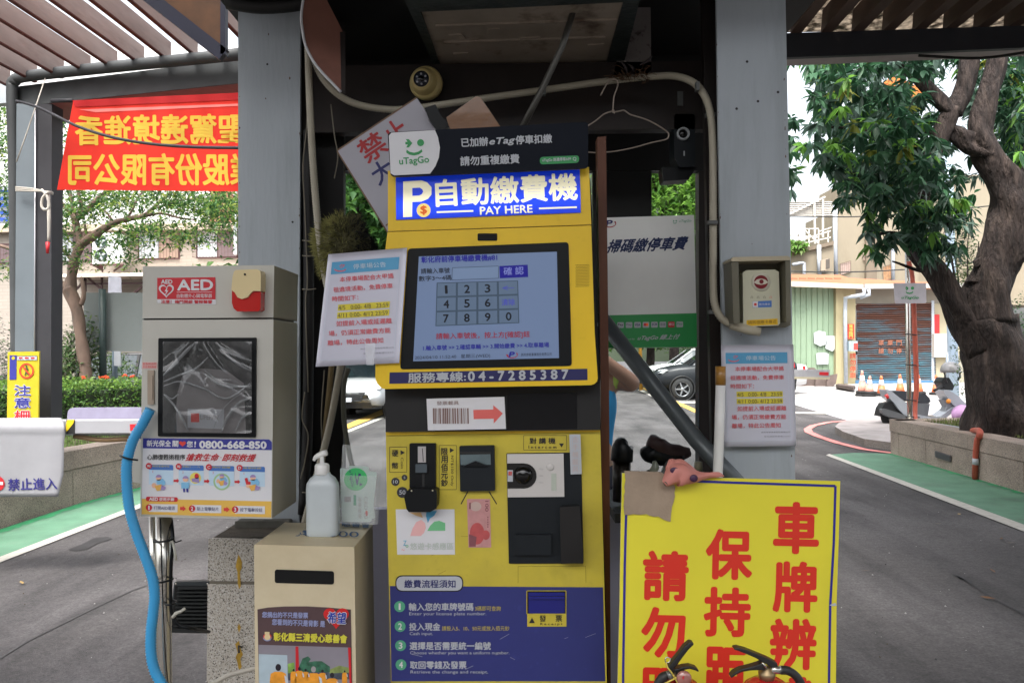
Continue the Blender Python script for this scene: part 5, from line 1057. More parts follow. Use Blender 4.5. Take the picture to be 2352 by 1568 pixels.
# ================================================================== RIGHT OF THE MACHINE
wp = M('wood_post', C(118,64,32,.6), .5, var=.15, scale=5, stretch=(4,4,.4), bump=.15, bscale=40, coat=.1)
g = G(); g.slab(Surf(2.22), [(1372,315),(1392,313),(1399,900),(1403,1568),(1407,2060),(1388,2060),(1384,1568),(1380,900)], wp, 0, .05); solo(g, 'wooden_post', 'thin red brown wooden post standing against the right side of the machine', 'post')
g = G(); g.tube([at(1385,735,2.58), at(1500,884,2.50), at(1600,1010,2.40), at(1712,1130,2.26)], .0255, M('tube_grey', C(120,128,132,.5), .35, .2, var=.06, scale=6), seg=20); solo(g, 'grey_tube', 'thick grey tube slanting behind the yellow sign from the machine to the pillar', 'tube')
tubes = thing('white_pipe', at(1653,1100,2.26), 'upright white pipe with a brown taped end in front of the right pillar', 'pipe')
g = G(); g.tube([at(1655,880,2.24), at(1652,1000,2.24), at(1648,1105,2.24), at(1640,1500,2.24)], .0138, wpl, seg=20); part(g, 'pipe', tubes)
g = G(); g.tube([at(1655,841,2.24), at(1655,884,2.24)], .0146, M('brown_tape', C(176,128,60,.75), .35, var=.1, scale=20, coat=.3), seg=20); part(g, 'tape', tubes)
# yellow warning board leaning in front
SY = Surf(1.86, .02, .05, .5, 1.1)
yb = thing('warning_board', SY.P(1680,2000), 'large yellow board with red characters and blue border at lower right', 'sign board')
sy_m = M('board_yellow', C(232,222,60,.88), .42, var=.03, scale=3, bump=.03, bscale=60, col2=C(216,202,60,.84), c2scale=2, c2lo=.5, c2hi=.9)
out = [(1429,1086),(1619,1096),(1929.9,1104.3),(1926,1250),(1921.5,1387),(1920,1568),(1918,2000),(1408,2000),(1418.5,1568),(1423,1380),(1426,1200)]
g = G(); g.slab(SY, out, sy_m, 0, .005, M('board_side', C(190,190,196,.8), .5)); ybp = part(g, 'board', yb)
g = G(); bl = M('border_blue', C(44,44,150,.8), .45)
def poly_line(g, sf, pts, w_, m, lift):
    for i in range(len(pts)-1): g.line(sf, pts[i], pts[i+1], w_, m, lift+i*.00003)
poly_line(g, SY, [(1434,2000),(1431,1568),(1435,1300),(1438,1183),(1440,1098),(1619,1105.5),(1919,1115.5),(1915,1250),(1907,1387),(1904,1568),(1903,2000)], 5.6, bl, .0008); part(g, 'border', ybp)
rdk = M('ink_bright_red', C(226,54,36,.85), .45, var=.02)
for ch, x0, x1, y0, y1 in [('車',1775,1880.5,1151,1269.7),('牌',1774,1877,1287,1404),('辨',1767,1874.5,1418,1535.5),('識',1765,1872,1552,1668),('保',1619.5,1727.6,1213,1329),('持',1615,1723.5,1346,1460),('距',1616,1713.5,1483,1600),('請',1475,1581,1262.6,1377.6),('勿',1471,1573.6,1391.8,1508),('跟',1469,1575,1531,1650)]:
    g = G(); g.text(SY, ch, x0+4, y1-3, x1-4, y1-1, y1-y0-7, rdk, .0009, .036); part(g, 'character', ybp)
g = G(); g.slab(SY, [(1919,1384),(1912,1386),(1905,1389),(1912,1391),(1922,1390)], pale, .0022, .001); part(g, 'dent', ybp)
# torn kraft paper folded over the board
K4 = lambda x, y: (1384.6+x*.1413, 978.5+y*.1413)
kr = M('kraft_paper', C(178,158,136,.72), .8, var=.10, scale=14, bump=.5, bscale=25)
kp_ = [K4(*p) for p in [(365,735),(560,738),(760,742),(965,752),(1100,850),(1178,990),(1165,1080),(1172,1130),(1150,1230),(1125,1300),(1112,1400),(1100,1550),(1040,1535),(980,1510),(900,1462),(830,1466),(760,1450),(712,1425),(600,1436),(500,1425),(420,1440),(352,1440),(340,1300),(350,1200),(345,1130),(362,1060),(350,980),(372,870),(360,800)]]
g = G(); g.slab(SY, kp_, kr, .004, .0015); g.slab(SY, kp_[:4]+[K4(965,775),K4(365,765)], kr, .005, .02); solo(g, 'kraft_paper', 'torn brown kraft paper folded over the top left corner of the yellow board', 'paper')
# pink glove
gl = thing('pink_glove', SY.P(1560,1110,.02), 'limp pink rubber glove with dark spots draped over the yellow board', 'glove'); pk = M('glove_pink', C(214,140,128,.8), .5, var=.04, scale=8)
def K5(x, y, l): return SY.P(*K4(x, y), l)
g = G(); g.tube([K5(1005,940,.030), K5(1070,880,.030), K5(1170,790,.026), K5(1290,790,.024), K5(1430,815,.022), K5(1580,810,.018), K5(1740,790,.012), K5(1880,785,.010), K5(1965,812,.006)], [.0075,.014,.026,.0255,.0185,.0105,.0065,.0062,.002], pk, seg=20, res=4, bump=.07)
g.tube([K5(1150,800,.024), K5(1130,680,.016), K5(1125,560,.004)], [.016,.016,.009], pk, seg=16, res=4); g.tube([K5(1130,640,.012), K5(1250,640,.008), K5(1400,720,.008), K5(1520,790,.01)], [.012,.016,.013,.008], pk, seg=16, res=4)
part(g, 'glove_body', gl)
g = G(); sp = M('spot_violet', C(74,40,76,.7), .5); 
for (x, y, rx, ry) in [(1165,715,11,7.5),(1480,845,10,9)]: g.lathe(K5(x, y, .0475), [(rx*.00095,0),(rx*.0008,.001),(0,.0015)], sp, axis=SY.n, seg=14, sy=ry/rx)
part(g, 'dark_spot', gl); 
g = G(); g.lathe(K5(1030,925,.034), [(.0065,0),(.0062,.003),(0,.0032)], M('cuff_dark_green', (.02,.045,.03), .6), axis=(K5(1005,940,.036)-K5(1060,890,.03)).normalized(), seg=14); part(g, 'cuff_opening', gl)
# things on the sill behind the board
sl = Surf(2.62)
g = G(); shz = at(1500,1150,2.7).z
g = G(); g.box((at(1395,1150,2.7).x, 2.5, shz-.03), (at(1660,1150,2.7).x, 2.94, shz), black_w); part(g, 'sill', ki)
fl = thing('flask', at(1430,1140,2.62), 'black flask with grey body on the sill right of the machine', 'flask')
g = G(); g.tube([at(1428,1150,2.62), at(1428,1056,2.62)], .030, M('flask_grey', C(66,62,56,.5), .3, .5), seg=20); part(g, 'body', fl)
g = G(); g.tube([at(1428,1058,2.6), at(1430,1030,2.6), at(1434,1017,2.6), at(1440,1012,2.6)], [.036,.035,.028,.008], blk, seg=20, res=3); g.slab(Surf(2.56), [(1445,1023),(1455,1024),(1454,1034)], pale, 0, .003); part(g, 'lid', fl)
cable([sl.P(*K4(*p)) for p in [(740,230),(800,260),(900,340),(1050,420),(1250,440),(1420,420)]], [.018,.028,.034,.030,.026,.014], M('sleeve_maroon', (.035,.016,.016), .6), 'maroon_glove', 'dark maroon glove lying on the sill behind the grey tube', 'glove', seg=16, res=4, bump=.06)
cable([sl.P(*K4(*p)) for p in [(700,330),(760,420),(950,480),(1300,500)]], [.02,.034,.034,.024], blk, 'black_cloth', 'black cloth heaped under the maroon glove on the sill', 'cloth', seg=14, res=4, bump=.08)
bt2 = thing('small_bottle', at(1503,1080,2.55), 'small dark bottle with pale rounded cap on the sill behind the kraft paper', 'bottle')
g = G(); g.tube([at(1495,1120,2.56), at(1497,1080,2.56)], .016, M('bottle_dark', (.012,.016,.022), .2), seg=16); part(g, 'bottle_body', bt2)
g = G(); g.tube([at(1498,1084,2.55), at(1505,1072,2.55), at(1503,1058,2.55)], [.012,.013,.006], M('cap_pale', C(150,156,140,.7), .3), seg=16, res=3); part(g, 'cap', bt2)
bt3 = thing('water_bottle', at(1605,1090,2.5), 'clear bottle with cream cap behind the pink glove', 'bottle')
g = G(); g.tube([at(1604,1130,2.5), at(1604,1086,2.5), at(1604,1080,2.5)], [.024,.022,.012], M('bottle_grey', C(110,118,112,.5), .15, trans=.3), seg=18); part(g, 'bottle_body', bt3)
g = G(); g.tube([at(1604,1080,2.5), at(1604,1060,2.5)], .0125, M('cap_cream', C(190,184,160,.7), .4), seg=18); part(g, 'cap', bt3)
g = G(); g.tube([at(1530,1110,2.58), at(1535,1085,2.58), at(1541,1064,2.58), at(1550,1060,2.58)], [.02,.022,.015,.006], M('bag_clear', C(150,156,154,.6), .15, trans=.3), seg=14, res=3, bump=.1); solo(g, 'plastic_bag', 'crumpled clear plastic bag behind the cuff of the pink glove', 'bag')
# ---- poster board in the window
SQ = Surf(2.645); gq = M('poster_green', C(50,160,84,.85), .4, var=.02); wq_ = M('poster_white', C(236,236,232,.95), .4, var=.02)
qb = thing('payment_poster', SQ.P(1500,797), 'white and green payment poster in the kiosk window right of the machine', 'poster')
g = G(); g.slab(SQ, [(1388,500),(1594,494),(1601,797),(1392,800)], wq_, 0, .004); pp = part(g, 'board', qb)
g = G(); g.flat(SQ, [(1391,724),(1600,719),(1601,796.5),(1392,799)], gq, .001); part(g, 'green_band', pp)
g = G(); g.text(SQ, '掃碼繳停車費', 1398, 581, 1578, 573, 30, M('ink_deep_navy', C(34,50,96,.8), .5), .0015, .032, .08); plogo(g, SQ, 1400, 513, 1.1, ink_navy, M('ink_board_red', None), .0015); wink(g, SQ, 1550, 508, .22, teal_p, .0015); g.text(SQ, 'uTagGo', 1560, 512, 1588, 511, 7, teal_p, .0015, .01, .1)
g.text(SQ, 'uTagGo 線上付', 1466, 783, 1560, 780, 13, pale, .002, .03, .08); g.text(SQ, 'Powered by', 1427, 782, 1458, 781, 5, pale, .002, 0); part(g, 'lettering', pp)
for i in range(8):
    x = 1418+i*19.4; y = 740-i*.25
    g = G(); g.slab(SQ, rnd([(x,y),(x+15,y-.2),(x+15,y+13),(x,y+13.2)], 2, 2), pale if i != 6 else aed_red, .0018, .0006); 
    c_ = [ink, ink_g, ink_navy, aed_red, ink_navy, ink_g, white_p, teal_p][i]
    if i == 3: g.flat(SQ, circ(x+5.5,y+6,3.4), aed_red, .0022); g.flat(SQ, circ(x+9.5,y+6,3.4), M('coin_orange', None), .0021)
    else: g.text(SQ, ['Pay','Pay','VISA','','JCB','悠遊','街口','Pay'][i], x+1.5, y+9, x+13.5, y+9, 6, c_, .0023, .02)
    part(g, 'payment_icon', pp)
# ================================================================== FIRE EXTINGUISHERS
def ext(cx, cy, Y, label, flip, tag_):
    """cx,cy: neck of the valve in the photo"""
    u = Y/FPX; n0 = at(cx, cy, Y); o = thing('fire_extinguisher', n0+V((0,0,-.36)), label, 'fire extinguisher', 'fire extinguishers')
    red = M('extinguisher_red', C(196,22,34,.8), .25, var=.03, coat=.5); br = M('brass', (.30,.22,.12), .4, .7, var=.1); bk = M('lever_black', (.018,.018,.018), .4, var=.1)
    o.location = n0+V((0,0,-.46)); o['_o'] = tuple(o.location)
    g = G(); g.lathe(n0+V((0,0,-.46)), [(.05,0),(.057,.01),(.058,.03),(.058,.395),(.054,.412),(.044,.426),(.030,.435),(.018,.438)], red, seg=36); part(g, 'cylinder', o)
    g = G(); g.lathe(n0+V((0,0,-.024)), [(.015,0),(.015,.006),(.017,.008),(.017,.016),(.012,.019),(.012,.026),(.0,.027)], br, seg=20); part(g, 'valve', o)
    return o, bk, br, red, n0, u
o, bk, br, red, n0, u = ext(1761,1533,1.66,'fire extinguisher with brass neck and black hose in front of the yellow board', 1, 0)
F5 = lambda x, y: (1540*.92308+x*.2237, 1570*.92308+y*.2237)
def fp(Y, *P): return [at(*F5(*p), Y) for p in P]
def lever(Y, pts, widths, name, o, bk):
    g = G(); P = fp(Y, *pts); n = len(P)
    for s_ in (-1, 1): pass
    # flattened bar: sections of given height, 22 mm deep
    vs = []
    for i, p in enumerate(P):
        d = (P[min(i+1,n-1)]-P[max(i-1,0)]).normalized(); nn = d.cross(V((0,1,0))).normalized()*widths[i]*Y/FPX*.2237/2
        vs += [p+nn+V((0,-.010,0)), p+nn+V((0,.010,0)), p-nn+V((0,.010,0)), p-nn+V((0,-.010,0))]
    fs = [(i*4+k, i*4+(k+1) % 4, (i+1)*4+(k+1) % 4, (i+1)*4+k) for i in range(n-1) for k in range(4)]+[(3,2,1,0),((n-1)*4,(n-1)*4+1,(n-1)*4+2,(n-1)*4+3)]
    g.add(vs, fs, bk); part(g, name, o, .003)
lever(1.66, [(1172,165),(1210,165),(1290,190),(1400,235),(1500,285),(1590,335),(1600,360)], [14,32,40,44,60,70,40], 'carry_handle', o, bk)
lever(1.655, [(1140,455),(1175,420),(1240,385),(1340,365),(1430,350),(1480,340)], [16,28,30,36,60,80], 'squeeze_lever', o, bk)
g = G(); g.tube(fp(1.645, (1470,320),(1495,345),(1520,380)), .0022, ss, seg=8); part(g, 'safety_pin', o)
g = G(); g.tube(fp(1.655, (1560,395),(1600,390),(1670,395)), .0085, ss, seg=14); part(g, 'hose_ferrule', o)
g = G(); g.tube(fp(1.655, (1660,395),(1730,400),(1800,440),(1850,500),(1880,580),(1890,750),(1860,1000),(1800,1400)), .0088, M('hose_rubber', (.02,.02,.02), .5), seg=14, res=5); part(g, 'hose', o)
o2, bk, br, red, n0, u = ext(1553,1530,1.72,'fire extinguisher with gauge and yellow cord in front of the yellow board', -1, 0)
lever(1.70, [(760,110),(730,115),(680,160),(620,240),(560,320),(520,370),(560,410)], [24,50,56,54,60,70,40], 'carry_handle', o2, bk)
lever(1.70, [(808,392),(780,370),(720,352),(660,360),(600,390),(570,400)], [14,26,30,34,50,60], 'squeeze_lever', o2, bk)
g = G(); g.tube(fp(1.69, (480,270),(475,300),(490,320),(520,310),(530,280),(505,265),(480,270)), .0013, ss, seg=6, res=3); part(g, 'safety_pin', o2)
g = G(); g.lathe(at(*F5(662,470), 1.68), [(.015,0),(.016,.006),(.014,.010),(0,.011)], M('gauge_clear', C(190,130,120,.7), .1, coat=.6), axis=V((0,-1,0)), seg=24); g.slab(Surf(1.667), [F5(650,480),F5(662,455),F5(672,470),F5(660,495)], aed_red, 0, .001); part(g, 'gauge', o2)
g = G(); g.tube(fp(1.69, (545,440),(500,445),(455,470),(420,510),(395,560),(380,700),(400,1200)), [.0085,.0085,.0105,.0095,.009,.009,.009], MATS['hose_rubber'], seg=14, res=5); part(g, 'hose', o2)
g = G(); g.tube(fp(1.685, (540,440),(500,455)), .0098, M('ferrule_grey', C(150,150,146,.6), .3, .5), seg=14); part(g, 'hose_ferrule', o2)
cable(fp(1.675, (485,320),(500,370),(540,420),(570,470),(600,520),(640,600)), .0017, M('cord_yellow', C(224,200,90,.85), .6), 'yellow_cord', 'thin yellow cord tied to the left fire extinguisher', 'cord', seg=6)
cable(fp(1.672, (590,470),(540,500),(490,525),(460,540)), .0017, M('cord_yellow', None), 'yellow_cord', 'short yellow cord end crossing the left fire extinguisher hose', 'cord', seg=6)
# ================================================================== VEGETATION HELPERS
def leafmat(n, c, tr=.35, rough=.45, var=.25):
    if n in MATS: return MATS[n]
    m = M(n, c, rough, var=var, scale=2.5, spec=.35); t = m.node_tree; b = t.nodes['Principled BSDF']
    a = t.nodes.new('ShaderNodeBsdfTranslucent'); x = t.nodes.new('ShaderNodeMixShader'); x.inputs[0].default_value = tr
    t.links.new(b.inputs['Base Color'].links[0].from_socket, a.inputs[0]); t.links.new(b.outputs[0], x.inputs[1]); t.links.new(a.outputs[0], x.inputs[2]); t.links.new(x.outputs[0], t.nodes['Material Output'].inputs[0]); return m
def leaves(name, parent, centres, L_, W_, mats, droop=.5, n_per=1, seed=1, fold=.25, rich=False, **k):
    """many leaf-sized faces, each folded along its rib"""
    R = np.random.default_rng(seed); c = np.repeat(np.asarray(centres, float), n_per, axis=0); n = len(c)
    a = R.uniform(0, 2*np.pi, n); el = R.normal(-droop, .45, n)
    d = np.stack([np.cos(a)*np.cos(el), np.sin(a)*np.cos(el), np.sin(el)], 1)
    up = np.array([0,0,1.])+R.normal(0, .35, (n,3)); s = np.cross(d, up); s /= np.linalg.norm(s, axis=1)[:,None]+1e-9; nn = np.cross(s, d)
    l = L_*R.uniform(.6,1.25,n)[:,None]; w_ = W_*R.uniform(.7,1.2,n)[:,None]; st = c+d*(.06*L_ if n_per > 1 else 0)
    p0 = st; p3 = st+d*l-np.array([0,0,1])*l*.18; m1 = st+d*l*.45
    if rich:
        q1, q2 = st+d*l*.28, st+d*l*.62-np.array([0,0,1])*l*.05; hw = s*w_/2; uf = nn*w_*fold
        v = np.stack([p0, q1+hw*.92+uf, q2+hw*.85+uf*.8, p3, q2-hw*.85+uf*.8, q1-hw*.92+uf, q1, q2], 1).reshape(-1,3)
        FT = np.array([[0,1,6],[6,1,2],[6,2,7],[7,2,3],[0,6,5],[5,6,7],[5,7,4],[4,7,3]]); NV = 8
    else:
        v = np.stack([p0, m1+s*w_/2+nn*w_*fold, p3, m1-s*w_/2+nn*w_*fold, m1], 1).reshape(-1,3)
        FT = np.array([[0,1,4],[4,1,2],[0,4,3],[4,2,3]]); NV = 5
    off = np.array(parent['_o'] if parent is not None else (0,0,0)); v = v-off
    me = bpy.data.meshes.new(name); f = (np.arange(n)[:,None,None]*NV+FT[None]).reshape(-1,3)
    me.vertices.add(len(v)); me.vertices.foreach_set('co', v.ravel()); me.loops.add(len(f)*3); me.loops.foreach_set('vertex_index', f.ravel().astype(np.int32))
    me.polygons.add(len(f)); me.polygons.foreach_set('loop_start', np.arange(len(f), dtype=np.int32)*3)
    for m_ in mats: me.materials.append(m_)
    mi = np.repeat(R.integers(0, len(mats), n), len(FT)) if 'mi' not in k else np.repeat(np.repeat(k['mi'], n_per), len(FT))
    me.polygons.foreach_set('material_index', mi.astype(np.int32)); me.update(calc_edges=True); me.validate()
    o = bpy.data.objects.new(name, me); S.collection.objects.link(o)
    if parent is not None: o.parent = parent; o['_o'] = parent['_o']
    return o
def ball(c, r, n, R, shell=.35):
    p = R.normal(size=(n,3)); p /= np.linalg.norm(p, axis=1)[:,None]; rr = (R.uniform(shell**3, 1, n)**(1/3))[:,None]
    return np.asarray(c)+p*rr*np.asarray(r)
bark = M('bark_dark', (.021,.014,.012), .9, var=.35, scale=16, bump=1.0, bscale=30, stretch=(1,1,.22), col2=(.055,.040,.033), c2scale=9, c2lo=.47, c2hi=.66); bark.node_tree.nodes['Bump'].inputs['Distance'].default_value = .06
bark2 = M('bark_smooth', (.15,.10,.075), .75, var=.2, scale=6, bump=.4, bscale=14, stretch=(1,1,.4), col2=(.10,.075,.06), c2scale=5, c2lo=.5, c2hi=.7)
# ================================================================== BIG TREE ON THE RIGHT
TY = 9.6
bt = thing('big_tree', at(2290,1000,TY), 'big forked tree with rough dark bark in the right planter', 'tree')
g = G()
def limb(pts, rad, bump=.10, seg=16, Y=None, m=bark):
    g.tube([at(x, y, TY if len(p_) == 2 else p_[2]) for p_ in pts for x, y in [p_[:2]]], [r*TY/FPX for r in rad], m, seg=seg, res=6, bump=bump)
limb([(2318,1060),(2306,985),(2300,920),(2290,850),(2280,790),(2270,730)], [92,80,72,68,62,54])
limb([(2268,740),(2268,680),(2285,620),(2305,560),(2322,500),(2318,440),(2290,390),(2262,340),(2250,290),(2268,220),(2290,150),(2300,60)], [56,49,45,46,45,40,34,29,26,24,21,18], seg=16)
limb([(2252,805),(2214,738),(2180,675),(2142,615),(2104,565),(2100,505),(2116,450),(2130,385),(2160,310),(2188,250)], [38,31,27,25,23,19,20,19,19,20])
limb([(2188,258),(2150,225),(2110,180),(2070,140),(2030,80)], [18,16,14,13,11]); limb([(2188,262),(2210,220),(2222,170),(2228,120),(2232,60)], [20,20,21,20,17])
limb([(2270,350),(2225,330),(2196,305),(2178,288)], [26,22,18,5], .2); limb([(2330,470),(2352,400,9.9),(2370,330,10.2),(2385,240,10.5)], [26,20,17,12])
limb([(2236,660),(2243,650),(2240,640)], [8,22,6]); limb([(2258,600),(2250,590)], [24,14])
for q in [((2102,560),(2070,540,9.3),(2030,535,9.0),(2005,548,8.9)), ((2110,480),(2050,430,9.2),(1960,400,8.8),(1900,390,8.6)), ((2130,390),(2060,330,9.3),(1980,300,9),(1880,290,8.8)), ((2070,140),(1980,160,9.2),(1900,190,9)), ((2160,310),(2080,280,9.9),(1990,230,10.2),(1900,240,10.3)), ((2105,520),(2160,520,9.1),(2190,505,8.9)), ((2090,560),(2120,620,9.0),(2050,600,8.9))]:
    limb(q, [9,6,4,2], .05, 8)
trunk = part(g, 'trunk', bt)
R = np.random.default_rng(3)
mg = [leafmat('leaf_deep', (.026,.075,.040)), leafmat('leaf_mid', (.045,.125,.058)), leafmat('leaf_grey', (.12,.19,.15), .3, .25), leafmat('leaf_bright', (.16,.34,.06), .5), leafmat('leaf_yellow', (.20,.22,.04), .5)]
def inpoly(x, y, P):
    r = False; j = len(P)-1
    for i in range(len(P)):
        if (P[i][1] > y) != (P[j][1] > y) and x < (P[j][0]-P[i][0])*(y-P[i][1])/(P[j][1]-P[i][1])+P[i][0]: r = not r
        j = i
    return r
def scatter(polyg, n, Y0, Y1, R, holes=()):
    xs = [p[0] for p in polyg]; ys = [p[1] for p in polyg]; out = []
    while len(out) < n:
        x, y = R.uniform(min(xs), max(xs)), R.uniform(min(ys), max(ys))
        if inpoly(x, y, polyg) and not any((x-h[0])**2/h[2]**2+(y-h[1])**2/h[3]**2 < 1 for h in holes): out.append(tuple(at(x, y, R.uniform(Y0, Y1))))
    return np.array(out)
holes = [(1836,200,34,74),(1850,260,30,30),(1850,360,30,26),(1872,420,56,40),(1905,450,26,24),(2190,180,26,34),(2100,195,14,16),(2050,175,30,20),(1955,260,16,14),(1840,300,20,26),(2240,300,14,22),(1990,205,12,9),(1960,165,10,8),(2000,470,20,18),(1900,300,9,8),(2010,300,7,6)]
dense = [(1812,120),(2100,60),(2360,60),(2360,300),(2230,420),(2140,440),(2060,470),(1990,440),(1930,470),(1860,400),(1815,470),(1812,340)]
pc = np.concatenate([scatter(dense, 780, 8.0, 12.0, R, holes+[(2260,260,110,240),(2180,220,60,110)]), scatter(dense, 420, 9.95, 13.0, R, holes), scatter([(2190,120),(2360,120),(2360,330),(2300,330),(2190,240)], 130, 10.0, 13.0, R, [(2185,170,22,26),(2240,300,14,16)])]); mi = R.choice(5, len(pc), p=[.44,.28,.17,.09,.02])
leaves('crown', bt, pc, .165, .058, mg, droop=.55, n_per=9, seed=4, mi=mi, rich=True, fold=.12)
low = [(1985,440),(2060,420),(2130,450),(2190,430),(2240,440),(2225,520),(2180,560),(2130,590),(2060,560),(2010,600),(1990,560)]
pc = scatter(low, 125, 8.5, 9.3, R, [(2180,520,20,30),(2215,500,14,30)]); mi = R.choice(5, len(pc), p=[.28,.30,.20,.17,.05])
leaves('crown', bt, pc, .15, .052, mg, droop=.8, n_per=9, seed=5, mi=mi, rich=True, fold=.12)
pc = scatter([(2180,480),(2235,470),(2225,560),(2180,600),(2150,560)], 22, 8.7, 9.2, R); leaves('crown', bt, pc, .17, .045, mg[:3], droop=.6, n_per=7, seed=6)
pc = scatter([(2290,160),(2380,120),(2400,500),(2330,500),(2310,330)], 170, 9.5, 13.0, R); leaves('crown', bt, pc, .2, .055, [mg[0],mg[1],mg[3]], droop=.5, n_per=8, seed=7)
# shrubs behind the trunk
def shrub(px, py, Y, w_, h_, n, mats, label, ls=.07, name='shrub', cat='shrub', z=None):
    b = at(px, py, Y); b.z = 0 if z is None else z; o = thing(name, b, label, cat); R = np.random.default_rng(int(px+py))
    g = G()
    for k in range(7): 
        a = R.uniform(0,6.28); g.tube([b, b+V((math.cos(a)*w_*.15,math.sin(a)*w_*.15,h_*.5)), b+V((math.cos(a)*w_*.35,math.sin(a)*w_*.35,h_*.85))], [.03,.02,.006], bark, seg=6, res=2)
    part(g, 'stems', o); c = []
    for k in range(9): c.append(ball((b.x+R.uniform(-.3,.3)*w_, b.y+R.uniform(-.25,.25)*w_, b.z+h_*R.uniform(.35,.8)), (w_*.26,w_*.22,h_*.22), n//9, R))
    leaves('foliage', o, np.concatenate(c), ls, ls*.4, mats, droop=-.1, seed=int(px)); return o
g_sh = [leafmat('shrub_pale', (.14,.20,.07)), leafmat('shrub_mid', (.06,.13,.04)), leafmat('shrub_dark', (.03,.07,.02))]
shrub(2226,880,13.5,.75,3.9,3000,g_sh,'pale green shrub behind the fork of the big tree')
shrub(2345,880,12.6,1.6,2.6,4200,[g_sh[1],g_sh[2],mg[0]],'dark green shrub right of the big trunk at the edge of the picture')
R = np.random.default_rng(9)
fl_o = M('flower_orange', (.7,.25,.03), .6)
g = G(); 
for i in range(30):
    p = at(R.uniform(2318,2352), R.uniform(828,850), R.uniform(11.3,11.5)); g.lathe(p, [(0,-.02),(.03,0),(0,.02)], fl_o, seg=6)
o = solo(g, 'orange_flowers', 'small orange flowers in the dark shrub beside the big trunk', 'flowers'); o['kind'] = 'stuff'
# ================================================================== SIGN ON POLE, PIPES
sp_ = thing('pole_sign', at(2083,975,11.6), 'small white sign with green winking emblem on a pole in front of the shutter', 'sign'); SPO = Surf(11.36)
g = G(); g.tube([at(2084,560,11.62), at(2086,800,11.62), at(2090,985,11.62)], .034, ss, seg=14); g.lathe(at(2090,968,11.62), [(.10,0),(.10,.01),(.05,.03)], ss, seg=14); part(g, 'pole', sp_)
g = G(); g.slab(SPO, rnd([(2053,650),(2127,650),(2128,696),(2056,697)], 3), M('sign_white', C(214,206,214,.8), .4), 0, .01); pt_ = part(g, 'plate', sp_)
g = G(); wink(g, SPO, 2089, 663, .46, green_p, .003); g.text(SPO, 'uTagGo', 2071, 688, 2110, 688, 8, green_p, .003, .04, .1); part(g, 'lettering', pt_)
orp = M('pipe_salmon', C(196,96,76,.8), .5, var=.1, scale=8); grp = M('pipe_grey', C(170,174,178,.7), .45, var=.06)
g = G(); g.tube([at(2087,600,11.5), at(2096,640,11.5), at(2101,760,11.5), at(2105,880,11.5), at(2102,930,11.5), at(2103,962,11.45), at(2112,971,11.4)], [.031,.031,.033,.036,.032,.031,.03], orp, seg=12, res=5); ow = solo(g, 'salmon_pipe', 'salmon corrugated pipe strapped to the pole of the small winking sign', 'pipe')
for k, y in enumerate((768,838,919,957)):
    g = G(); g.tube([at(2080,y-1,11.52), at(2094,y,11.43), at(2112,y+1,11.52)], .009, ink, seg=6, res=3); solo(g, 'pipe_strap', ['top black strap round the salmon pipe under the winking sign','second black strap round the salmon pipe','third black strap round the salmon pipe, beside the scooter seat','lowest black strap round the salmon pipe near the planter'][k], 'strap')
dn = (V((*c1,0))-V((*c0,0))).normalized()
def wallpt(px, py):       # on the face of the right planter
    n = V((-dn.y, dn.x, 0)); 
    if n.y > 0: n = -n
    s = Surf.plane(V((*c0,0))+n*0.0, n); return s
WP = wallpt(0,0); WP.n = WP.n if WP.n.dot(C0-WP.o) > 0 else -WP.n
def SALM(g): g.tube([WP.P(2250,1000,.035), WP.P(2244,1010,.04), WP.P(2241,1040,.035), WP.P(2239,1099,.035)], .031, orp, seg=12)
pA, pB = V((c0[0]+.05, c0[1]-.1, .56)), None
g = G(); g.tube([at(2110,971,11.35), at(2150,976,10.9), at(2195,983,10.2), at(2232,989,9.75)], .028, grp, seg=12); solo(g, 'grey_pipe', 'grey pipe lying along the top of the right planter wall', 'pipe')
g = G(); g.tube([at(2230,989,9.78), WP.P(2246,988,-.05), WP.P(2251,993,.03), WP.P(2248,1005,.04)], [.032,.034,.036,.034], orp, seg=12, res=3); SALM(g); solo(g, 'salmon_pipe', 'salmon pipe bending over the planter wall down to the green strip', 'pipe')
g = G(); g.tube([WP.P(2241,1052,.035), WP.P(2240.5,1066,.035)], .034, pale, seg=12); solo(g, 'pipe_collar', 'pale collar on the salmon pipe on the planter wall', 'collar')
g = G(); q = [V((*xy(x, 1070), 0)) for x in (2160,)]
g = G(); g.slab(WP, [(2147,1035),(2181,1046),(2181,1060),(2147,1049)], M('vent_grey', C(110,108,112,.5), .5), .03, .02)
for i in range(5): g.flat(WP, [(2149,1038.5+i*2.4),(2180,1048+i*2.4),(2180,1049+i*2.4),(2149,1039.5+i*2.4)], steel_dk, .032)
solo(g, 'wall_vent', 'small grey slotted vent low on the right planter wall', 'vent')
# ================================================================== BARRIER ON THE RIGHT
ba2 = thing('barrier_arm', at(1870,860,13), 'grey barrier arm with red reflector beside the right pillar', 'barrier arm')
SBR = Surf(13.0); g = G(); g.slab(SBR, [(1760,848),(1906,849),(1906,866),(1760,864)], M('arm_grey', C(176,176,180,.75), .4), 0, .1); arm = part(g, 'arm', ba2, .01)
g = G(); g.slab(SBR, [(1760,864),(1906,866),(1905,871),(1760,869)], M('arm_edge', C(200,190,160,.8), .5), 0, .1); part(g, 'rubber_edge', ba2)
g = G(); g.slab(SBR, [(1882,854),(1903,854.5),(1903,862),(1882,861)], aed_red, .003, .003); part(g, 'reflector', arm)
g = G(); g.box((3.95,12.85,0),(4.25,13.2,1.22), M('barrier_box', C(196,190,170,.8), .5)); part(g, 'barrier_post', ba2, .02)
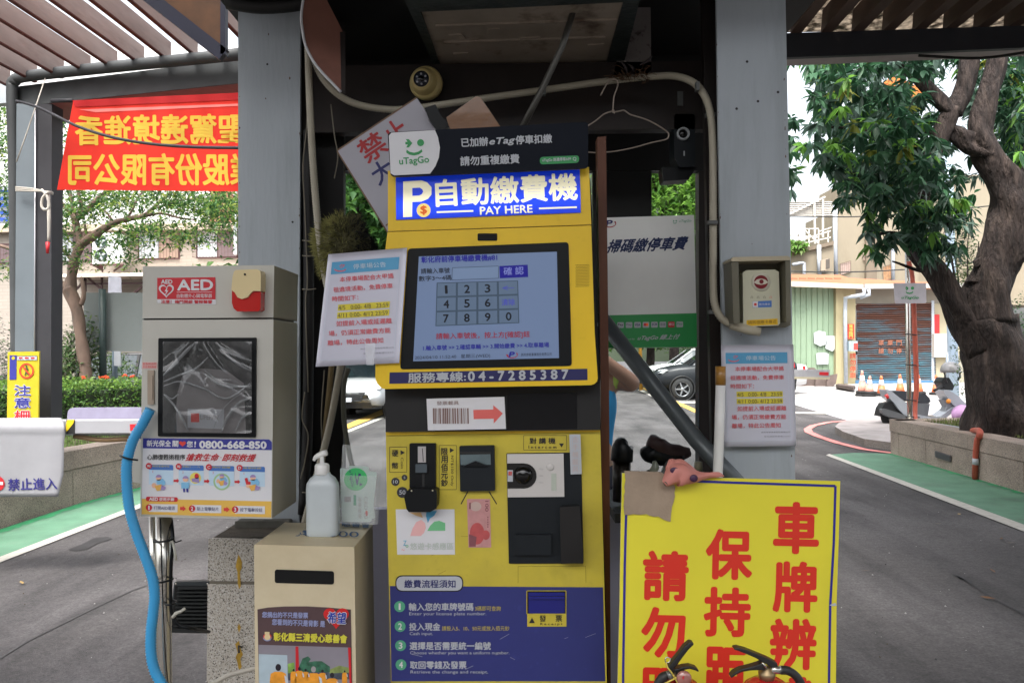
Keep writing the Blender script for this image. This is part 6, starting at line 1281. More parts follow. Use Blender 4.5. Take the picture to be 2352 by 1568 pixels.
# ================================================================== CARS
tyre = M('tyre', (.018,.018,.018), .8); rimm = M('wheel_rim', (.35,.36,.38), .3, .7); cglass = M('car_glass', (.02,.03,.035), .05, spec=.6, coat=.5); chrome = M('chrome', (.7,.7,.72), .12, .95); lampc = M('headlamp', (.65,.68,.7), .1, spec=.8); lampr = M('tail_lamp', (.55,.02,.02), .15, coat=.5); trimb = M('car_trim', (.015,.015,.016), .5)
def car(x, y, ang, paint, label, suv=False, group='cars parked around the kiosk'):
    """nose towards +X before turning"""
    o = thing('parked_car', (x,y,0), label, 'car', group); Mx = Matrix.Translation((x,y,0)) @ Matrix.Rotation(ang, 4, 'Z')
    H = 1.68 if suv else 1.45; L_ = 4.5; W_ = .9
    def sect(stations, pts):
        g_v = []; 
        for (X, w_, z) in stations: pass
    g = G(); st = [(-2.22,.70,.55,.95),(-2.15,.82,.38,1.02),(-1.7,.88,.28,1.06),(-.9,.90,.22,1.0),(0,.90,.22,.96),(.9,.90,.22,.97),(1.5,.88,.28,.93),(1.95,.84,.34,.84),(2.2,.72,.42,.72),(2.27,.62,.5,.62)]
    if suv: st = [(a, b, c+.06, d+.14) for a, b, c, d in st]
    vs = []; 
    for X, w_, zb, zt in st:
        m_ = (zb+zt)/2
        for yy, zz in [(0,zb),(w_*.9,zb),(w_,m_-.06),(w_*.985,zt-.14),(w_*.90,zt-.02),(w_*.5,zt+.02),(0,zt+.03),(-w_*.5,zt+.02),(-w_*.90,zt-.02),(-w_*.985,zt-.14),(-w_,m_-.06),(-w_*.9,zb)]: vs.append(Mx @ V((X,yy,zz)))
    k = 12; fs = [(i*k+j, i*k+(j+1) % k, (i+1)*k+(j+1) % k, (i+1)*k+j) for i in range(len(st)-1) for j in range(k)]+[tuple(range(k)), tuple((len(st)-1)*k+j for j in range(k))[::-1]]
    g.add(vs, fs, paint, True); part(g, 'body', o)
    bz = .98+(.14 if suv else 0)
    gh = [(-2.0 if suv else -1.75,.74,bz,bz),(-1.35 if suv else -1.0,.62,bz,H-.03),(-.1,.64,bz,H),(.45,.60,bz,H-.07),(1.15,.72,bz-.02,bz)]
    g = G(); g2 = G()
    for (a, b) in zip(gh[:-1], gh[1:]):
        for s_ in (1,-1):
            g.add([Mx@V((a[0],s_*.80,a[2]-.03)), Mx@V((b[0],s_*.80,b[2]-.03)), Mx@V((b[0],s_*b[1],b[3]-.04)), Mx@V((a[0],s_*a[1],a[3]-.04))], [(0,1,2,3)], cglass)
    for (a, b) in ((gh[0],gh[1]),(gh[3],gh[4])):
        g.add([Mx@V((a[0],-.76,a[3]-.01)), Mx@V((b[0],-.76 if b is gh[4] else -b[1],b[3]-.01)), Mx@V((b[0],.76 if b is gh[4] else b[1],b[3]-.01)), Mx@V((a[0],.76 if a is gh[0] else a[1],a[3]-.01))] if a is gh[0] else [Mx@V((a[0],-a[1],a[3]-.01)), Mx@V((b[0],-.76,b[3]-.01)), Mx@V((b[0],.76,b[3]-.01)), Mx@V((a[0],a[1],a[3]-.01))], [(0,1,2,3)], cglass)
    part(g, 'glasshouse', o)
    g = G()
    for (a, b) in ((gh[1],gh[2]),(gh[2],gh[3])): g.add([Mx@V((a[0],-a[1]-.02,a[3]-.05)), Mx@V((a[0],-a[1]*.7,a[3]+.01)), Mx@V((a[0],a[1]*.7,a[3]+.01)), Mx@V((a[0],a[1]+.02,a[3]-.05)), Mx@V((b[0],-b[1]-.02,b[3]-.05)), Mx@V((b[0],-b[1]*.7,b[3]+.01)), Mx@V((b[0],b[1]*.7,b[3]+.01)), Mx@V((b[0],b[1]+.02,b[3]-.05))], [(0,1,5,4),(1,2,6,5),(2,3,7,6)], paint, True)
    part(g, 'roof', o)
    for s_ in (1,-1):
        g = G()
        for (a, b) in ((gh[0],gh[1]),(gh[3],gh[4])): g.bar(Mx@V((a[0],s_*(.78 if a is gh[0] else a[1]+.01),a[3]-.03)), Mx@V((b[0],s_*(.78 if b is gh[4] else b[1]+.01),b[3]-.03)), .06, .04, paint)
        g.bar(Mx@V((-.1,s_*.80,bz)), Mx@V((-.1,s_*.65,H-.05)), .07, .02, trimb); part(g, 'window_pillar', o)
        for X in (-1.38, 1.38):
            r_ = .34 if suv else .31; ax = Mx.to_3x3() @ V((0,s_,0)); c = Mx @ V((X, s_*.735, r_))
            g = G(); g.lathe(c, [(r_*.66,0),(r_*.97,0),(r_,.03),(r_,.15),(r_*.95,.18),(r_*.66,.185)], tyre, axis=ax, seg=28, cap=False); wo = part(g, 'wheel', o)
            g = G(); g.lathe(c, [(.07,.12),(r_*.62,.115)], tyre, axis=ax, seg=28); g.lathe(c, [(.0,.16),(.05,.165),(.055,.12)], rimm, axis=ax, seg=16); g.lathe(c, [(r_*.60,.12),(r_*.64,.175),(r_*.68,.178),(r_*.66,.12)], rimm, axis=ax, seg=28, cap=False)
            for q in range(5):
                a_ = q*2*math.pi/5; e1 = Mx.to_3x3() @ V((math.cos(a_),0,math.sin(a_))); g.bar(c+ax*.16+e1*.05, c+ax*.165+e1*r_*.64, .045, .02, rimm, up=ax)
            part(g, 'rim', wo)
            g = G(); g.lathe(Mx @ V((X, s_*.80, r_+.02)), [(r_+.03,.02),(r_+.03,.103),(r_+.06,.106),(r_+.07,.09)], trimb, axis=ax, seg=28, cap=False); part(g, 'wheel_arch', o)
        g = G(); g.prism([Mx@V(p) for p in [(2.06,s_*.50,.66),(1.98,s_*.80,.70),(1.80,s_*.86,.82),(1.98,s_*.60,.80)]], Mx.to_3x3()@V((-.1,0,-.03)), lampc); ob_ = part(g, 'headlight', o); ob_.location.z += .04 + (.12 if suv else 0); ob_.location += Mx.to_3x3()@V((.10,s_*.02,0))
        g = G(); z_ = .84+(.14 if suv else 0); g.prism([Mx@V(p) for p in [(-2.235,s_*.48,z_),(-2.10,s_*.86,z_),(-2.08,s_*.86,z_+.15),(-2.20,s_*.48,z_+.13)]], Mx.to_3x3()@V((.08,0,0)), lampr); part(g, 'tail_light', o)
        g = G(); g.lathe(Mx@V((.85,s_*.93,bz+.06)), [(.0,-.02),(.08,0),(.09,.08),(0,.12)], paint, axis=V((0,0,1)), seg=12, sx=.7, sy=.8); part(g, 'mirror', o)
        for X in (-.75,.25): g = G(); g.bar(Mx@V((X,s_*.905,.86+(.12 if suv else 0))), Mx@V((X+.17,s_*.905,.86+(.12 if suv else 0))), .02, .025, chrome); part(g, 'door_handle', o)
    dz = .1 if suv else 0
    g = G(); g.prism([Mx@V(p) for p in [(2.235,-.50,.66+dz),(2.235,.50,.66+dz),(2.27,.40,.44+dz),(2.27,-.40,.44+dz)]], Mx.to_3x3()@V((.03,0,0)), trimb); gr_ = part(g, 'grille', o)
    g = G()
    for q in range(6): g.bar(Mx@V((2.31,-.45+.01*q,.63+dz-q*.035)), Mx@V((2.31,.45-.01*q,.63+dz-q*.035)), .01, .008, chrome)
    part(g, 'grille_bar', gr_, kind='stuff')
    for X, ll in ((2.33,'plate'),(-2.26,'plate')): g = G(); g.prism([Mx@V((X,-.19,.44+dz+(.3 if X < 0 else 0))), Mx@V((X,.19,.44+dz+(.3 if X < 0 else 0))), Mx@V((X,.19,.54+dz+(.3 if X < 0 else 0))), Mx@V((X,-.19,.54+dz+(.3 if X < 0 else 0)))], Mx.to_3x3()@V((.015,0,0)), pale); part(g, 'licence_plate', o)
    g = G(); g.prism([Mx@V(p) for p in [(2.25,-.62,.42+dz),(2.25,.62,.42+dz),(2.2,.66,.28+dz),(2.2,-.66,.28+dz)]], Mx.to_3x3()@V((.04,0,0)), trimb); g.bar(Mx@V((-2.24,-.5,.74+dz+.15)), Mx@V((-2.24,.5,.74+dz+.15)), .02, .03, chrome); part(g, 'bumper_trim', o)
    return o
def paintm(n, c): return M(n, c, .25, var=.02, coat=.8, spec=.5)
pw, pb_, pd = paintm('paint_white', (.60,.61,.62)), M('paint_black', (.010,.010,.012), .35, var=.02, coat=.3), M('paint_charcoal', (.016,.018,.021), .4, var=.02, coat=.12, spec=.2)
p = gr(816,966); car(p.x, p.y+2.4, -math.pi/2-.12, pw, 'white car facing us in the gap left of the payment machine')
p = at(1550,800,24); car(at(1662,800,25.6).x, 25.9, math.pi-.08, pd, 'dark grey parked car seen below the payment poster', suv=True)
p = at(1570,800,28); car(at(1622,800,28.5).x, 29.2, math.pi-.05, pw, 'white parked car behind the dark grey one below the payment poster', suv=True)
p = at(1850,800,27); car(p.x-2.2, 27.6, math.pi, pw, 'white car whose tail shows beside the right pillar')
p = at(167,800,25); car(p.x, 27.2, math.pi/2, pb_, 'black car seen from behind over the hedge')
p = at(330,800,19); car(p.x+.1, 19.6, -.15, pb_, 'black car seen side on behind the hedge, next to the grey board', suv=True)
sheet('parking_line', [xy(760,1003)+(0,), xy(890,952)+(0,), xy(890,957)+(0,), xy(760,1010)+(0,)], .008, paint_w)
sheet('parking_line', [xy(760,990)+(0,), xy(890,935)+(0,), xy(890,948)+(0,), xy(760,1001)+(0,)], .008, paint_y)
sheet('parking_line', [xy(1470,893)+(0,), xy(1512,912)+(0,), xy(1505,914)+(0,), xy(1465,896)+(0,)], .008, paint_w)
sheet('parking_line', [xy(1480,888)+(0,), xy(1700,985)+(0,), xy(1688,990)+(0,), xy(1474,892)+(0,)], .0085, paint_y)
sheet('parking_line', [xy(1540,922)+(0,), xy(1620,922)+(0,), xy(1620,926)+(0,), xy(1540,926)+(0,)], .008, paint_w)
# ================================================================== SCOOTER AND CONES
E8 = lambda x, y: (1846.2+x*.2355, 627.7+y*.2355)
sil = paintm('paint_silver', (.30,.32,.35)); sct = thing('scooter', (at(2130,985,15).x, 15, 0), 'silver scooter parked on the street behind the small winking sign', 'scooter')
def sp2(name, pts, m, half, bev=.02, off=0, parent=None):
    g = G(); s_ = Surf(15-half+off); g.slab(s_, [E8(*p) for p in pts], m, 0, half*2); return part(g, name, parent or sct, bev)
sp2('tail_panel', [(800,1130),(850,1140),(900,1185),(1000,1258),(1045,1300),(1030,1345),(940,1312),(880,1260),(830,1215)], sil, .15, .03)
sp2('side_panel', [(880,1260),(940,1300),(1040,1340),(1130,1400),(1100,1420),(990,1390),(930,1330)], sil, .17, .03)
sp2('seat', [(870,1150),(960,1145),(1090,1170),(1190,1178),(1225,1215),(1238,1250),(1215,1268),(1100,1262),(1000,1245),(920,1200)], M('seat_vinyl', (.03,.033,.04), .45), .14, .03)
sp2('engine_cover', [(740,1398),(758,1320),(790,1268),(860,1255),(920,1290),(1010,1380),(980,1420),(850,1415),(775,1370)], trimb, .12, .02)
sp2('muffler', [(762,1322),(810,1322),(900,1350),(1000,1385),(992,1420),(900,1410),(820,1398),(768,1365)], M('muffler_grey', (.13,.135,.14), .4, .4), .06, .03, -.16)
sp2('under_seat', [(1000,1262),(1230,1270),(1215,1370),(1205,1400),(1130,1398),(1040,1335)], M('panel_grey', (.10,.105,.115), .4), .15, .02)
sp2('floorboard', [(1100,1372),(1240,1402),(1335,1392),(1475,1292),(1505,1312),(1375,1420),(1340,1432),(1120,1424)], sil, .16, .02)
sp2('leg_shield', [(1358,1130),(1420,1140),(1500,1190),(1610,1298),(1640,1340),(1600,1345),(1540,1295),(1480,1302),(1425,1245),(1372,1165)], sil, .17, .03)
sp2('inner_apron', [(1362,1232),(1420,1240),(1490,1292),(1385,1390),(1368,1370),(1400,1300)], M('apron_grey', (.22,.23,.25), .45), .10, .01)
sp2('headlight_cowl', [(1338,1062),(1368,1012),(1418,1018),(1470,1098),(1452,1140),(1372,1132)], trimb, .13, .03)
g = G(); g.lathe(at(*E8(1410,1246),14.8), [(.045,0),(.04,.02),(0,.03)], fl_o, axis=V((0,-1,0)), seg=14); part(g, 'turn_signal', sct)
g = G(); g.tube([at(*E8(1385,1075),14.95), at(*E8(1330,1105),14.8), at(*E8(1275,1140),14.65)], [.03,.022,.028], trimb, seg=10); part(g, 'handlebar', sct)
g = G(); g.tube([at(*E8(800,1180),14.82), at(*E8(822,1215),14.82)], .03, lampr, seg=10); part(g, 'tail_light', sct)
for cx in (885, 1650):
    c = at(*E8(cx,1440),15); c.z = .25
    g = G(); g.lathe(c+V((0,-.05,0)), [(.15,0),(.24,0),(.25,.02),(.25,.08),(.24,.1),(.15,.1)], tyre, axis=V((0,1,0)), seg=28, cap=False); wo = part(g, 'wheel', sct); g = G(); g.lathe(c+V((0,-.04,0)), [(0,.0),(.05,-.01),(.15,.02),(.155,.08)], rimm, axis=V((0,1,0)), seg=20); part(g, 'rim', wo)
hm = thing('helmet', at(*E8(1425,965),14.8), 'grey open helmet hanging on the scooter handlebar', 'helmet'); hc = at(*E8(1430,940),14.8)
g = G(); g.lathe(hc, [(.17,-.05),(.175,.0),(.155,.07),(.11,.12),(.05,.145),(0,.15)], M('helmet_grey', (.22,.215,.215), .3, coat=.4), seg=24); part(g, 'shell', hm)
g = G(); g.tube([hc+V((-.14,-.05,-.04)), hc+V((-.13,-.06,-.16)), hc+V((-.10,-.05,-.24))], .016, trimb, seg=6); g.tube([hc+V((.15,-.05,-.04)), hc+V((.14,-.06,-.13)), hc+V((.1,-.05,-.2))], .016, trimb, seg=6); part(g, 'strap', hm)
g = G(); g.tube([at(*E8(1462,1412),14.7), at(*E8(1490,1372),14.7), at(*E8(1560,1352),14.7), at(*E8(1640,1362),14.7), at(*E8(1670,1420),14.7)], [.04,.10,.14,.12,.04], M('bag_lilac', C(206,160,206,.8), .5, var=.1, scale=8, bump=.3, bscale=14), seg=16, res=4, bump=.08); solo(g, 'lilac_bag', 'lilac plastic bag beside the front of the scooter', 'bag')
con_o = M('cone_orange', (.62,.15,.055), .5, var=.08); con_w = M('cone_white', (.62,.60,.58), .6, var=.08); con_r = M('cone_faded', (.55,.24,.18), .6, var=.2, scale=12)
def cone(px, py, Y, label, m1=con_o, tyres=1, h=.62, lean=0):
    b = at(px, py, Y); b.z = .036; o = thing('traffic_cone', b, label, 'traffic cone', 'traffic cones before the shutter')
    ax = V((lean,0,1)).normalized(); z0 = .07*tyres
    for t_ in range(tyres):
        g = G(); g.lathe(b+V((.02*t_,0,.0+.085*t_)), [(.14,.0),(.2,.0),(.225,.03),(.2,.08),(.14,.085)], tyre, seg=20); part(g, 'tyre_base', o)
    g = G(); f = lambda q: .155*(1-q)+.028*q
    g.lathe(b+V((0,0,z0-.05)), [(f(0),0),(f(.5),h*.5)], m1, axis=ax, seg=18); g.lathe(b+V((0,0,z0-.05)), [(f(.78),h*.78),(f(1),h),(0,h)], m1, axis=ax, seg=18); part(g, 'cone_body', o)
    g = G(); g.lathe(b+V((0,0,z0-.05)), [(f(.5)+.002,h*.5),(f(.78)+.002,h*.78)], con_w, axis=ax, seg=18); part(g, 'reflective_band', o)
    return o
cone(1981,905,25.3,'faded cone standing in stacked tyres, leftmost of the row', con_r, 2, .72)
cone(1996,908,25.0,'peeling red and white cone leaning in a tyre beside the leftmost one', con_r, 2, .56, .08)
cone(2025,908,25.2,'bright orange cone in a tyre between the peeling cone and the pole', con_o, 1)
cone(2068,905,26.2,'orange cone just left of the pole of the small winking sign', con_o, 1)
cone(2110,906,26.0,'orange cone behind the scooter seat', con_o, 1)
cone(2151,906,25.4,'orange cone behind the scooter handlebar, rightmost of the row', con_o, 1)
# ================================================================== STREET BUILDINGS ON THE RIGHT
SG_ = Surf(34.6); z_g = M('sheet_green', C(164,190,160,.62), .55, var=.05, scale=.8, col2=C(140,165,138,.55), c2scale=.6); crm = M('stucco_cream', C(214,202,160,.52), .8, var=.06, scale=1); rec = M('recess_grey', C(170,165,150,.5), .8, var=.06, scale=1)
gs = thing('green_shed', (SG_.P(1900,885).x, 36, .1), 'green metal shed with cream pillars, orange roof and a rusty blue shutter', 'building')
def pg(name, pts, m, out=0, th=.1, sf=SG_, parent=gs, bev=0):
    g = G(); g.slab(sf, pts, m, out, th); return part(g, name, parent, bev)
x = 1700
while x < 1918:
    pg('wall_sheet', [(x+.4,640),(x+12.2,640),(x+12.2,890),(x+.4,890)], z_g, .0, .05); pg('rib', [(x-.9,640),(x+.9,640),(x+.9,890),(x-.9,890)], z_g, .05, .05); x += 12.8
pg('pillar', rect(1920,655,1938,893), crm, .25, .4); pg('wall', rect(1938,655,1965,893), crm, .10, .3); pg('wall', rect(1938,655,2230,697), rec, .05, .3); pg('wall', rect(2145,697,2235,893), M('wall_pale', C(200,190,160,.6), .8, var=.08, scale=1), .0, .3)
# rusty shutter: thin slats, joined
rust = M('shutter_rust_blue', C(100,150,168,.55), .6, .0, var=.1, scale=3, stretch=(.6,1,5), col2=C(112,72,58,.6), c2scale=1.15, c2lo=.40, c2hi=.60); rsl = MATS['shutter_rust_blue']
t = rust.node_tree; n2 = [n for n in t.nodes if n.bl_idname == 'ShaderNodeMapRange'][1]; tc = t.nodes.new('ShaderNodeTexCoord'); se = t.nodes.new('ShaderNodeSeparateXYZ'); t.links.new(tc.outputs['Object'], se.inputs[0])
ad = t.nodes.new('ShaderNodeMath'); ad.operation = 'MULTIPLY_ADD'; t.links.new(se.outputs[2], ad.inputs[0]); ad.inputs[1].default_value = .34; ad.inputs[2].default_value = -.45; sm = t.nodes.new('ShaderNodeMath'); sm.operation = 'ADD'; sm.use_clamp = True; t.links.new(ad.outputs[0], sm.inputs[0]); t.links.new(n2.outputs[0], sm.inputs[1])
mx = [n for n in t.nodes if n.bl_idname == 'ShaderNodeMix'][0]; t.links.new(sm.outputs[0], mx.inputs['Factor'])
g = G(); x0, x1 = SG_.P(1965,700).x, SG_.P(2144,700).x; zt, zb = SG_.P(2050,696).z, .16; n = 34
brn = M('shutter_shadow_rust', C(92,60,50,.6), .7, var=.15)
for i in range(n):
    a = zt-(zt-zb)*i/n; b = a-(zt-zb)/n; c = (a+b)/2
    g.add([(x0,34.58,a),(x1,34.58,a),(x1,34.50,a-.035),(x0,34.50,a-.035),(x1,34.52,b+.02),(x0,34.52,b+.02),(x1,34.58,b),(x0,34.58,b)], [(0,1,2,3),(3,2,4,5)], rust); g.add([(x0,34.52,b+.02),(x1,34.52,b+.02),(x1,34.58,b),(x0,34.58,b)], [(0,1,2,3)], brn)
sh_ = part(g, 'shutter', gs, kind='stuff')
g = G(); orr = M('stencil_orange', C(176,112,88,.5), .7, var=.1); s5 = Surf(34.47)
for r_, s_ in ((798,'車庫門前'),(817,'請勿停車')):
    for i, ch in enumerate(s_): g.text(s5, ch, 2018+i*20.5, r_-5, 2030+i*20.5, r_-5, 12.5, orr, 0, .03)
part(g, 'stencil_lettering', sh_)
g = G(); g.slab(s5, rect(1965,873,2144,883), M('blue_rail', C(90,140,180,.6), .5), 0, .06); part(g, 'bottom_rail', gs)
ora = M('roof_orange', C(230,160,124,.6), .6, var=.06, scale=1); fas = M('fascia_cream', C(226,206,186,.75), .6, var=.04)
SR2 = Surf(33.6)
pg('roof', [(1700,628),(1930,631),(1948,638),(2205,652),(2240,660),(2240,664),(1700,650)], ora, -.3, 1.2, SR2); pg('fascia', [(1700,640),(1983,653),(1983,663),(1700,654)], fas, .05, .1, SR2); pg('gutter', [(1986,652),(2235,650),(2235,660),(1986,663)], M('gutter_grey', C(190,184,180,.7), .6), .0, .15, SR2)
for i in range(6): pg('roof_ridge', [(1816+i*20,638),(1832+i*20,638.5),(1832+i*20,641),(1816+i*20,640.5)], M('ridge_red', C(190,110,80,.7), .6), .1, .05, SR2)
dp_ = M('downpipe', C(196,204,214,.7), .4)
g = G(); g.tube([at(1985,662,33.4), at(1985,676,33.4), at(1960,681,33.6), at(1942,684,34), at(1941,720,34.1), at(1943,880,34.1)], .085, dp_, seg=10); g.tube([at(1995,664,33.4), at(1997,676,33.4), at(1975,684,33.6)], .075, dp_, seg=10); part(g, 'downpipe', gs)
g = G(); cp = M('couplet_red', C(226,70,50,.75), .6); s6 = Surf(34.3); g.slab(s6, rect(1947,744,1962,778), cp, 0, .02); 
for i, ch in enumerate('龍福臨門'): g.text(s6, ch, 1950.5, 752+i*8, 1958.5, 752+i*8, 7, M('couplet_gold', C(236,190,90,.8), .5), .01, .02)
part(g, 'red_couplet', gs)
g = G()
for i, ch in enumerate('請勿停車'): g.text(s6, ch, 1952, 823+i*15, 1965.5, 823+i*15, 12.5, M('pillar_red', C(214,90,60,.75), .6), -.0+.04, .03)
part(g, 'pillar_lettering', gs)
pg('meter_box', rect(1950,783,1970,806), M('box_bluegrey', C(170,190,200,.65), .5), .4, .2, s6); pg('meter_label', rect(1961,788,1970,803), red_p, .41, .01, s6)
ntc = M('torn_notice', C(206,214,214,.75), .6, var=.06)
for q in [[(1869,765),(1880,759),(1896,762),(1899,790),(1884,795),(1870,788)], [(1898,771),(1919,771),(1919,800),(1912,807),(1896,800)], [(1875,811),(1893,809),(1903,812),(1903,836),(1876,837)]]: pg('torn_notice', q, ntc, .12, .02)
pg('red_sign', rect(2146,722,2158,765), M('sign_red', C(196,50,52,.75), .5), .1, .04); pg('wall_cabinet', rect(2146,766,2196,820), M('cab_white', C(226,216,206,.7), .6), .3, .3); pg('pipe_post', rect(2140,690,2146,893), dp_, .1, .1)
# slabs of stone leaning by the shed
slm = M('slab_brown', C(120,104,98,.5), .85, var=.2, scale=2)
for k, (q, lab) in enumerate([([(1815,845),(1870,844),(1877,850),(1872,892),(1820,895)], 'leftmost brown stone slab leaning on the green shed behind the barrier'), ([(1876,858),(1902,852),(1900,893),(1872,889)], 'middle brown stone slab leaning on the green shed'), ([(1902,862),(1924,858),(1920,880),(1906,897),(1898,890)], 'rightmost brown stone slab, under the cream pillar of the shed')]):
    g = G(); g.slab(Surf(33.2-.4*k, 0, .35, 0, .6), q, slm, 0, .18); solo(g, 'stone_slab', lab, 'stone slab', 'stone slabs leaning on the green shed')
g = G(); g.prism([gr(1925,886,.03)+V((0,0,.1)), gr(1965,893,.1)+V((0,0,.12)), gr(1960,897,.1)+V((0,0,.12)), gr(1920,890,.1)+V((0,0,.12))], V((0,0,-.12)), slm); solo(g, 'stone_slab', 'flat stone slab lying before the cream pillar of the shed', 'stone slab')
# old beige blocks behind
SBb = Surf(40.0); stc = M('stucco_beige', C(196,184,160,.46), .85, var=.06, scale=.5, col2=C(150,132,108,.5), c2scale=.32, c2lo=.52, c2hi=.8, stretch=(1,1,.45)); stc2 = M('stucco_stain', C(150,136,118,.55), .9, var=.15, scale=.6, stretch=(1,1,.3))
ob1 = thing('old_building', (SBb.P(2100,700).x, 43, 0), 'tall stained beige building behind the green shed and the big tree', 'building')
pg('wall', [(1917,482),(1948,468),(1952,412),(2420,395),(2420,700),(1917,700)], stc, 0, 4, SBb, ob1); pg('wall_return', [(1990,520),(2014,512),(2014,700),(1990,700)], stc2, .25, .2, SBb, ob1); pg('buttress', [(2095,560),(2110,560),(2110,700),(2095,700)], stc, .3, .3, SBb, ob1)
def window(sf, q, parent, m, bars=5, fr=None):
    (x0,y0),(x1,y1),(x2,y2),(x3,y3) = q; g = G(); g.slab(sf, q, m, .04, .05); o = part(g, 'window', parent)
    g = G(); g.frame(sf, q, 1.6, fr or stc2, .08); part(g, 'window_frame', o)
    g = G()
    for i in range(1, bars): t_ = i/bars; g.line(sf, (x0+(x1-x0)*t_, y0+(y1-y0)*t_), (x3+(x2-x3)*t_, y3+(y2-y3)*t_), .6, fr or stc2, .10)
    part(g, 'window_bar', o, kind='stuff'); return o
pinkw = M('grille_pink', C(206,180,170,.6), .6, var=.1)
window(SBb, [(1930,606),(1954,599),(1954,625),(1931,632)], ob1, pinkw); window(SBb, [(1982,573),(1999,566),(1999,594),(1983,599)], ob1, pinkw); window(SBb, [(2028,613),(2047,607),(2048,640),(2029,644)], ob1, M('rusty_sheet', C(196,150,110,.6), .7, var=.2), 3)
g = G(); g.tube([at(1918,470,39.9), at(1918,560,39.9), at(1920,640,39.9)], .11, dp_, seg=10); part(g, 'downpipe', ob1)
g = G(); g.tube([at(2036,562,39.9), at(2048,558,39.8), at(2051,575,39.8), at(2051,645,39.9)], .09, dp_, seg=10, res=2); part(g, 'downpipe', ob1)
g = G(); g.line(SBb, (2170,577), (2290,553), 1.2, stc2, .05); part(g, 'wall_crack', ob1)
pg('air_conditioner', rect(2134,581,2149,612), M('ac_white', C(206,206,206,.65), .5), .5, .5, SBb, ob1)
g = G(); g.tube([at(2148,616,39.4), at(2160,618,39.4), at(2166,612,39.4)], .09, dp_, seg=8, res=3); part(g, 'outlet_pipe', ob1)
SLb = Surf(38.5); ob2 = thing('low_building', (SLb.P(1860,632).x, 40, 0), 'low beige building with rooftop railings left of the tall beige one', 'building')
pg('wall', [(1690,588),(1818,578),(1915,555),(1915,700),(1690,700)], stc, 0, 4, SLb, ob2); pg('parapet', [(1690,586),(1818,575),(1888,560),(1915,553),(1915,562),(1818,585),(1690,594)], stc2, .15, .3, SLb, ob2)
g = G(); g.tube([at(1881,563,38.2), at(1882,634,38.2)], .1, dp_, seg=10); part(g, 'downpipe', ob2)
g = G(); g.tube([at(1820,608,38.2), at(1844,604,38.2), at(1847,612,38.2), at(1847,632,38.2)], .08, dp_, seg=8, res=3); part(g, 'vent_pipe', ob2)
for i in range(1): g = G(); g.slab(Surf(38.0), [(1886,597),(1901,593),(1907,596),(1907,618),(1900,621),(1886,622)], M('ac_beige', C(196,180,160,.6), .6), 0, .4); g.slab(Surf(37.98), [(1897,596),(1906,594),(1906,616),(1897,618)], M('ac_grille', C(120,112,104,.5), .6), .0, .02); part(g, 'air_conditioner', ob2)
rl = M('rail_white', C(226,222,214,.75), .5)
g = G(); 
for a, b in [((1812,560),(1908,530)),((1812,566),(1908,545)),((1830,526),(1880,525)),((1812,540),(1880,545)),((1880,532),(1910,522)),((1812,553),(1850,530)),((1850,530),(1880,560)),((1812,536),(1850,560))]: g.bar(at(*a,38.4), at(*b,38.4), .05, .05, rl)
for x in (1834,1858,1880,1902): g.bar(at(x,572-(x-1834)*.2,38.4), at(x,525+abs(x-1860)*.1,38.4), .05, .05, rl)
part(g, 'rooftop_rail', ob2)
pv = thing('rooftop_louvre', at(1860,496,39), 'white slatted screen on the roof behind the leaves right of the pillar', 'louvre')
for i in range(8): g = G(); g.slab(Surf(39), [(1790,462+i*4.6),(1912,463+i*4.2),(1912,465+i*4.2),(1790,464.2+i*4.6)], rl, 0, .3); part(g, 'slat', pv)
g = G(); g.bar(at(1870,458,38.9), at(1872,560,38.9), .08, .08, rl); g.bar(at(1890,458,38.9), at(1890,545,38.9), .08, .08, rl); g.bar(at(1800,498,38.9), at(1895,452,38.9), .08, .08, rl); part(g, 'frame', pv)
g = G(); pcn = np.array([tuple(at(random.uniform(1812,1850), random.uniform(552,576), random.uniform(38,39))) for i in range(500)])
o = leaves('rooftop_plants', None, pcn, .3, .12, [g_sh[0], leafmat('leaf_bright', None)], seed=3); o['label'] = 'small rooftop plants behind the railing of the low beige building'; o['category'] = 'plants'; o['kind'] = 'stuff'
ob3 = thing('orange_roof', at(2000,180,48), 'orange rooftop glimpsed through the leaves of the big tree', 'roof')
g = G(); g.slab(Surf(48), [(2000,214),(2052,172),(2120,205),(2120,235),(2000,232)], M('roof_orange_bright', C(226,130,60,.7), .6, var=.1), 0, .5); part(g, 'roof_sheet', ob3)
# wires and utility pole
for k, (P, lab) in enumerate([(((1790,496,30),(1950,498,30),(2100,490,30),(2400,460,30)), 'overhead wire crossing before the beige building, the upper one'), (((1790,622,28),(1930,625,28),(2090,618,28),(2250,600,28),(2420,570,28)), 'overhead wire just above the orange shed roof')]):
    g = G(); g.tube([at(*p) for p in P], .022, ink, seg=6, res=3); solo(g, 'overhead_wire', lab, 'wire')
g = G(); g.lathe(at(2190,890,22)+V((0,0,-.25)), [(.14,0),(.125,4),(.11,8.2)], M('pole_pale_blue', C(176,196,214,.75), .5, var=.05, scale=2), seg=16); solo(g, 'utility_pole', 'pale blue utility pole behind the fork of the big tree', 'pole')
g = G(); p = at(2183,500,21.6); g.lathe(p, [(.02,-.3),(.14,-.2),(.14,.25),(.05,.35)], dp_, seg=12); solo(g, 'pole_fitting', 'pale round fitting near the top of the utility pole', 'fitting')
fn = thing('mesh_fence', at(2200,890,21), 'grey chain link fence panel behind the scooter front', 'fence'); SF = Surf(21); wm = M('fence_wire', C(150,160,170,.6), .5, .3)
g = G()
for i in range(14):
    g.line(SF, (2178+i*4,815), (2178+i*4+34,888), .7, wm); g.line(SF, (2178+i*4,815), (2178+i*4-34,888), .7, wm, .01)
part(g, 'mesh', fn, kind='stuff')
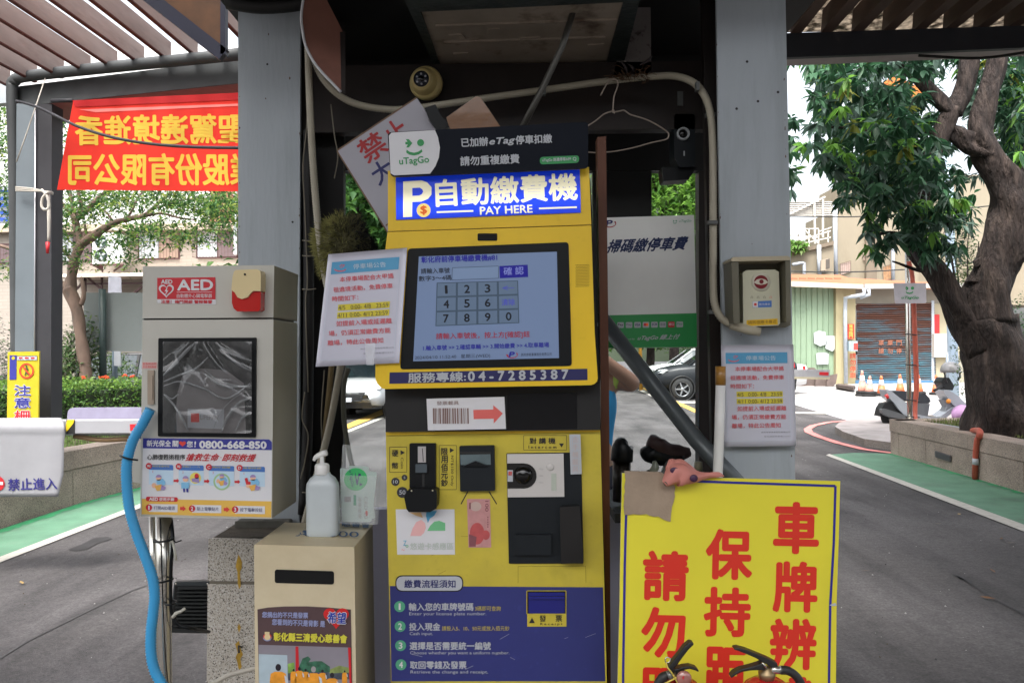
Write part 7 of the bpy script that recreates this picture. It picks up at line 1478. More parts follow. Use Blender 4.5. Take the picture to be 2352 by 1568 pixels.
g = G(); g.tube([at(2176,810,21), at(2176,892,21)], .04, wm, seg=8); g.tube([at(2236,808,21), at(2236,892,21)], .04, wm, seg=8); part(g, 'fence_post', fn)
# ================================================================== LEFT BACKGROUND
SL_ = Surf(28.0); wall_c = M('tile_cream', C(216,204,190,.50), .7, var=.03, scale=1); t = wall_c.node_tree
def tile_lines(m, sx, sz, dark=.86):
    t = m.node_tree; b = t.nodes['Principled BSDF']; src = b.inputs['Base Color'].links[0].from_socket; tc = t.nodes.new('ShaderNodeTexCoord'); mp = t.nodes.new('ShaderNodeMapping'); mp.inputs['Rotation'].default_value = (math.pi/2,0,0); t.links.new(tc.outputs['Object'], mp.inputs[0])
    bk = t.nodes.new('ShaderNodeTexBrick'); bk.inputs['Scale'].default_value = 1; bk.inputs['Brick Width'].default_value = sx; bk.inputs['Row Height'].default_value = sz; bk.inputs['Mortar Size'].default_value = .012; t.links.new(mp.outputs[0], bk.inputs['Vector'])
    bk.inputs['Color1'].default_value = (1,1,1,1); bk.inputs['Color2'].default_value = (.95,.95,.95,1); bk.inputs['Mortar'].default_value = (dark,dark,dark,1)
    mx = t.nodes.new('ShaderNodeVectorMath'); mx.operation = 'MULTIPLY'; t.links.new(src, mx.inputs[0]); t.links.new(bk.outputs[0], mx.inputs[1]); t.links.new(mx.outputs[0], b.inputs['Base Color'])
tile_lines(wall_c, .35, .12); white_t = M('tile_white', C(240,240,240,.8), .6, var=.02, scale=1); tile_lines(white_t, 1.2, 1.2, .8); brick_r = M('brick_red', C(176,124,104,.65), .8, var=.08, scale=3); tile_lines(brick_r, .25, .085, .75)
lb_ = thing('cream_building', (SL_.P(270,840).x, 30, 0), 'long cream tiled building with barred windows behind the left tree', 'building')
pg('wall', [(-260,534),(760,520),(760,860),(-260,860)], wall_c, 0, 5, SL_, lb_); pg('ledge', [(-260,520),(760,508),(760,524),(-260,536)], M('ledge_beige', C(206,190,170,.65), .8), .35, .5, SL_, lb_); pg('upper_wall', [(-260,120),(760,100),(760,512),(-260,524)], white_t, -1.2, 4, SL_, lb_)
pg('brick_bay', [(486,400),(700,396),(700,510),(480,512)], brick_r, -.9, .4, SL_, lb_)
wfr = M('window_brown', C(96,64,64,.6), .5); cur = M('curtain_pale', C(206,214,218,.72), .6, var=.08, scale=3, stretch=(4,1,.3)); brp = M('pane_brown', C(178,152,134,.6), .5, var=.06); brd = M('pane_mauve', C(136,116,118,.55), .5, var=.06)
def barred(x0, x1, y0, y1, m1, m2, dy=-.012):
    f = lambda x, y: (x, y+(x-x0)*dy); s_ = SL_; xm = (x0+x1)/2
    g = G(); g.slab(s_, [f(x0,y0),f(x1,y0),f(x1,y1),f(x0,y1)], wfr, .06, .1); o = part(g, 'window', lb_)
    for a, b, m in ((x0+2,xm-1,m1),(xm+1,x1-2,m2)): g = G(); g.slab(s_, [f(a,y0+2),f(b,y0+2),f(b,y1-2),f(a,y1-2)], m, .09, .03); part(g, 'pane', o)
    g = G(); n = 13
    for i in range(n+1): x = x0+(x1-x0)*i/n; g.line(s_, f(x,y0), f(x,y1), .8, wfr, .45)
    g.line(s_, f(x0-10,(y0+y1)/2+3), f(x1,(y0+y1)/2), 1.2, wfr, .46); g.frame(s_, [f(x0-1,y0-1),f(x1+2,y0-1),f(x1+2,y1+1),f(x0-1,y1+1)], 1.8, wfr, .45)
    for i in range(4): x = x0-10+i*3; g.line(s_, (x,y0+3), (x,y1-1), .8, wfr, .3)
    g.line(s_, (x0-11,y0+3), (x0,y0), 1.2, wfr, .3); g.line(s_, (x0-11,y1-2), (x0,y1), 1.2, wfr, .3); part(g, 'window_grille', o)
barred(318,411,530,595,cur,brp); barred(452,545,521,592,cur,brd); barred(122,212,538,601,cur,brd); barred(-52,34,562,606,brd,brd)
g = G(); g.bar(at(541,440,27.4), at(541,585,27.4), .1, .1, pale); part(g, 'downpipe', lb_)
acm = M('ac_casing', C(232,234,236,.85), .5, var=.02); gd = M('fan_dark', C(60,80,80,.5), .5)
ac = thing('air_conditioner', at(242,606,27.3), 'white outdoor air conditioner with round fan on a bracket behind the left tree', 'air conditioner'); sa_ = Surf(27.0)
g = G(); g.slab(sa_, [(212,536),(270,534),(270,604),(212,606)], acm, 0, .5); g.slab(sa_, [(270,534),(283,540),(283,600),(270,604)], acm, -.02, .3); part(g, 'case', ac)
for y in (556, 587):
    g = G(); g.lathe(sa_.P(233,y-1), [(.20,.005),(.205,.03),(.19,.03),(.185,.008),(0,.008)], gd, axis=V((0,-1,0)), seg=24)
    for q in range(3): a_ = q*2.09+.5; g.bar(sa_.P(233,y-1,.02), sa_.P(233,y-1,.02)+V((math.cos(a_)*.17,0,math.sin(a_)*.17)), .07, .01, steel, up=V((0,1,0)))
    part(g, 'fan', ac)
g = G(); g.bar(at(208,608,27), at(284,608,27), .08, .05, wfr); g.bar(at(232,608,27), at(236,624,27.8), .05, .05, wfr); g.bar(at(282,608,27), at(262,622,27.8), .05, .05, wfr); g.slab(Surf(27.2), [(212,610),(236,610),(236,624)], wfr, 0, .03); part(g, 'bracket', ac)
lw_ = thing('lean_to_roof', at(250,632,26), 'thin lean-to roof with steel posts and braces along the cream building', 'lean-to'); 
g = G(); g.prism([at(110,630,26.2), at(600,622,26.2), at(600,629,26.0), at(110,637,26.0)], V((0,2,.1)), fas); part(g, 'roof_sheet', lw_)
g = G(); 
for a, b in [((196,636),(196,670)),((234,636),(234,672)),((200,636),(262,690)),((196,652),(330,650)),((196,676),(330,674)),((170,670),(198,640)),((330,655),(300,680))]: g.bar(at(*a,26.5), at(*b,26.5), .06, .06, wfr if a[0] in (200,196,234,170,330) else rl)
part(g, 'brace', lw_)
bl_s = thing('blue_sign', at(10,510,22), 'blue and white striped sign glimpsed through the left tree', 'sign')
g = G(); g.slab(Surf(22), rect(-60,430,37,512), pale, 0, .1); part(g, 'panel', bl_s)
for i in range(5): g = G(); g.slab(Surf(21.9), rect(-60,436+i*16,36,444+i*16), M('sign_blue', C(40,80,190,.8), .5), 0, .02); part(g, 'stripe', bl_s)
# grey board on posts, small sign back
gb2 = thing('grey_board', at(255,865,13), 'back of a large grey board on a steel post behind the hedge', 'board'); bgm = M('board_grey', C(150,158,156,.55), .5, var=.02)
g = G(); g.slab(Surf(13), [(189,672),(470,672),(470,808),(200,806)], bgm, 0, .04); part(g, 'panel', gb2)
g = G(); g.tube([at(235,664,13.1-.2), at(237,900,12.9)], .055, M('post_green_grey', C(74,92,90,.5), .45), seg=14); part(g, 'post', gb2)
s2 = thing('small_sign', at(263,870,14.5), 'back of a small white sign on a pale blue pole above the grey board', 'sign')
g = G(); g.slab(Surf(14.4), rnd([(249,633),(278,636),(279,680),(248,676)], 4), M('sign_back_lilac', C(206,206,220,.8), .5), 0, .01); part(g, 'plate', s2)
g = G(); g.tube([at(263,648,14.5), at(264,905,14.5)], .045, M('pole_blue', C(150,170,186,.7), .4), seg=12); part(g, 'pole', s2)
g = G(); g.slab(Surf(14.2), rect(262,805,277,840), pale, 0, .02); part(g, 'tag_plate', s2)
# left tree
lt_ = thing('slender_tree', at(190,880,12.6), 'slender forked tree with small leaves behind the hedge on the left', 'tree'); TL = 12.6
g = G()
def limb2(pts, rad, seg=12, b=.09):
    g.tube([at(p[0], p[1], p[2] if len(p) > 2 else TL) for p in pts], [r*TL/FPX for r in rad], bark2, seg=seg, res=6, bump=b)
limb2([(200,900),(196,850),(190,800),(184,760),(178,720),(168,685),(158,662)], [14,13,12.5,12,13,14,16]); limb2([(160,668),(164,635),(170,605),(177,580),(186,558)], [14,11,10.5,10,10])
limb2([(154,660),(135,648),(118,637),(95,615),(60,590),(20,570),(-20,560)], [9,6.5,6,5,5,4,3]); limb2([(186,560),(180,540),(175,520),(172,500),(160,485),(140,465),(125,440),(118,400)], [9,8,7.5,8,5,4.5,4,3])
limb2([(174,504),(190,490),(212,470),(232,450),(250,435),(270,400)], [7,6.5,6,5,4.5,3]); limb2([(178,500),(186,470),(180,440),(190,400),(200,340)], [5,4,3.5,3,2]); limb2([(172,505),(166,470),(160,440),(150,400)], [4.5,4,3.5,3])
limb2([(188,560),(205,548),(230,532),(262,512),(295,503),(330,495),(352,478),(372,458),(400,440)], [9,10,9,7,6,5,4,3,2]); limb2([(330,496),(370,490),(410,500),(450,505)], [4,3,2.5,1.5]); limb2([(355,478),(385,470),(420,460),(465,455)], [3,2.5,2,1.5]); limb2([(190,555),(196,535),(195,515)], [6,4,2]); limb2([(262,512),(250,495),(236,480)], [3,2.5,1.5])
limb2([(290,504),(305,480),(320,450),(350,420)], [3,2.5,2,1.2]); limb2([(168,598),(150,580),(130,565),(118,570)], [5,4,3,2]); limb2([(185,700),(192,680),(190,650),(186,636)], [6,5,4,3])
part(g, 'trunk', lt_)
R = np.random.default_rng(21); lg = [leafmat('small_leaf_mid', (.055,.135,.035)), leafmat('small_leaf_dark', (.028,.075,.022)), leafmat('small_leaf_light', (.15,.25,.05), .5), leafmat('small_leaf_yellow', (.25,.30,.07), .55)]
cl = []
for (x, y, rx, ry, n) in [(150,500,70,50,60),(60,460,70,60,70),(20,380,60,80,60),(210,470,60,40,60),(300,460,60,30,60),(380,450,60,30,60),(450,470,60,25,60),(500,500,45,25,50),(350,520,60,22,50),(280,560,50,25,34),(420,540,40,25,24),(300,600,50,18,14),(130,560,26,50,24),(150,600,20,20,8),(500,540,36,20,20),(60,250,60,30,30),(430,225,120,10,60),(300,235,90,10,40),(140,250,24,30,40),(130,330,20,60,30),(20,300,30,60,40),(560,470,40,30,20),(30,620,22,30,12),(90,520,40,20,20),(210,600,20,14,6),(500,460,40,20,24)]:
    for i in range(n):
        a_ = R.uniform(0,6.28); q = R.uniform()**.5; cl.append(tuple(at(x+rx*q*math.cos(a_), y+ry*q*math.sin(a_), R.uniform(11.4,14.2))))
cl = np.array(cl); cl = np.repeat(cl, 15, axis=0)+R.normal(0, .12, (len(cl)*15,3))*np.array([1.3,1.3,.6])
mi = R.choice(4, len(cl), p=[.40,.28,.24,.08]); leaves('crown', lt_, cl, .085, .036, lg, droop=.15, seed=22, mi=mi)
# shrubs and hedge
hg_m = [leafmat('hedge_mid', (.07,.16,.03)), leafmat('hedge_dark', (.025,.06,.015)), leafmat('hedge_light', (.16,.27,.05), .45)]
br_m = [leafmat('shrub_grey', (.16,.15,.12), .2), leafmat('shrub_mauve', (.13,.115,.11), .2), g_sh[1]]
shrub(10,900,13.2,2.0,2.7,6500,br_m,'greyish twiggy shrub at the far left behind the post', .06)
shrub(150,900,12.9,1.3,2.35,4800,[g_sh[0],g_sh[1],g_sh[1],br_m[0]],'mottled green shrub behind the slender tree trunk', .08)
shrub(268,900,15.5,1.1,1.75,1600,g_sh,'small shrub between the grey board and the black car', .08)
he = thing('hedge', (-6.6,10.9,.5), 'clipped dark green hedge with a few orange flowers behind the barrier', 'hedge'); R = np.random.default_rng(31)
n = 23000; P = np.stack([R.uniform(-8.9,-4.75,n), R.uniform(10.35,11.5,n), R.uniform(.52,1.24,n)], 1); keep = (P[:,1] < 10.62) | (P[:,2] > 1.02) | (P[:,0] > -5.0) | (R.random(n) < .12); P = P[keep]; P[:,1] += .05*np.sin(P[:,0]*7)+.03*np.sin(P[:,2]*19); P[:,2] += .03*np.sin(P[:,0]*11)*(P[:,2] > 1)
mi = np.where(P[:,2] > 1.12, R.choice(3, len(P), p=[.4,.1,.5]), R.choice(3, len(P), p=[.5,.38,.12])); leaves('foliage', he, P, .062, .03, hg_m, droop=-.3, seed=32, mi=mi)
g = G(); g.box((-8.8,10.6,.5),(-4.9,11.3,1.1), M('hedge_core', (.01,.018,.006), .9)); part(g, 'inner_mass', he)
g = G()
for x, y in [(190,868),(194,870),(243,867),(246,869),(287,864),(305,866),(232,868)]:
    p = at(x, y, 10.5)
    for q in range(14): d = V((random.uniform(-1,1),random.uniform(-1,1),random.uniform(0,1))).normalized()*.028; g.lathe(p+d, [(0,-.008),(.014,0),(0,.006)], M('flower_red_orange', (.75,.10,.03), .6), seg=5)
part(g, 'flowers', he, kind='stuff')
# ================================================================== BANNER, SIGN, BARRIER ON THE LEFT
class Cloth:
    n = V((0,-1,0))
    def P(s, px, py, lift=0.0):
        Y = 7.7-(px-130)*.0011; dy = (py-220)/210
        Y += .03*math.sin(px*.03+dy*2)*dy+.05*dy*math.sin(px*.011+1)
        return at(px, py, Y-lift)
    def grid(s, quad, m, lift, nx, ny, g):
        TL, TR, BR, BL = quad; k = len(g.v)
        for j in range(ny+1):
            for i in range(nx+1):
                u, v = i/nx, j/ny; g.v.append(tuple(s.P(TL[0]*(1-u)*(1-v)+TR[0]*u*(1-v)+BR[0]*u*v+BL[0]*(1-u)*v, TL[1]*(1-u)*(1-v)+TR[1]*u*(1-v)+BR[1]*u*v+BL[1]*(1-u)*v, lift)))
        mm = g.mi(m)
        for j in range(ny):
            for i in range(nx): a = k+j*(nx+1)+i; g.f.append((a,a+1,a+nx+2,a+nx+1)); g.m.append(mm); g.sm.append(True)
CL = Cloth(); bn = thing('red_banner', at(420,440,7.4), 'red cloth banner with yellow characters seen from behind under the left canopy', 'banner')
def cloth_m(n, c, tr=.5):
    m = M(n, c, .7, var=.05, scale=3); t = m.node_tree; b = t.nodes['Principled BSDF']; a = t.nodes.new('ShaderNodeBsdfTranslucent'); x = t.nodes.new('ShaderNodeMixShader'); x.inputs[0].default_value = tr
    t.links.new(b.inputs['Base Color'].links[0].from_socket, a.inputs[0]); t.links.new(b.outputs[0], x.inputs[1]); t.links.new(a.outputs[0], x.inputs[2]); t.links.new(x.outputs[0], t.nodes['Material Output'].inputs[0]); return m
g = G(); CL.grid([(168,232),(720,206),(720,441),(131,436)], cloth_m('banner_red', (.78,.035,.02)), 0, 60, 16, g); cb = part(g, 'cloth', bn)
g = G(); CL.grid([(166,231),(720,205),(720,222),(172,246)], cloth_m('banner_hem', (.42,.008,.01), .3), .006, 60, 2, g); part(g, 'top_hem', cb)
g = G(); CL.grid([(182,252),(720,232),(720,236),(220,258)], cloth_m('banner_fold', (.80,.22,.20), .3), .004, 60, 1, g); part(g, 'fold', cb)
g = G(); yc = cloth_m('banner_yellow', (.80,.58,.08), .5); g.text(CL, '聖駕遶境進香', 174, 333, 562, 328, 66, yc, .004, .028, mirror=True); g.text(CL, '業股份有限公司', 158, 424, 588, 424, 70, yc, .004, .028, mirror=True); part(g, 'lettering', cb)
g = G(); g.tube([at(119,232,7.9), at(166,231,7.75)], .02, steel_dk, seg=6); part(g, 'tie_bar', bn)
rope = M('rope_white', C(206,200,190,.75), .8, bump=.4, bscale=300)
g = G(); 
for dy in (0, 4, 8): g.tube([at(36,430+dy,7.88), at(78,434+dy*.6,7.86), at(112,443-dy*.3,7.86), at(121,446-dy*.4,7.95)], .009, rope, seg=6, res=3)
g.tube([at(96,436,7.84), at(108,450,7.8), at(113,474,7.8), at(104,482,7.8), at(96,474,7.8), at(98,455,7.8), at(112,440,7.8)], .014, rope, seg=8, res=5); g.tube([at(112,445,7.82), at(113,500,7.8), at(111,556,7.8)], [.012,.016,.012], rope, seg=8, res=4, bump=.2); solo(g, 'rope', 'white rope knotted round the left post with a hanging loop', 'rope')
g = G(); g.tube([at(110,556,7.8), at(109,582,7.8)], [.02,.012], aed_red, seg=8); solo(g, 'red_tassel', 'red end of the white rope hanging on the left post', 'tassel')
g = G(); g.tube([at(109,166,7.85), at(60,310,7.82), at(38,372,7.8)], .006, rope, seg=6); solo(g, 'thin_rope', 'thin pale rope slanting down across the top of the left post', 'rope')
cable([at(38,232,7.8), at(80,244,7.6), at(120,262,7.4), at(180,291,7.2), at(260,316,7.0), at(350,331,6.8), at(450,338,6.5), at(560,340,6.2)], .013, steel_dk, 'hanging_cable', 'dark cable sagging in front of the red banner', 'cable')
wsn = thing('warning_sign', at(52,970,7.75), 'yellow warning sign with barrier picture and prohibition ring on the left post', 'sign'); SW = Surf(7.72); ys = M('sign_yellow', C(226,206,48,.66), .45, var=.02)
B3 = lambda x, y: (x*.2531, 766.2+y*.2531)
def bq(*p): return [B3(*a) for a in p]
g = G(); g.slab(SW, bq((70,165),(355,160),(345,900),(62,900)), ys, 0, .02); wpl_ = part(g, 'plate', wsn, .002)
g = G(); g.slab(SW, bq((88,195),(150,195),(147,415),(86,417)), nv, .004, .004); g.flat(SW, circ(*B3(120,221),3.8), ys, .006); g.slab(SW, bq((152,203),(335,200),(335,240),(152,240)), pale, .004, .004); g.frame(SW, bq((152,203),(335,200),(335,240),(152,240)), .8, ink, .006)
for x in (170,225,280): g.flat(SW, bq((x,213),(x+34,213),(x+34,226),(x,226)), aed_red, .007)
cx, cy = B3(240,337); rg = M('ring_red', C(214,70,44,.85), .5)
for i in range(24):
    a0, a1 = i*math.pi/12, (i+1)*math.pi/12; g.flat(SW, [(cx+17*math.cos(a0),cy+18*math.sin(a0)),(cx+17*math.cos(a1),cy+18*math.sin(a1)),(cx+13.2*math.cos(a1),cy+14.2*math.sin(a1)),(cx+13.2*math.cos(a0),cy+14.2*math.sin(a0))], rg, .006)
g.line(SW, (cx-10,cy-12), (cx+10,cy+12), 3.2, rg, .0075); pm_ = M('pictogram', (.05,.06,.03), .5)
for pts in [[(-2,-12),(2,-12),(2,-8),(-2,-8)],[(-3,-7),(3,-7),(5,-1),(2,-2),(2,2),(-2,2),(-2,-2),(-5,0)],[(-2,2),(2,2),(5,9),(3,10),(0,5),(-3,11),(-5,10)]]: g.flat(SW, [(cx+a, cy+b) for a, b in pts], pm_, .0068)
part(g, 'pictogram', wpl_)
g = G()
for ch, x0, x1, y1, m_ in (('注',130,275,560,nv),('意',130,275,672,nv),('柵',128,275,790,aed_red)): a, b = B3(x0,y1), B3(x1,y1); g.text(SW, ch, *a, *b, 24, white_p, .006, .07); g.text(SW, ch, *a, *b, 24, m_, .009, .02)
part(g, 'lettering', wpl_)
bm1 = thing('barrier_arm', at(160,982,5.6), 'white barrier arm with yellow and black band and red reflector on the left', 'barrier arm'); bw = M('arm_white', C(210,210,216,.56), .4, var=.02); SB_ = Surf(5.6)
g = G(); z0 = at(200,982,5.6); hx = []
hexa = [(962,.0),(966,-.05),(994,-.05),(999,.0),(994,.05),(966,.05)]
A_, B_ = [], []
for (y, o_) in hexa: A_.append(at(-220, y+2, 5.6+o_)); B_.append(at(470, y-1, 5.6+o_))
n = 6; g.add(A_+B_, [(i,(i+1) % n,(i+1) % n+n,i+n) for i in range(n)]+[tuple(range(n)),tuple(range(2*n-1,n-1,-1))], bw); arm1 = part(g, 'arm', bm1)
g = G(); g.slab(Surf(5.547), [(152,964),(172,963),(172,996),(152,997)], M('band_black', (.02,.02,.02), .5), .0, .004); g.slab(Surf(5.545), [(154,964),(171,963),(168,972),(152,992),(151,975)], M('band_yellow', C(240,206,40,.85), .4), .001, .002); part(g, 'hazard_band', arm1)
g = G(); g.slab(Surf(5.546), [(298,974),(326,973),(326,988),(299,989)], aed_red, 0, .003); part(g, 'reflector', arm1)
g = G(); g.tube([at(170,1001,5.6), at(230,1010,5.6), at(300,1007,5.6), at(360,1004,5.6)], .017, M('tube_tan', C(150,120,84,.7), .5), seg=10, res=4); part(g, 'rubber_tube', bm1)
# cloth sleeve hanging on the arm
class Sl:
    n = V((0,-1,0))
    def P(s, px, py, lift=0.0):
        v = max(0,(py-1010)/130); return at(px, py, 5.52-lift+.012*math.sin(px*.045)*v+(0 if py > 990 else -.01+abs(py-985)*.0016))
SLv = Sl(); ng = thing('cloth_sign', at(70,1140,5.5), 'white cloth no entry sign hanging from the left barrier arm', 'sign'); vin = M('vinyl_white', C(200,200,206,.52), .5, var=.03, scale=6)
g = G(); k = 0; ys_ = [959,963,970,978,986,994,1003,1012,1016,1030,1050,1070,1090,1105,1120,1130,1140]; xr = [140,143,146,148,149,149,149,148,147,147,147,146.5,146,142,138,136,134]; nx = 40
for j, y in enumerate(ys_):
    for i in range(nx+1): x = -180+(xr[j]+180)*i/nx; g.v.append(tuple(SLv.P(x, y+(x-140)*-.004)))
g.mi(vin)
for j in range(len(ys_)-1):
    for i in range(nx): a = j*(nx+1)+i; g.f.append((a,a+1,a+nx+2,a+nx+1)); g.m.append(0); g.sm.append(True)
cs = part(g, 'cloth', ng); so2 = cs.modifiers.new('s','SOLIDIFY'); so2.thickness = .0015; so2.offset = -1
g = G(); g.text(SLv, '禁止進入', 19, 1126, 131.5, 1123, 27, M('ink_deep_blue', C(54,50,130,.8), .5), .006, .02); part(g, 'lettering', cs)
g = G(); g.flat(SLv, circ(-5,1110,15.5,16.5), aed_red, .006); g.flat(SLv, rect(-16,1106,7,1113), white_p, .008); part(g, 'no_entry_disc', cs)
g = G(); s_ = Surf(5.95); g.slab(s_, rnd([(152,990),(156,936),(480,934),(480,990)], 14), M('panel_lilac', C(196,190,220,.6), .5), 0, .02); solo(g, 'rounded_panel', 'pale lilac rounded panel standing behind the left barrier arm', 'panel')
# ================================================================== BEHIND THE KIOSK: trees, person
def green_tree(px, Y, w_, h_, n, label, mats, ls=.16):
    b = at(px, 800, Y); b.z = 0; o = thing('leafy_tree', b, label, 'tree', 'trees beyond the car park'); R = np.random.default_rng(int(px+Y))
    g = G(); g.tube([b, b+V((.1,0,h_*.3)), b+V((-.1,.1,h_*.6)), b+V((.1,0,h_*.85))], [.2,.16,.1,.03], bark, seg=10, res=3, bump=.1)
    for k in range(6): a_ = k*1.05; g.tube([b+V((0,0,h_*(.3+.05*k))), b+V((math.cos(a_)*w_*.25,math.sin(a_)*w_*.25,h_*(.45+.06*k))), b+V((math.cos(a_)*w_*.42,math.sin(a_)*w_*.42,h_*(.5+.07*k)))], [.09,.06,.02], bark, seg=6, res=2)
    part(g, 'trunk', o); c = []
    for k in range(22): a_ = R.uniform(0,6.28); q = R.uniform(.1,.42)*w_; c.append(ball((b.x+q*math.cos(a_), b.y+q*math.sin(a_), h_*R.uniform(.32,.92)), (w_*.2,w_*.2,h_*.12), n//22, R, .5))
    leaves('crown', o, np.concatenate(c), ls, ls*.5, mats, droop=.1, seed=int(px)); return o
fr = [leafmat('fresh_light', (.14,.27,.045), .5), leafmat('fresh_mid', (.08,.18,.035), .5), leafmat('fresh_dark', (.03,.085,.02), .4)]
green_tree(800,21,7.5,8,11000,'leafy tree seen through the glass left of the machine',[fr[1],fr[2],fr[2],lg[0]],.30)
green_tree(880,27,8,9.5,8000,'leafy tree farther back, seen through the glass beside the tilted board',fr,.24)
green_tree(1545,31,6.4,11,9000,'fresh green tree seen through the glass above the payment poster',[fr[0],fr[1],fr[0]],.34)
green_tree(1490,34,6,7,3000,'tree behind the parked cars below the payment poster',fr,.26)
green_tree(1610,38,7,7,3000,'tree far behind the white parked car',fr,.26)
g = G(); g.lathe(gr(1503,905)+V((0,3,0)), [(.07,0),(.07,3.4)], M('post_orange', C(206,150,50,.75), .5), seg=10); solo(g, 'orange_post', 'slim orange post beside the parked cars below the payment poster', 'post')
g = G(); g.slab(Surf(44), [(700,300),(1720,300),(1720,830),(700,830)], M('backdrop_green', C(110,124,100,.35), .8, var=.1, scale=.3), 0, 3); solo(g, 'far_backdrop', 'added dark green grey backdrop standing in for far trees behind the kiosk', 'building')  # plain slab added as a dark tree line behind the gaps in the foliage
# person behind the machine, one arm raised
pe = thing('person', at(1385,1180,4.1).xy.to_3d(), 'person in a blue vest with yellow green sleeve, arm raised, behind the machine', 'person'); pe.location.z = 0; pe['_o'] = tuple(pe.location)
PX, PY = pe.location.x-.115, 4.1
sho = V((PX+.15,PY,1.36)); elb = at(1462,884,4.05); hnd = at(1385,826,4.0)
J = {'pelvis':((PX,PY,.93),.15),'waist':((PX,PY,1.08),.135),'chest':((PX,PY,1.27),.155),'neck0':((PX,PY,1.43),.07),'neck':((PX,PY,1.50),.055),'jaw':((PX+.01,PY-.02,1.56),.075),'head':((PX,PY,1.64),.095),'crown':((PX,PY+.01,1.71),.07),
 'shR':((PX+.17,PY,1.38),.07),'elR':(tuple(elb),.047),'wrR':(tuple(elb.lerp(hnd,.8)),.034),'haR':(tuple(elb.lerp(hnd,.98)),.032),'shL':((PX-.19,PY,1.38),.065),'elL':((PX-.25,PY,1.10),.045),'wrL':((PX-.22,PY-.1,.88),.032),'haL':((PX-.21,PY-.13,.80),.03),
 'hiR':((PX+.09,PY,.86),.10),'knR':((PX+.11,PY-.01,.48),.065),'anR':((PX+.11,PY+.02,.09),.042),'toR':((PX+.13,PY-.14,.045),.035),'hiL':((PX-.09,PY,.86),.10),'knL':((PX-.11,PY-.01,.48),.065),'anL':((PX-.11,PY+.02,.09),.042),'toL':((PX-.13,PY-.14,.045),.035)}
Eg = [('pelvis','waist'),('waist','chest'),('chest','neck0'),('neck0','neck'),('neck','jaw'),('jaw','head'),('head','crown'),('chest','shR'),('shR','elR'),('elR','wrR'),('wrR','haR'),('chest','shL'),('shL','elL'),('elL','wrL'),('wrL','haL'),('pelvis','hiR'),('hiR','knR'),('knR','anR'),('anR','toR'),('pelvis','hiL'),('hiL','knL'),('knL','anL'),('anL','toL')]
for s_, wr, el in (('R','wrR','elR'),('L','wrL','elL')):
    w0 = V(J['ha'+s_][0]); dv_ = (w0-V(J[el][0])).normalized(); sd_ = dv_.cross(V((0,1,0))).normalized(); cv_ = V((0,-1,0)) if s_ == 'R' else V((.5,-.6,0))
    for f, (o1, ln) in enumerate([(-.030,.062),(-.010,.078),(.010,.074),(.030,.058)]):
        b0 = w0+sd_*o1+dv_*.03; b1 = b0+dv_*ln*.5+cv_*.008; b2 = b1+dv_*ln*.4+cv_*.022
        J[f'f{s_}{f}a'] = (tuple(b0),.010); J[f'f{s_}{f}b'] = (tuple(b1),.009); J[f'f{s_}{f}c'] = (tuple(b2),.0075); Eg += [('ha'+s_,f'f{s_}{f}a'),(f'f{s_}{f}a',f'f{s_}{f}b'),(f'f{s_}{f}b',f'f{s_}{f}c')]
    t0 = w0+sd_*.035-dv_*.005; t1 = t0+sd_*.025+dv_*.03; J[f't{s_}a'] = (tuple(t0),.012); J[f't{s_}b'] = (tuple(t1),.009); Eg += [('ha'+s_,f't{s_}a'),(f't{s_}a',f't{s_}b')]
names = list(J); skin = M('skin', (.42,.24,.17), .5, var=.05)
def skinned(name, keys, grow, mat_, parent, lvl=2, root=None):
    ks = [k for k in names if k in keys]; me = bpy.data.meshes.new(name); off = V(pe['_o'])
    me.from_pydata([tuple(V(J[k][0])-off) for k in ks], [(ks.index(a), ks.index(b)) for a, b in Eg if a in ks and b in ks], []); me.materials.append(mat_)
    o = bpy.data.objects.new(name, me); S.collection.objects.link(o); o.parent = parent; o['_o'] = pe['_o']
    sk = o.modifiers.new('skin','SKIN'); 
    for i, k in enumerate(ks): r_ = J[k][1]*1.0+grow; me.skin_vertices[0].data[i].radius = (r_*(1.15 if k in ('chest','pelvis','waist') else 1), r_*(.8 if k in ('chest','pelvis','waist') else 1))
    me.skin_vertices[0].data[ks.index(root or ks[0])].use_root = True
    sb = o.modifiers.new('sub','SUBSURF'); sb.levels = lvl; sb.render_levels = lvl; sk.use_smooth_shade = True; return o
body = skinned('body', set(names), 0, skin, pe, 2, 'pelvis')
vst = M('vest_blue', (.03,.30,.62), .7, var=.06, scale=8, bump=.3, bscale=20); slv = M('sleeve_lime', (.45,.60,.12), .7, var=.06); trs = M('trousers_navy', (.012,.014,.025), .8)
J['shR2'] = (tuple(V(J['shR'][0]).lerp(elb,.55)), .07); J['shL2'] = (tuple(V(J['shL'][0]).lerp(V(J['elL'][0]),.55)), .065); names = list(J)
J['shR'] = (J['shR'][0], .07); 
keep_E = Eg[:]; Eg = [('pelvis','waist'),('waist','chest'),('chest','neck0'),('chest','shR'),('chest','shL')]; skinned('vest', {'pelvis','waist','chest','neck0','shR','shL'}, .018, vst, pe)
Eg = [('shR','shR2')]; skinned('sleeve', {'shR','shR2'}, .012, slv, pe); Eg = [('shL','shL2')]; skinned('sleeve', {'shL','shL2'}, .012, slv, pe)
Eg = [e for e in keep_E if e[0] in ('pelvis','hiR','hiL','knR','knL') and e[1] in ('hiR','hiL','knR','knL','anR','anL')]; skinned('trousers', {'pelvis','hiR','knR','anR','hiL','knL','anL'}, .014, trs, pe, 2, 'pelvis')
g = G(); hc = V(J['head'][0]); g.lathe(hc+V((0,.012,-.01)), [(.094,-.03),(.106,.02),(.100,.07),(.06,.11),(0,.125)], M('hair_black', (.012,.010,.009), .6), seg=20); part(g, 'hair', pe)
g = G()
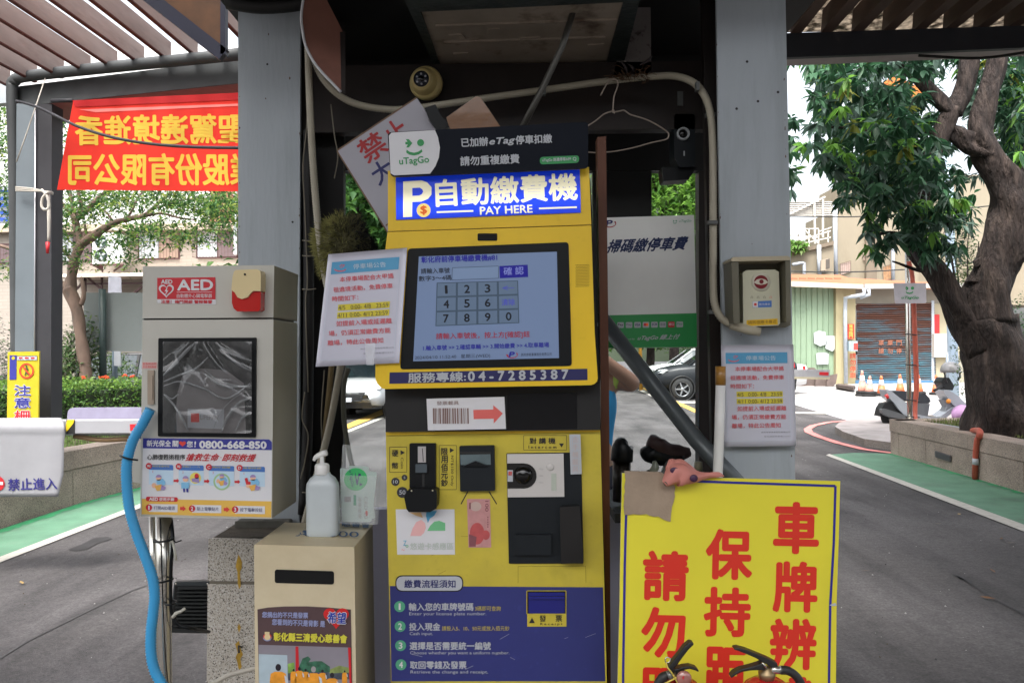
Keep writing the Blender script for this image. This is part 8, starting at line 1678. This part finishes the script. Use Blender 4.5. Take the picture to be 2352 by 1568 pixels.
for s_ in (-1,1): g.lathe(hc+V((.034*s_,-.086,.0)), [(.013,0),(.009,.005),(0,.007)], pale, axis=V((0,-1,0)), seg=10); g.lathe(hc+V((.034*s_,-.093,.0)), [(.005,0),(0,.002)], ink, axis=V((0,-1,0)), seg=8)
part(g, 'eyes', pe)
g = G(); g.tube([hc+V((0,-.085,.01)), hc+V((0,-.105,-.025)), hc+V((0,-.09,-.04))], [.008,.013,.008], skin, seg=8); part(g, 'nose', pe)
g = G(); g.tube([hc+V((-.024,-.082,-.062)), hc+V((0,-.092,-.060)), hc+V((.024,-.082,-.062))], [.003,.006,.003], M('lips', (.35,.12,.10), .5), seg=6); part(g, 'mouth', pe)
for s_ in (-1,1): g = G(); g.lathe(hc+V((.094*s_,.005,-.01)), [(.02,-.005),(.028,.004),(.015,.012)], skin, axis=V((s_,0,0)), seg=12, sx=.7); part(g, 'ear', pe)
for s_ in ('R','L'): a_ = V(J['an'+s_][0]); t_ = V(J['to'+s_][0]); g = G(); g.tube([a_+V((0,.05,-.055)), a_+V((0,0,-.03)), t_+V((0,0,0)), t_+V((0,-.05,-.01))], [.035,.05,.045,.03], M('shoe', (.02,.02,.02), .6), seg=12, res=3); part(g, 'shoe', pe)
# ================================================================== ADDED OUT OF VIEW TO SHAPE THE LIGHT
og = thing('unseen_block', (0,-15,0), 'unseen grey block added behind the viewer to dim the sky light', 'building'); ow_ = M('block_grey', (.34,.33,.31), .8, var=.06, scale=.4); wd_ = M('block_window', (.03,.035,.04), .15)  # unseen block added to cut the low sky and its reflections
g = G(); g.box((-22,-18,0),(22,-15,7.5), ow_); part(g, 'wall', og)
for i in range(12):
    for j in range(2): g = G(); g.box((-20+i*3.5,-15.02,1.4+j*3.3),(-18+i*3.5,-14.96,3.0+j*3.3), wd_); part(g, 'window', og)

rcn = thing('sun_blocker', (0,0,4.3), 'unseen flat deck added over the viewer to block the direct sun', 'canopy'); g = G(); g.box((-4.6,-1.8,4.42),(1.28,1.75,4.47), M('blocker_sheet', (.3,.29,.28), .8)); part(g, 'blocker_deck', rcn)  # added out of view to keep direct sun off the machine front
for y in (-1.7,0,1.65): g = G(); g.box((-4.6,y-.05,4.28),(1.28,y+.05,4.42), steel_dk); part(g, 'blocker_beam', rcn)
for o in bpy.data.objects:
    if '_o' in o: del o['_o']
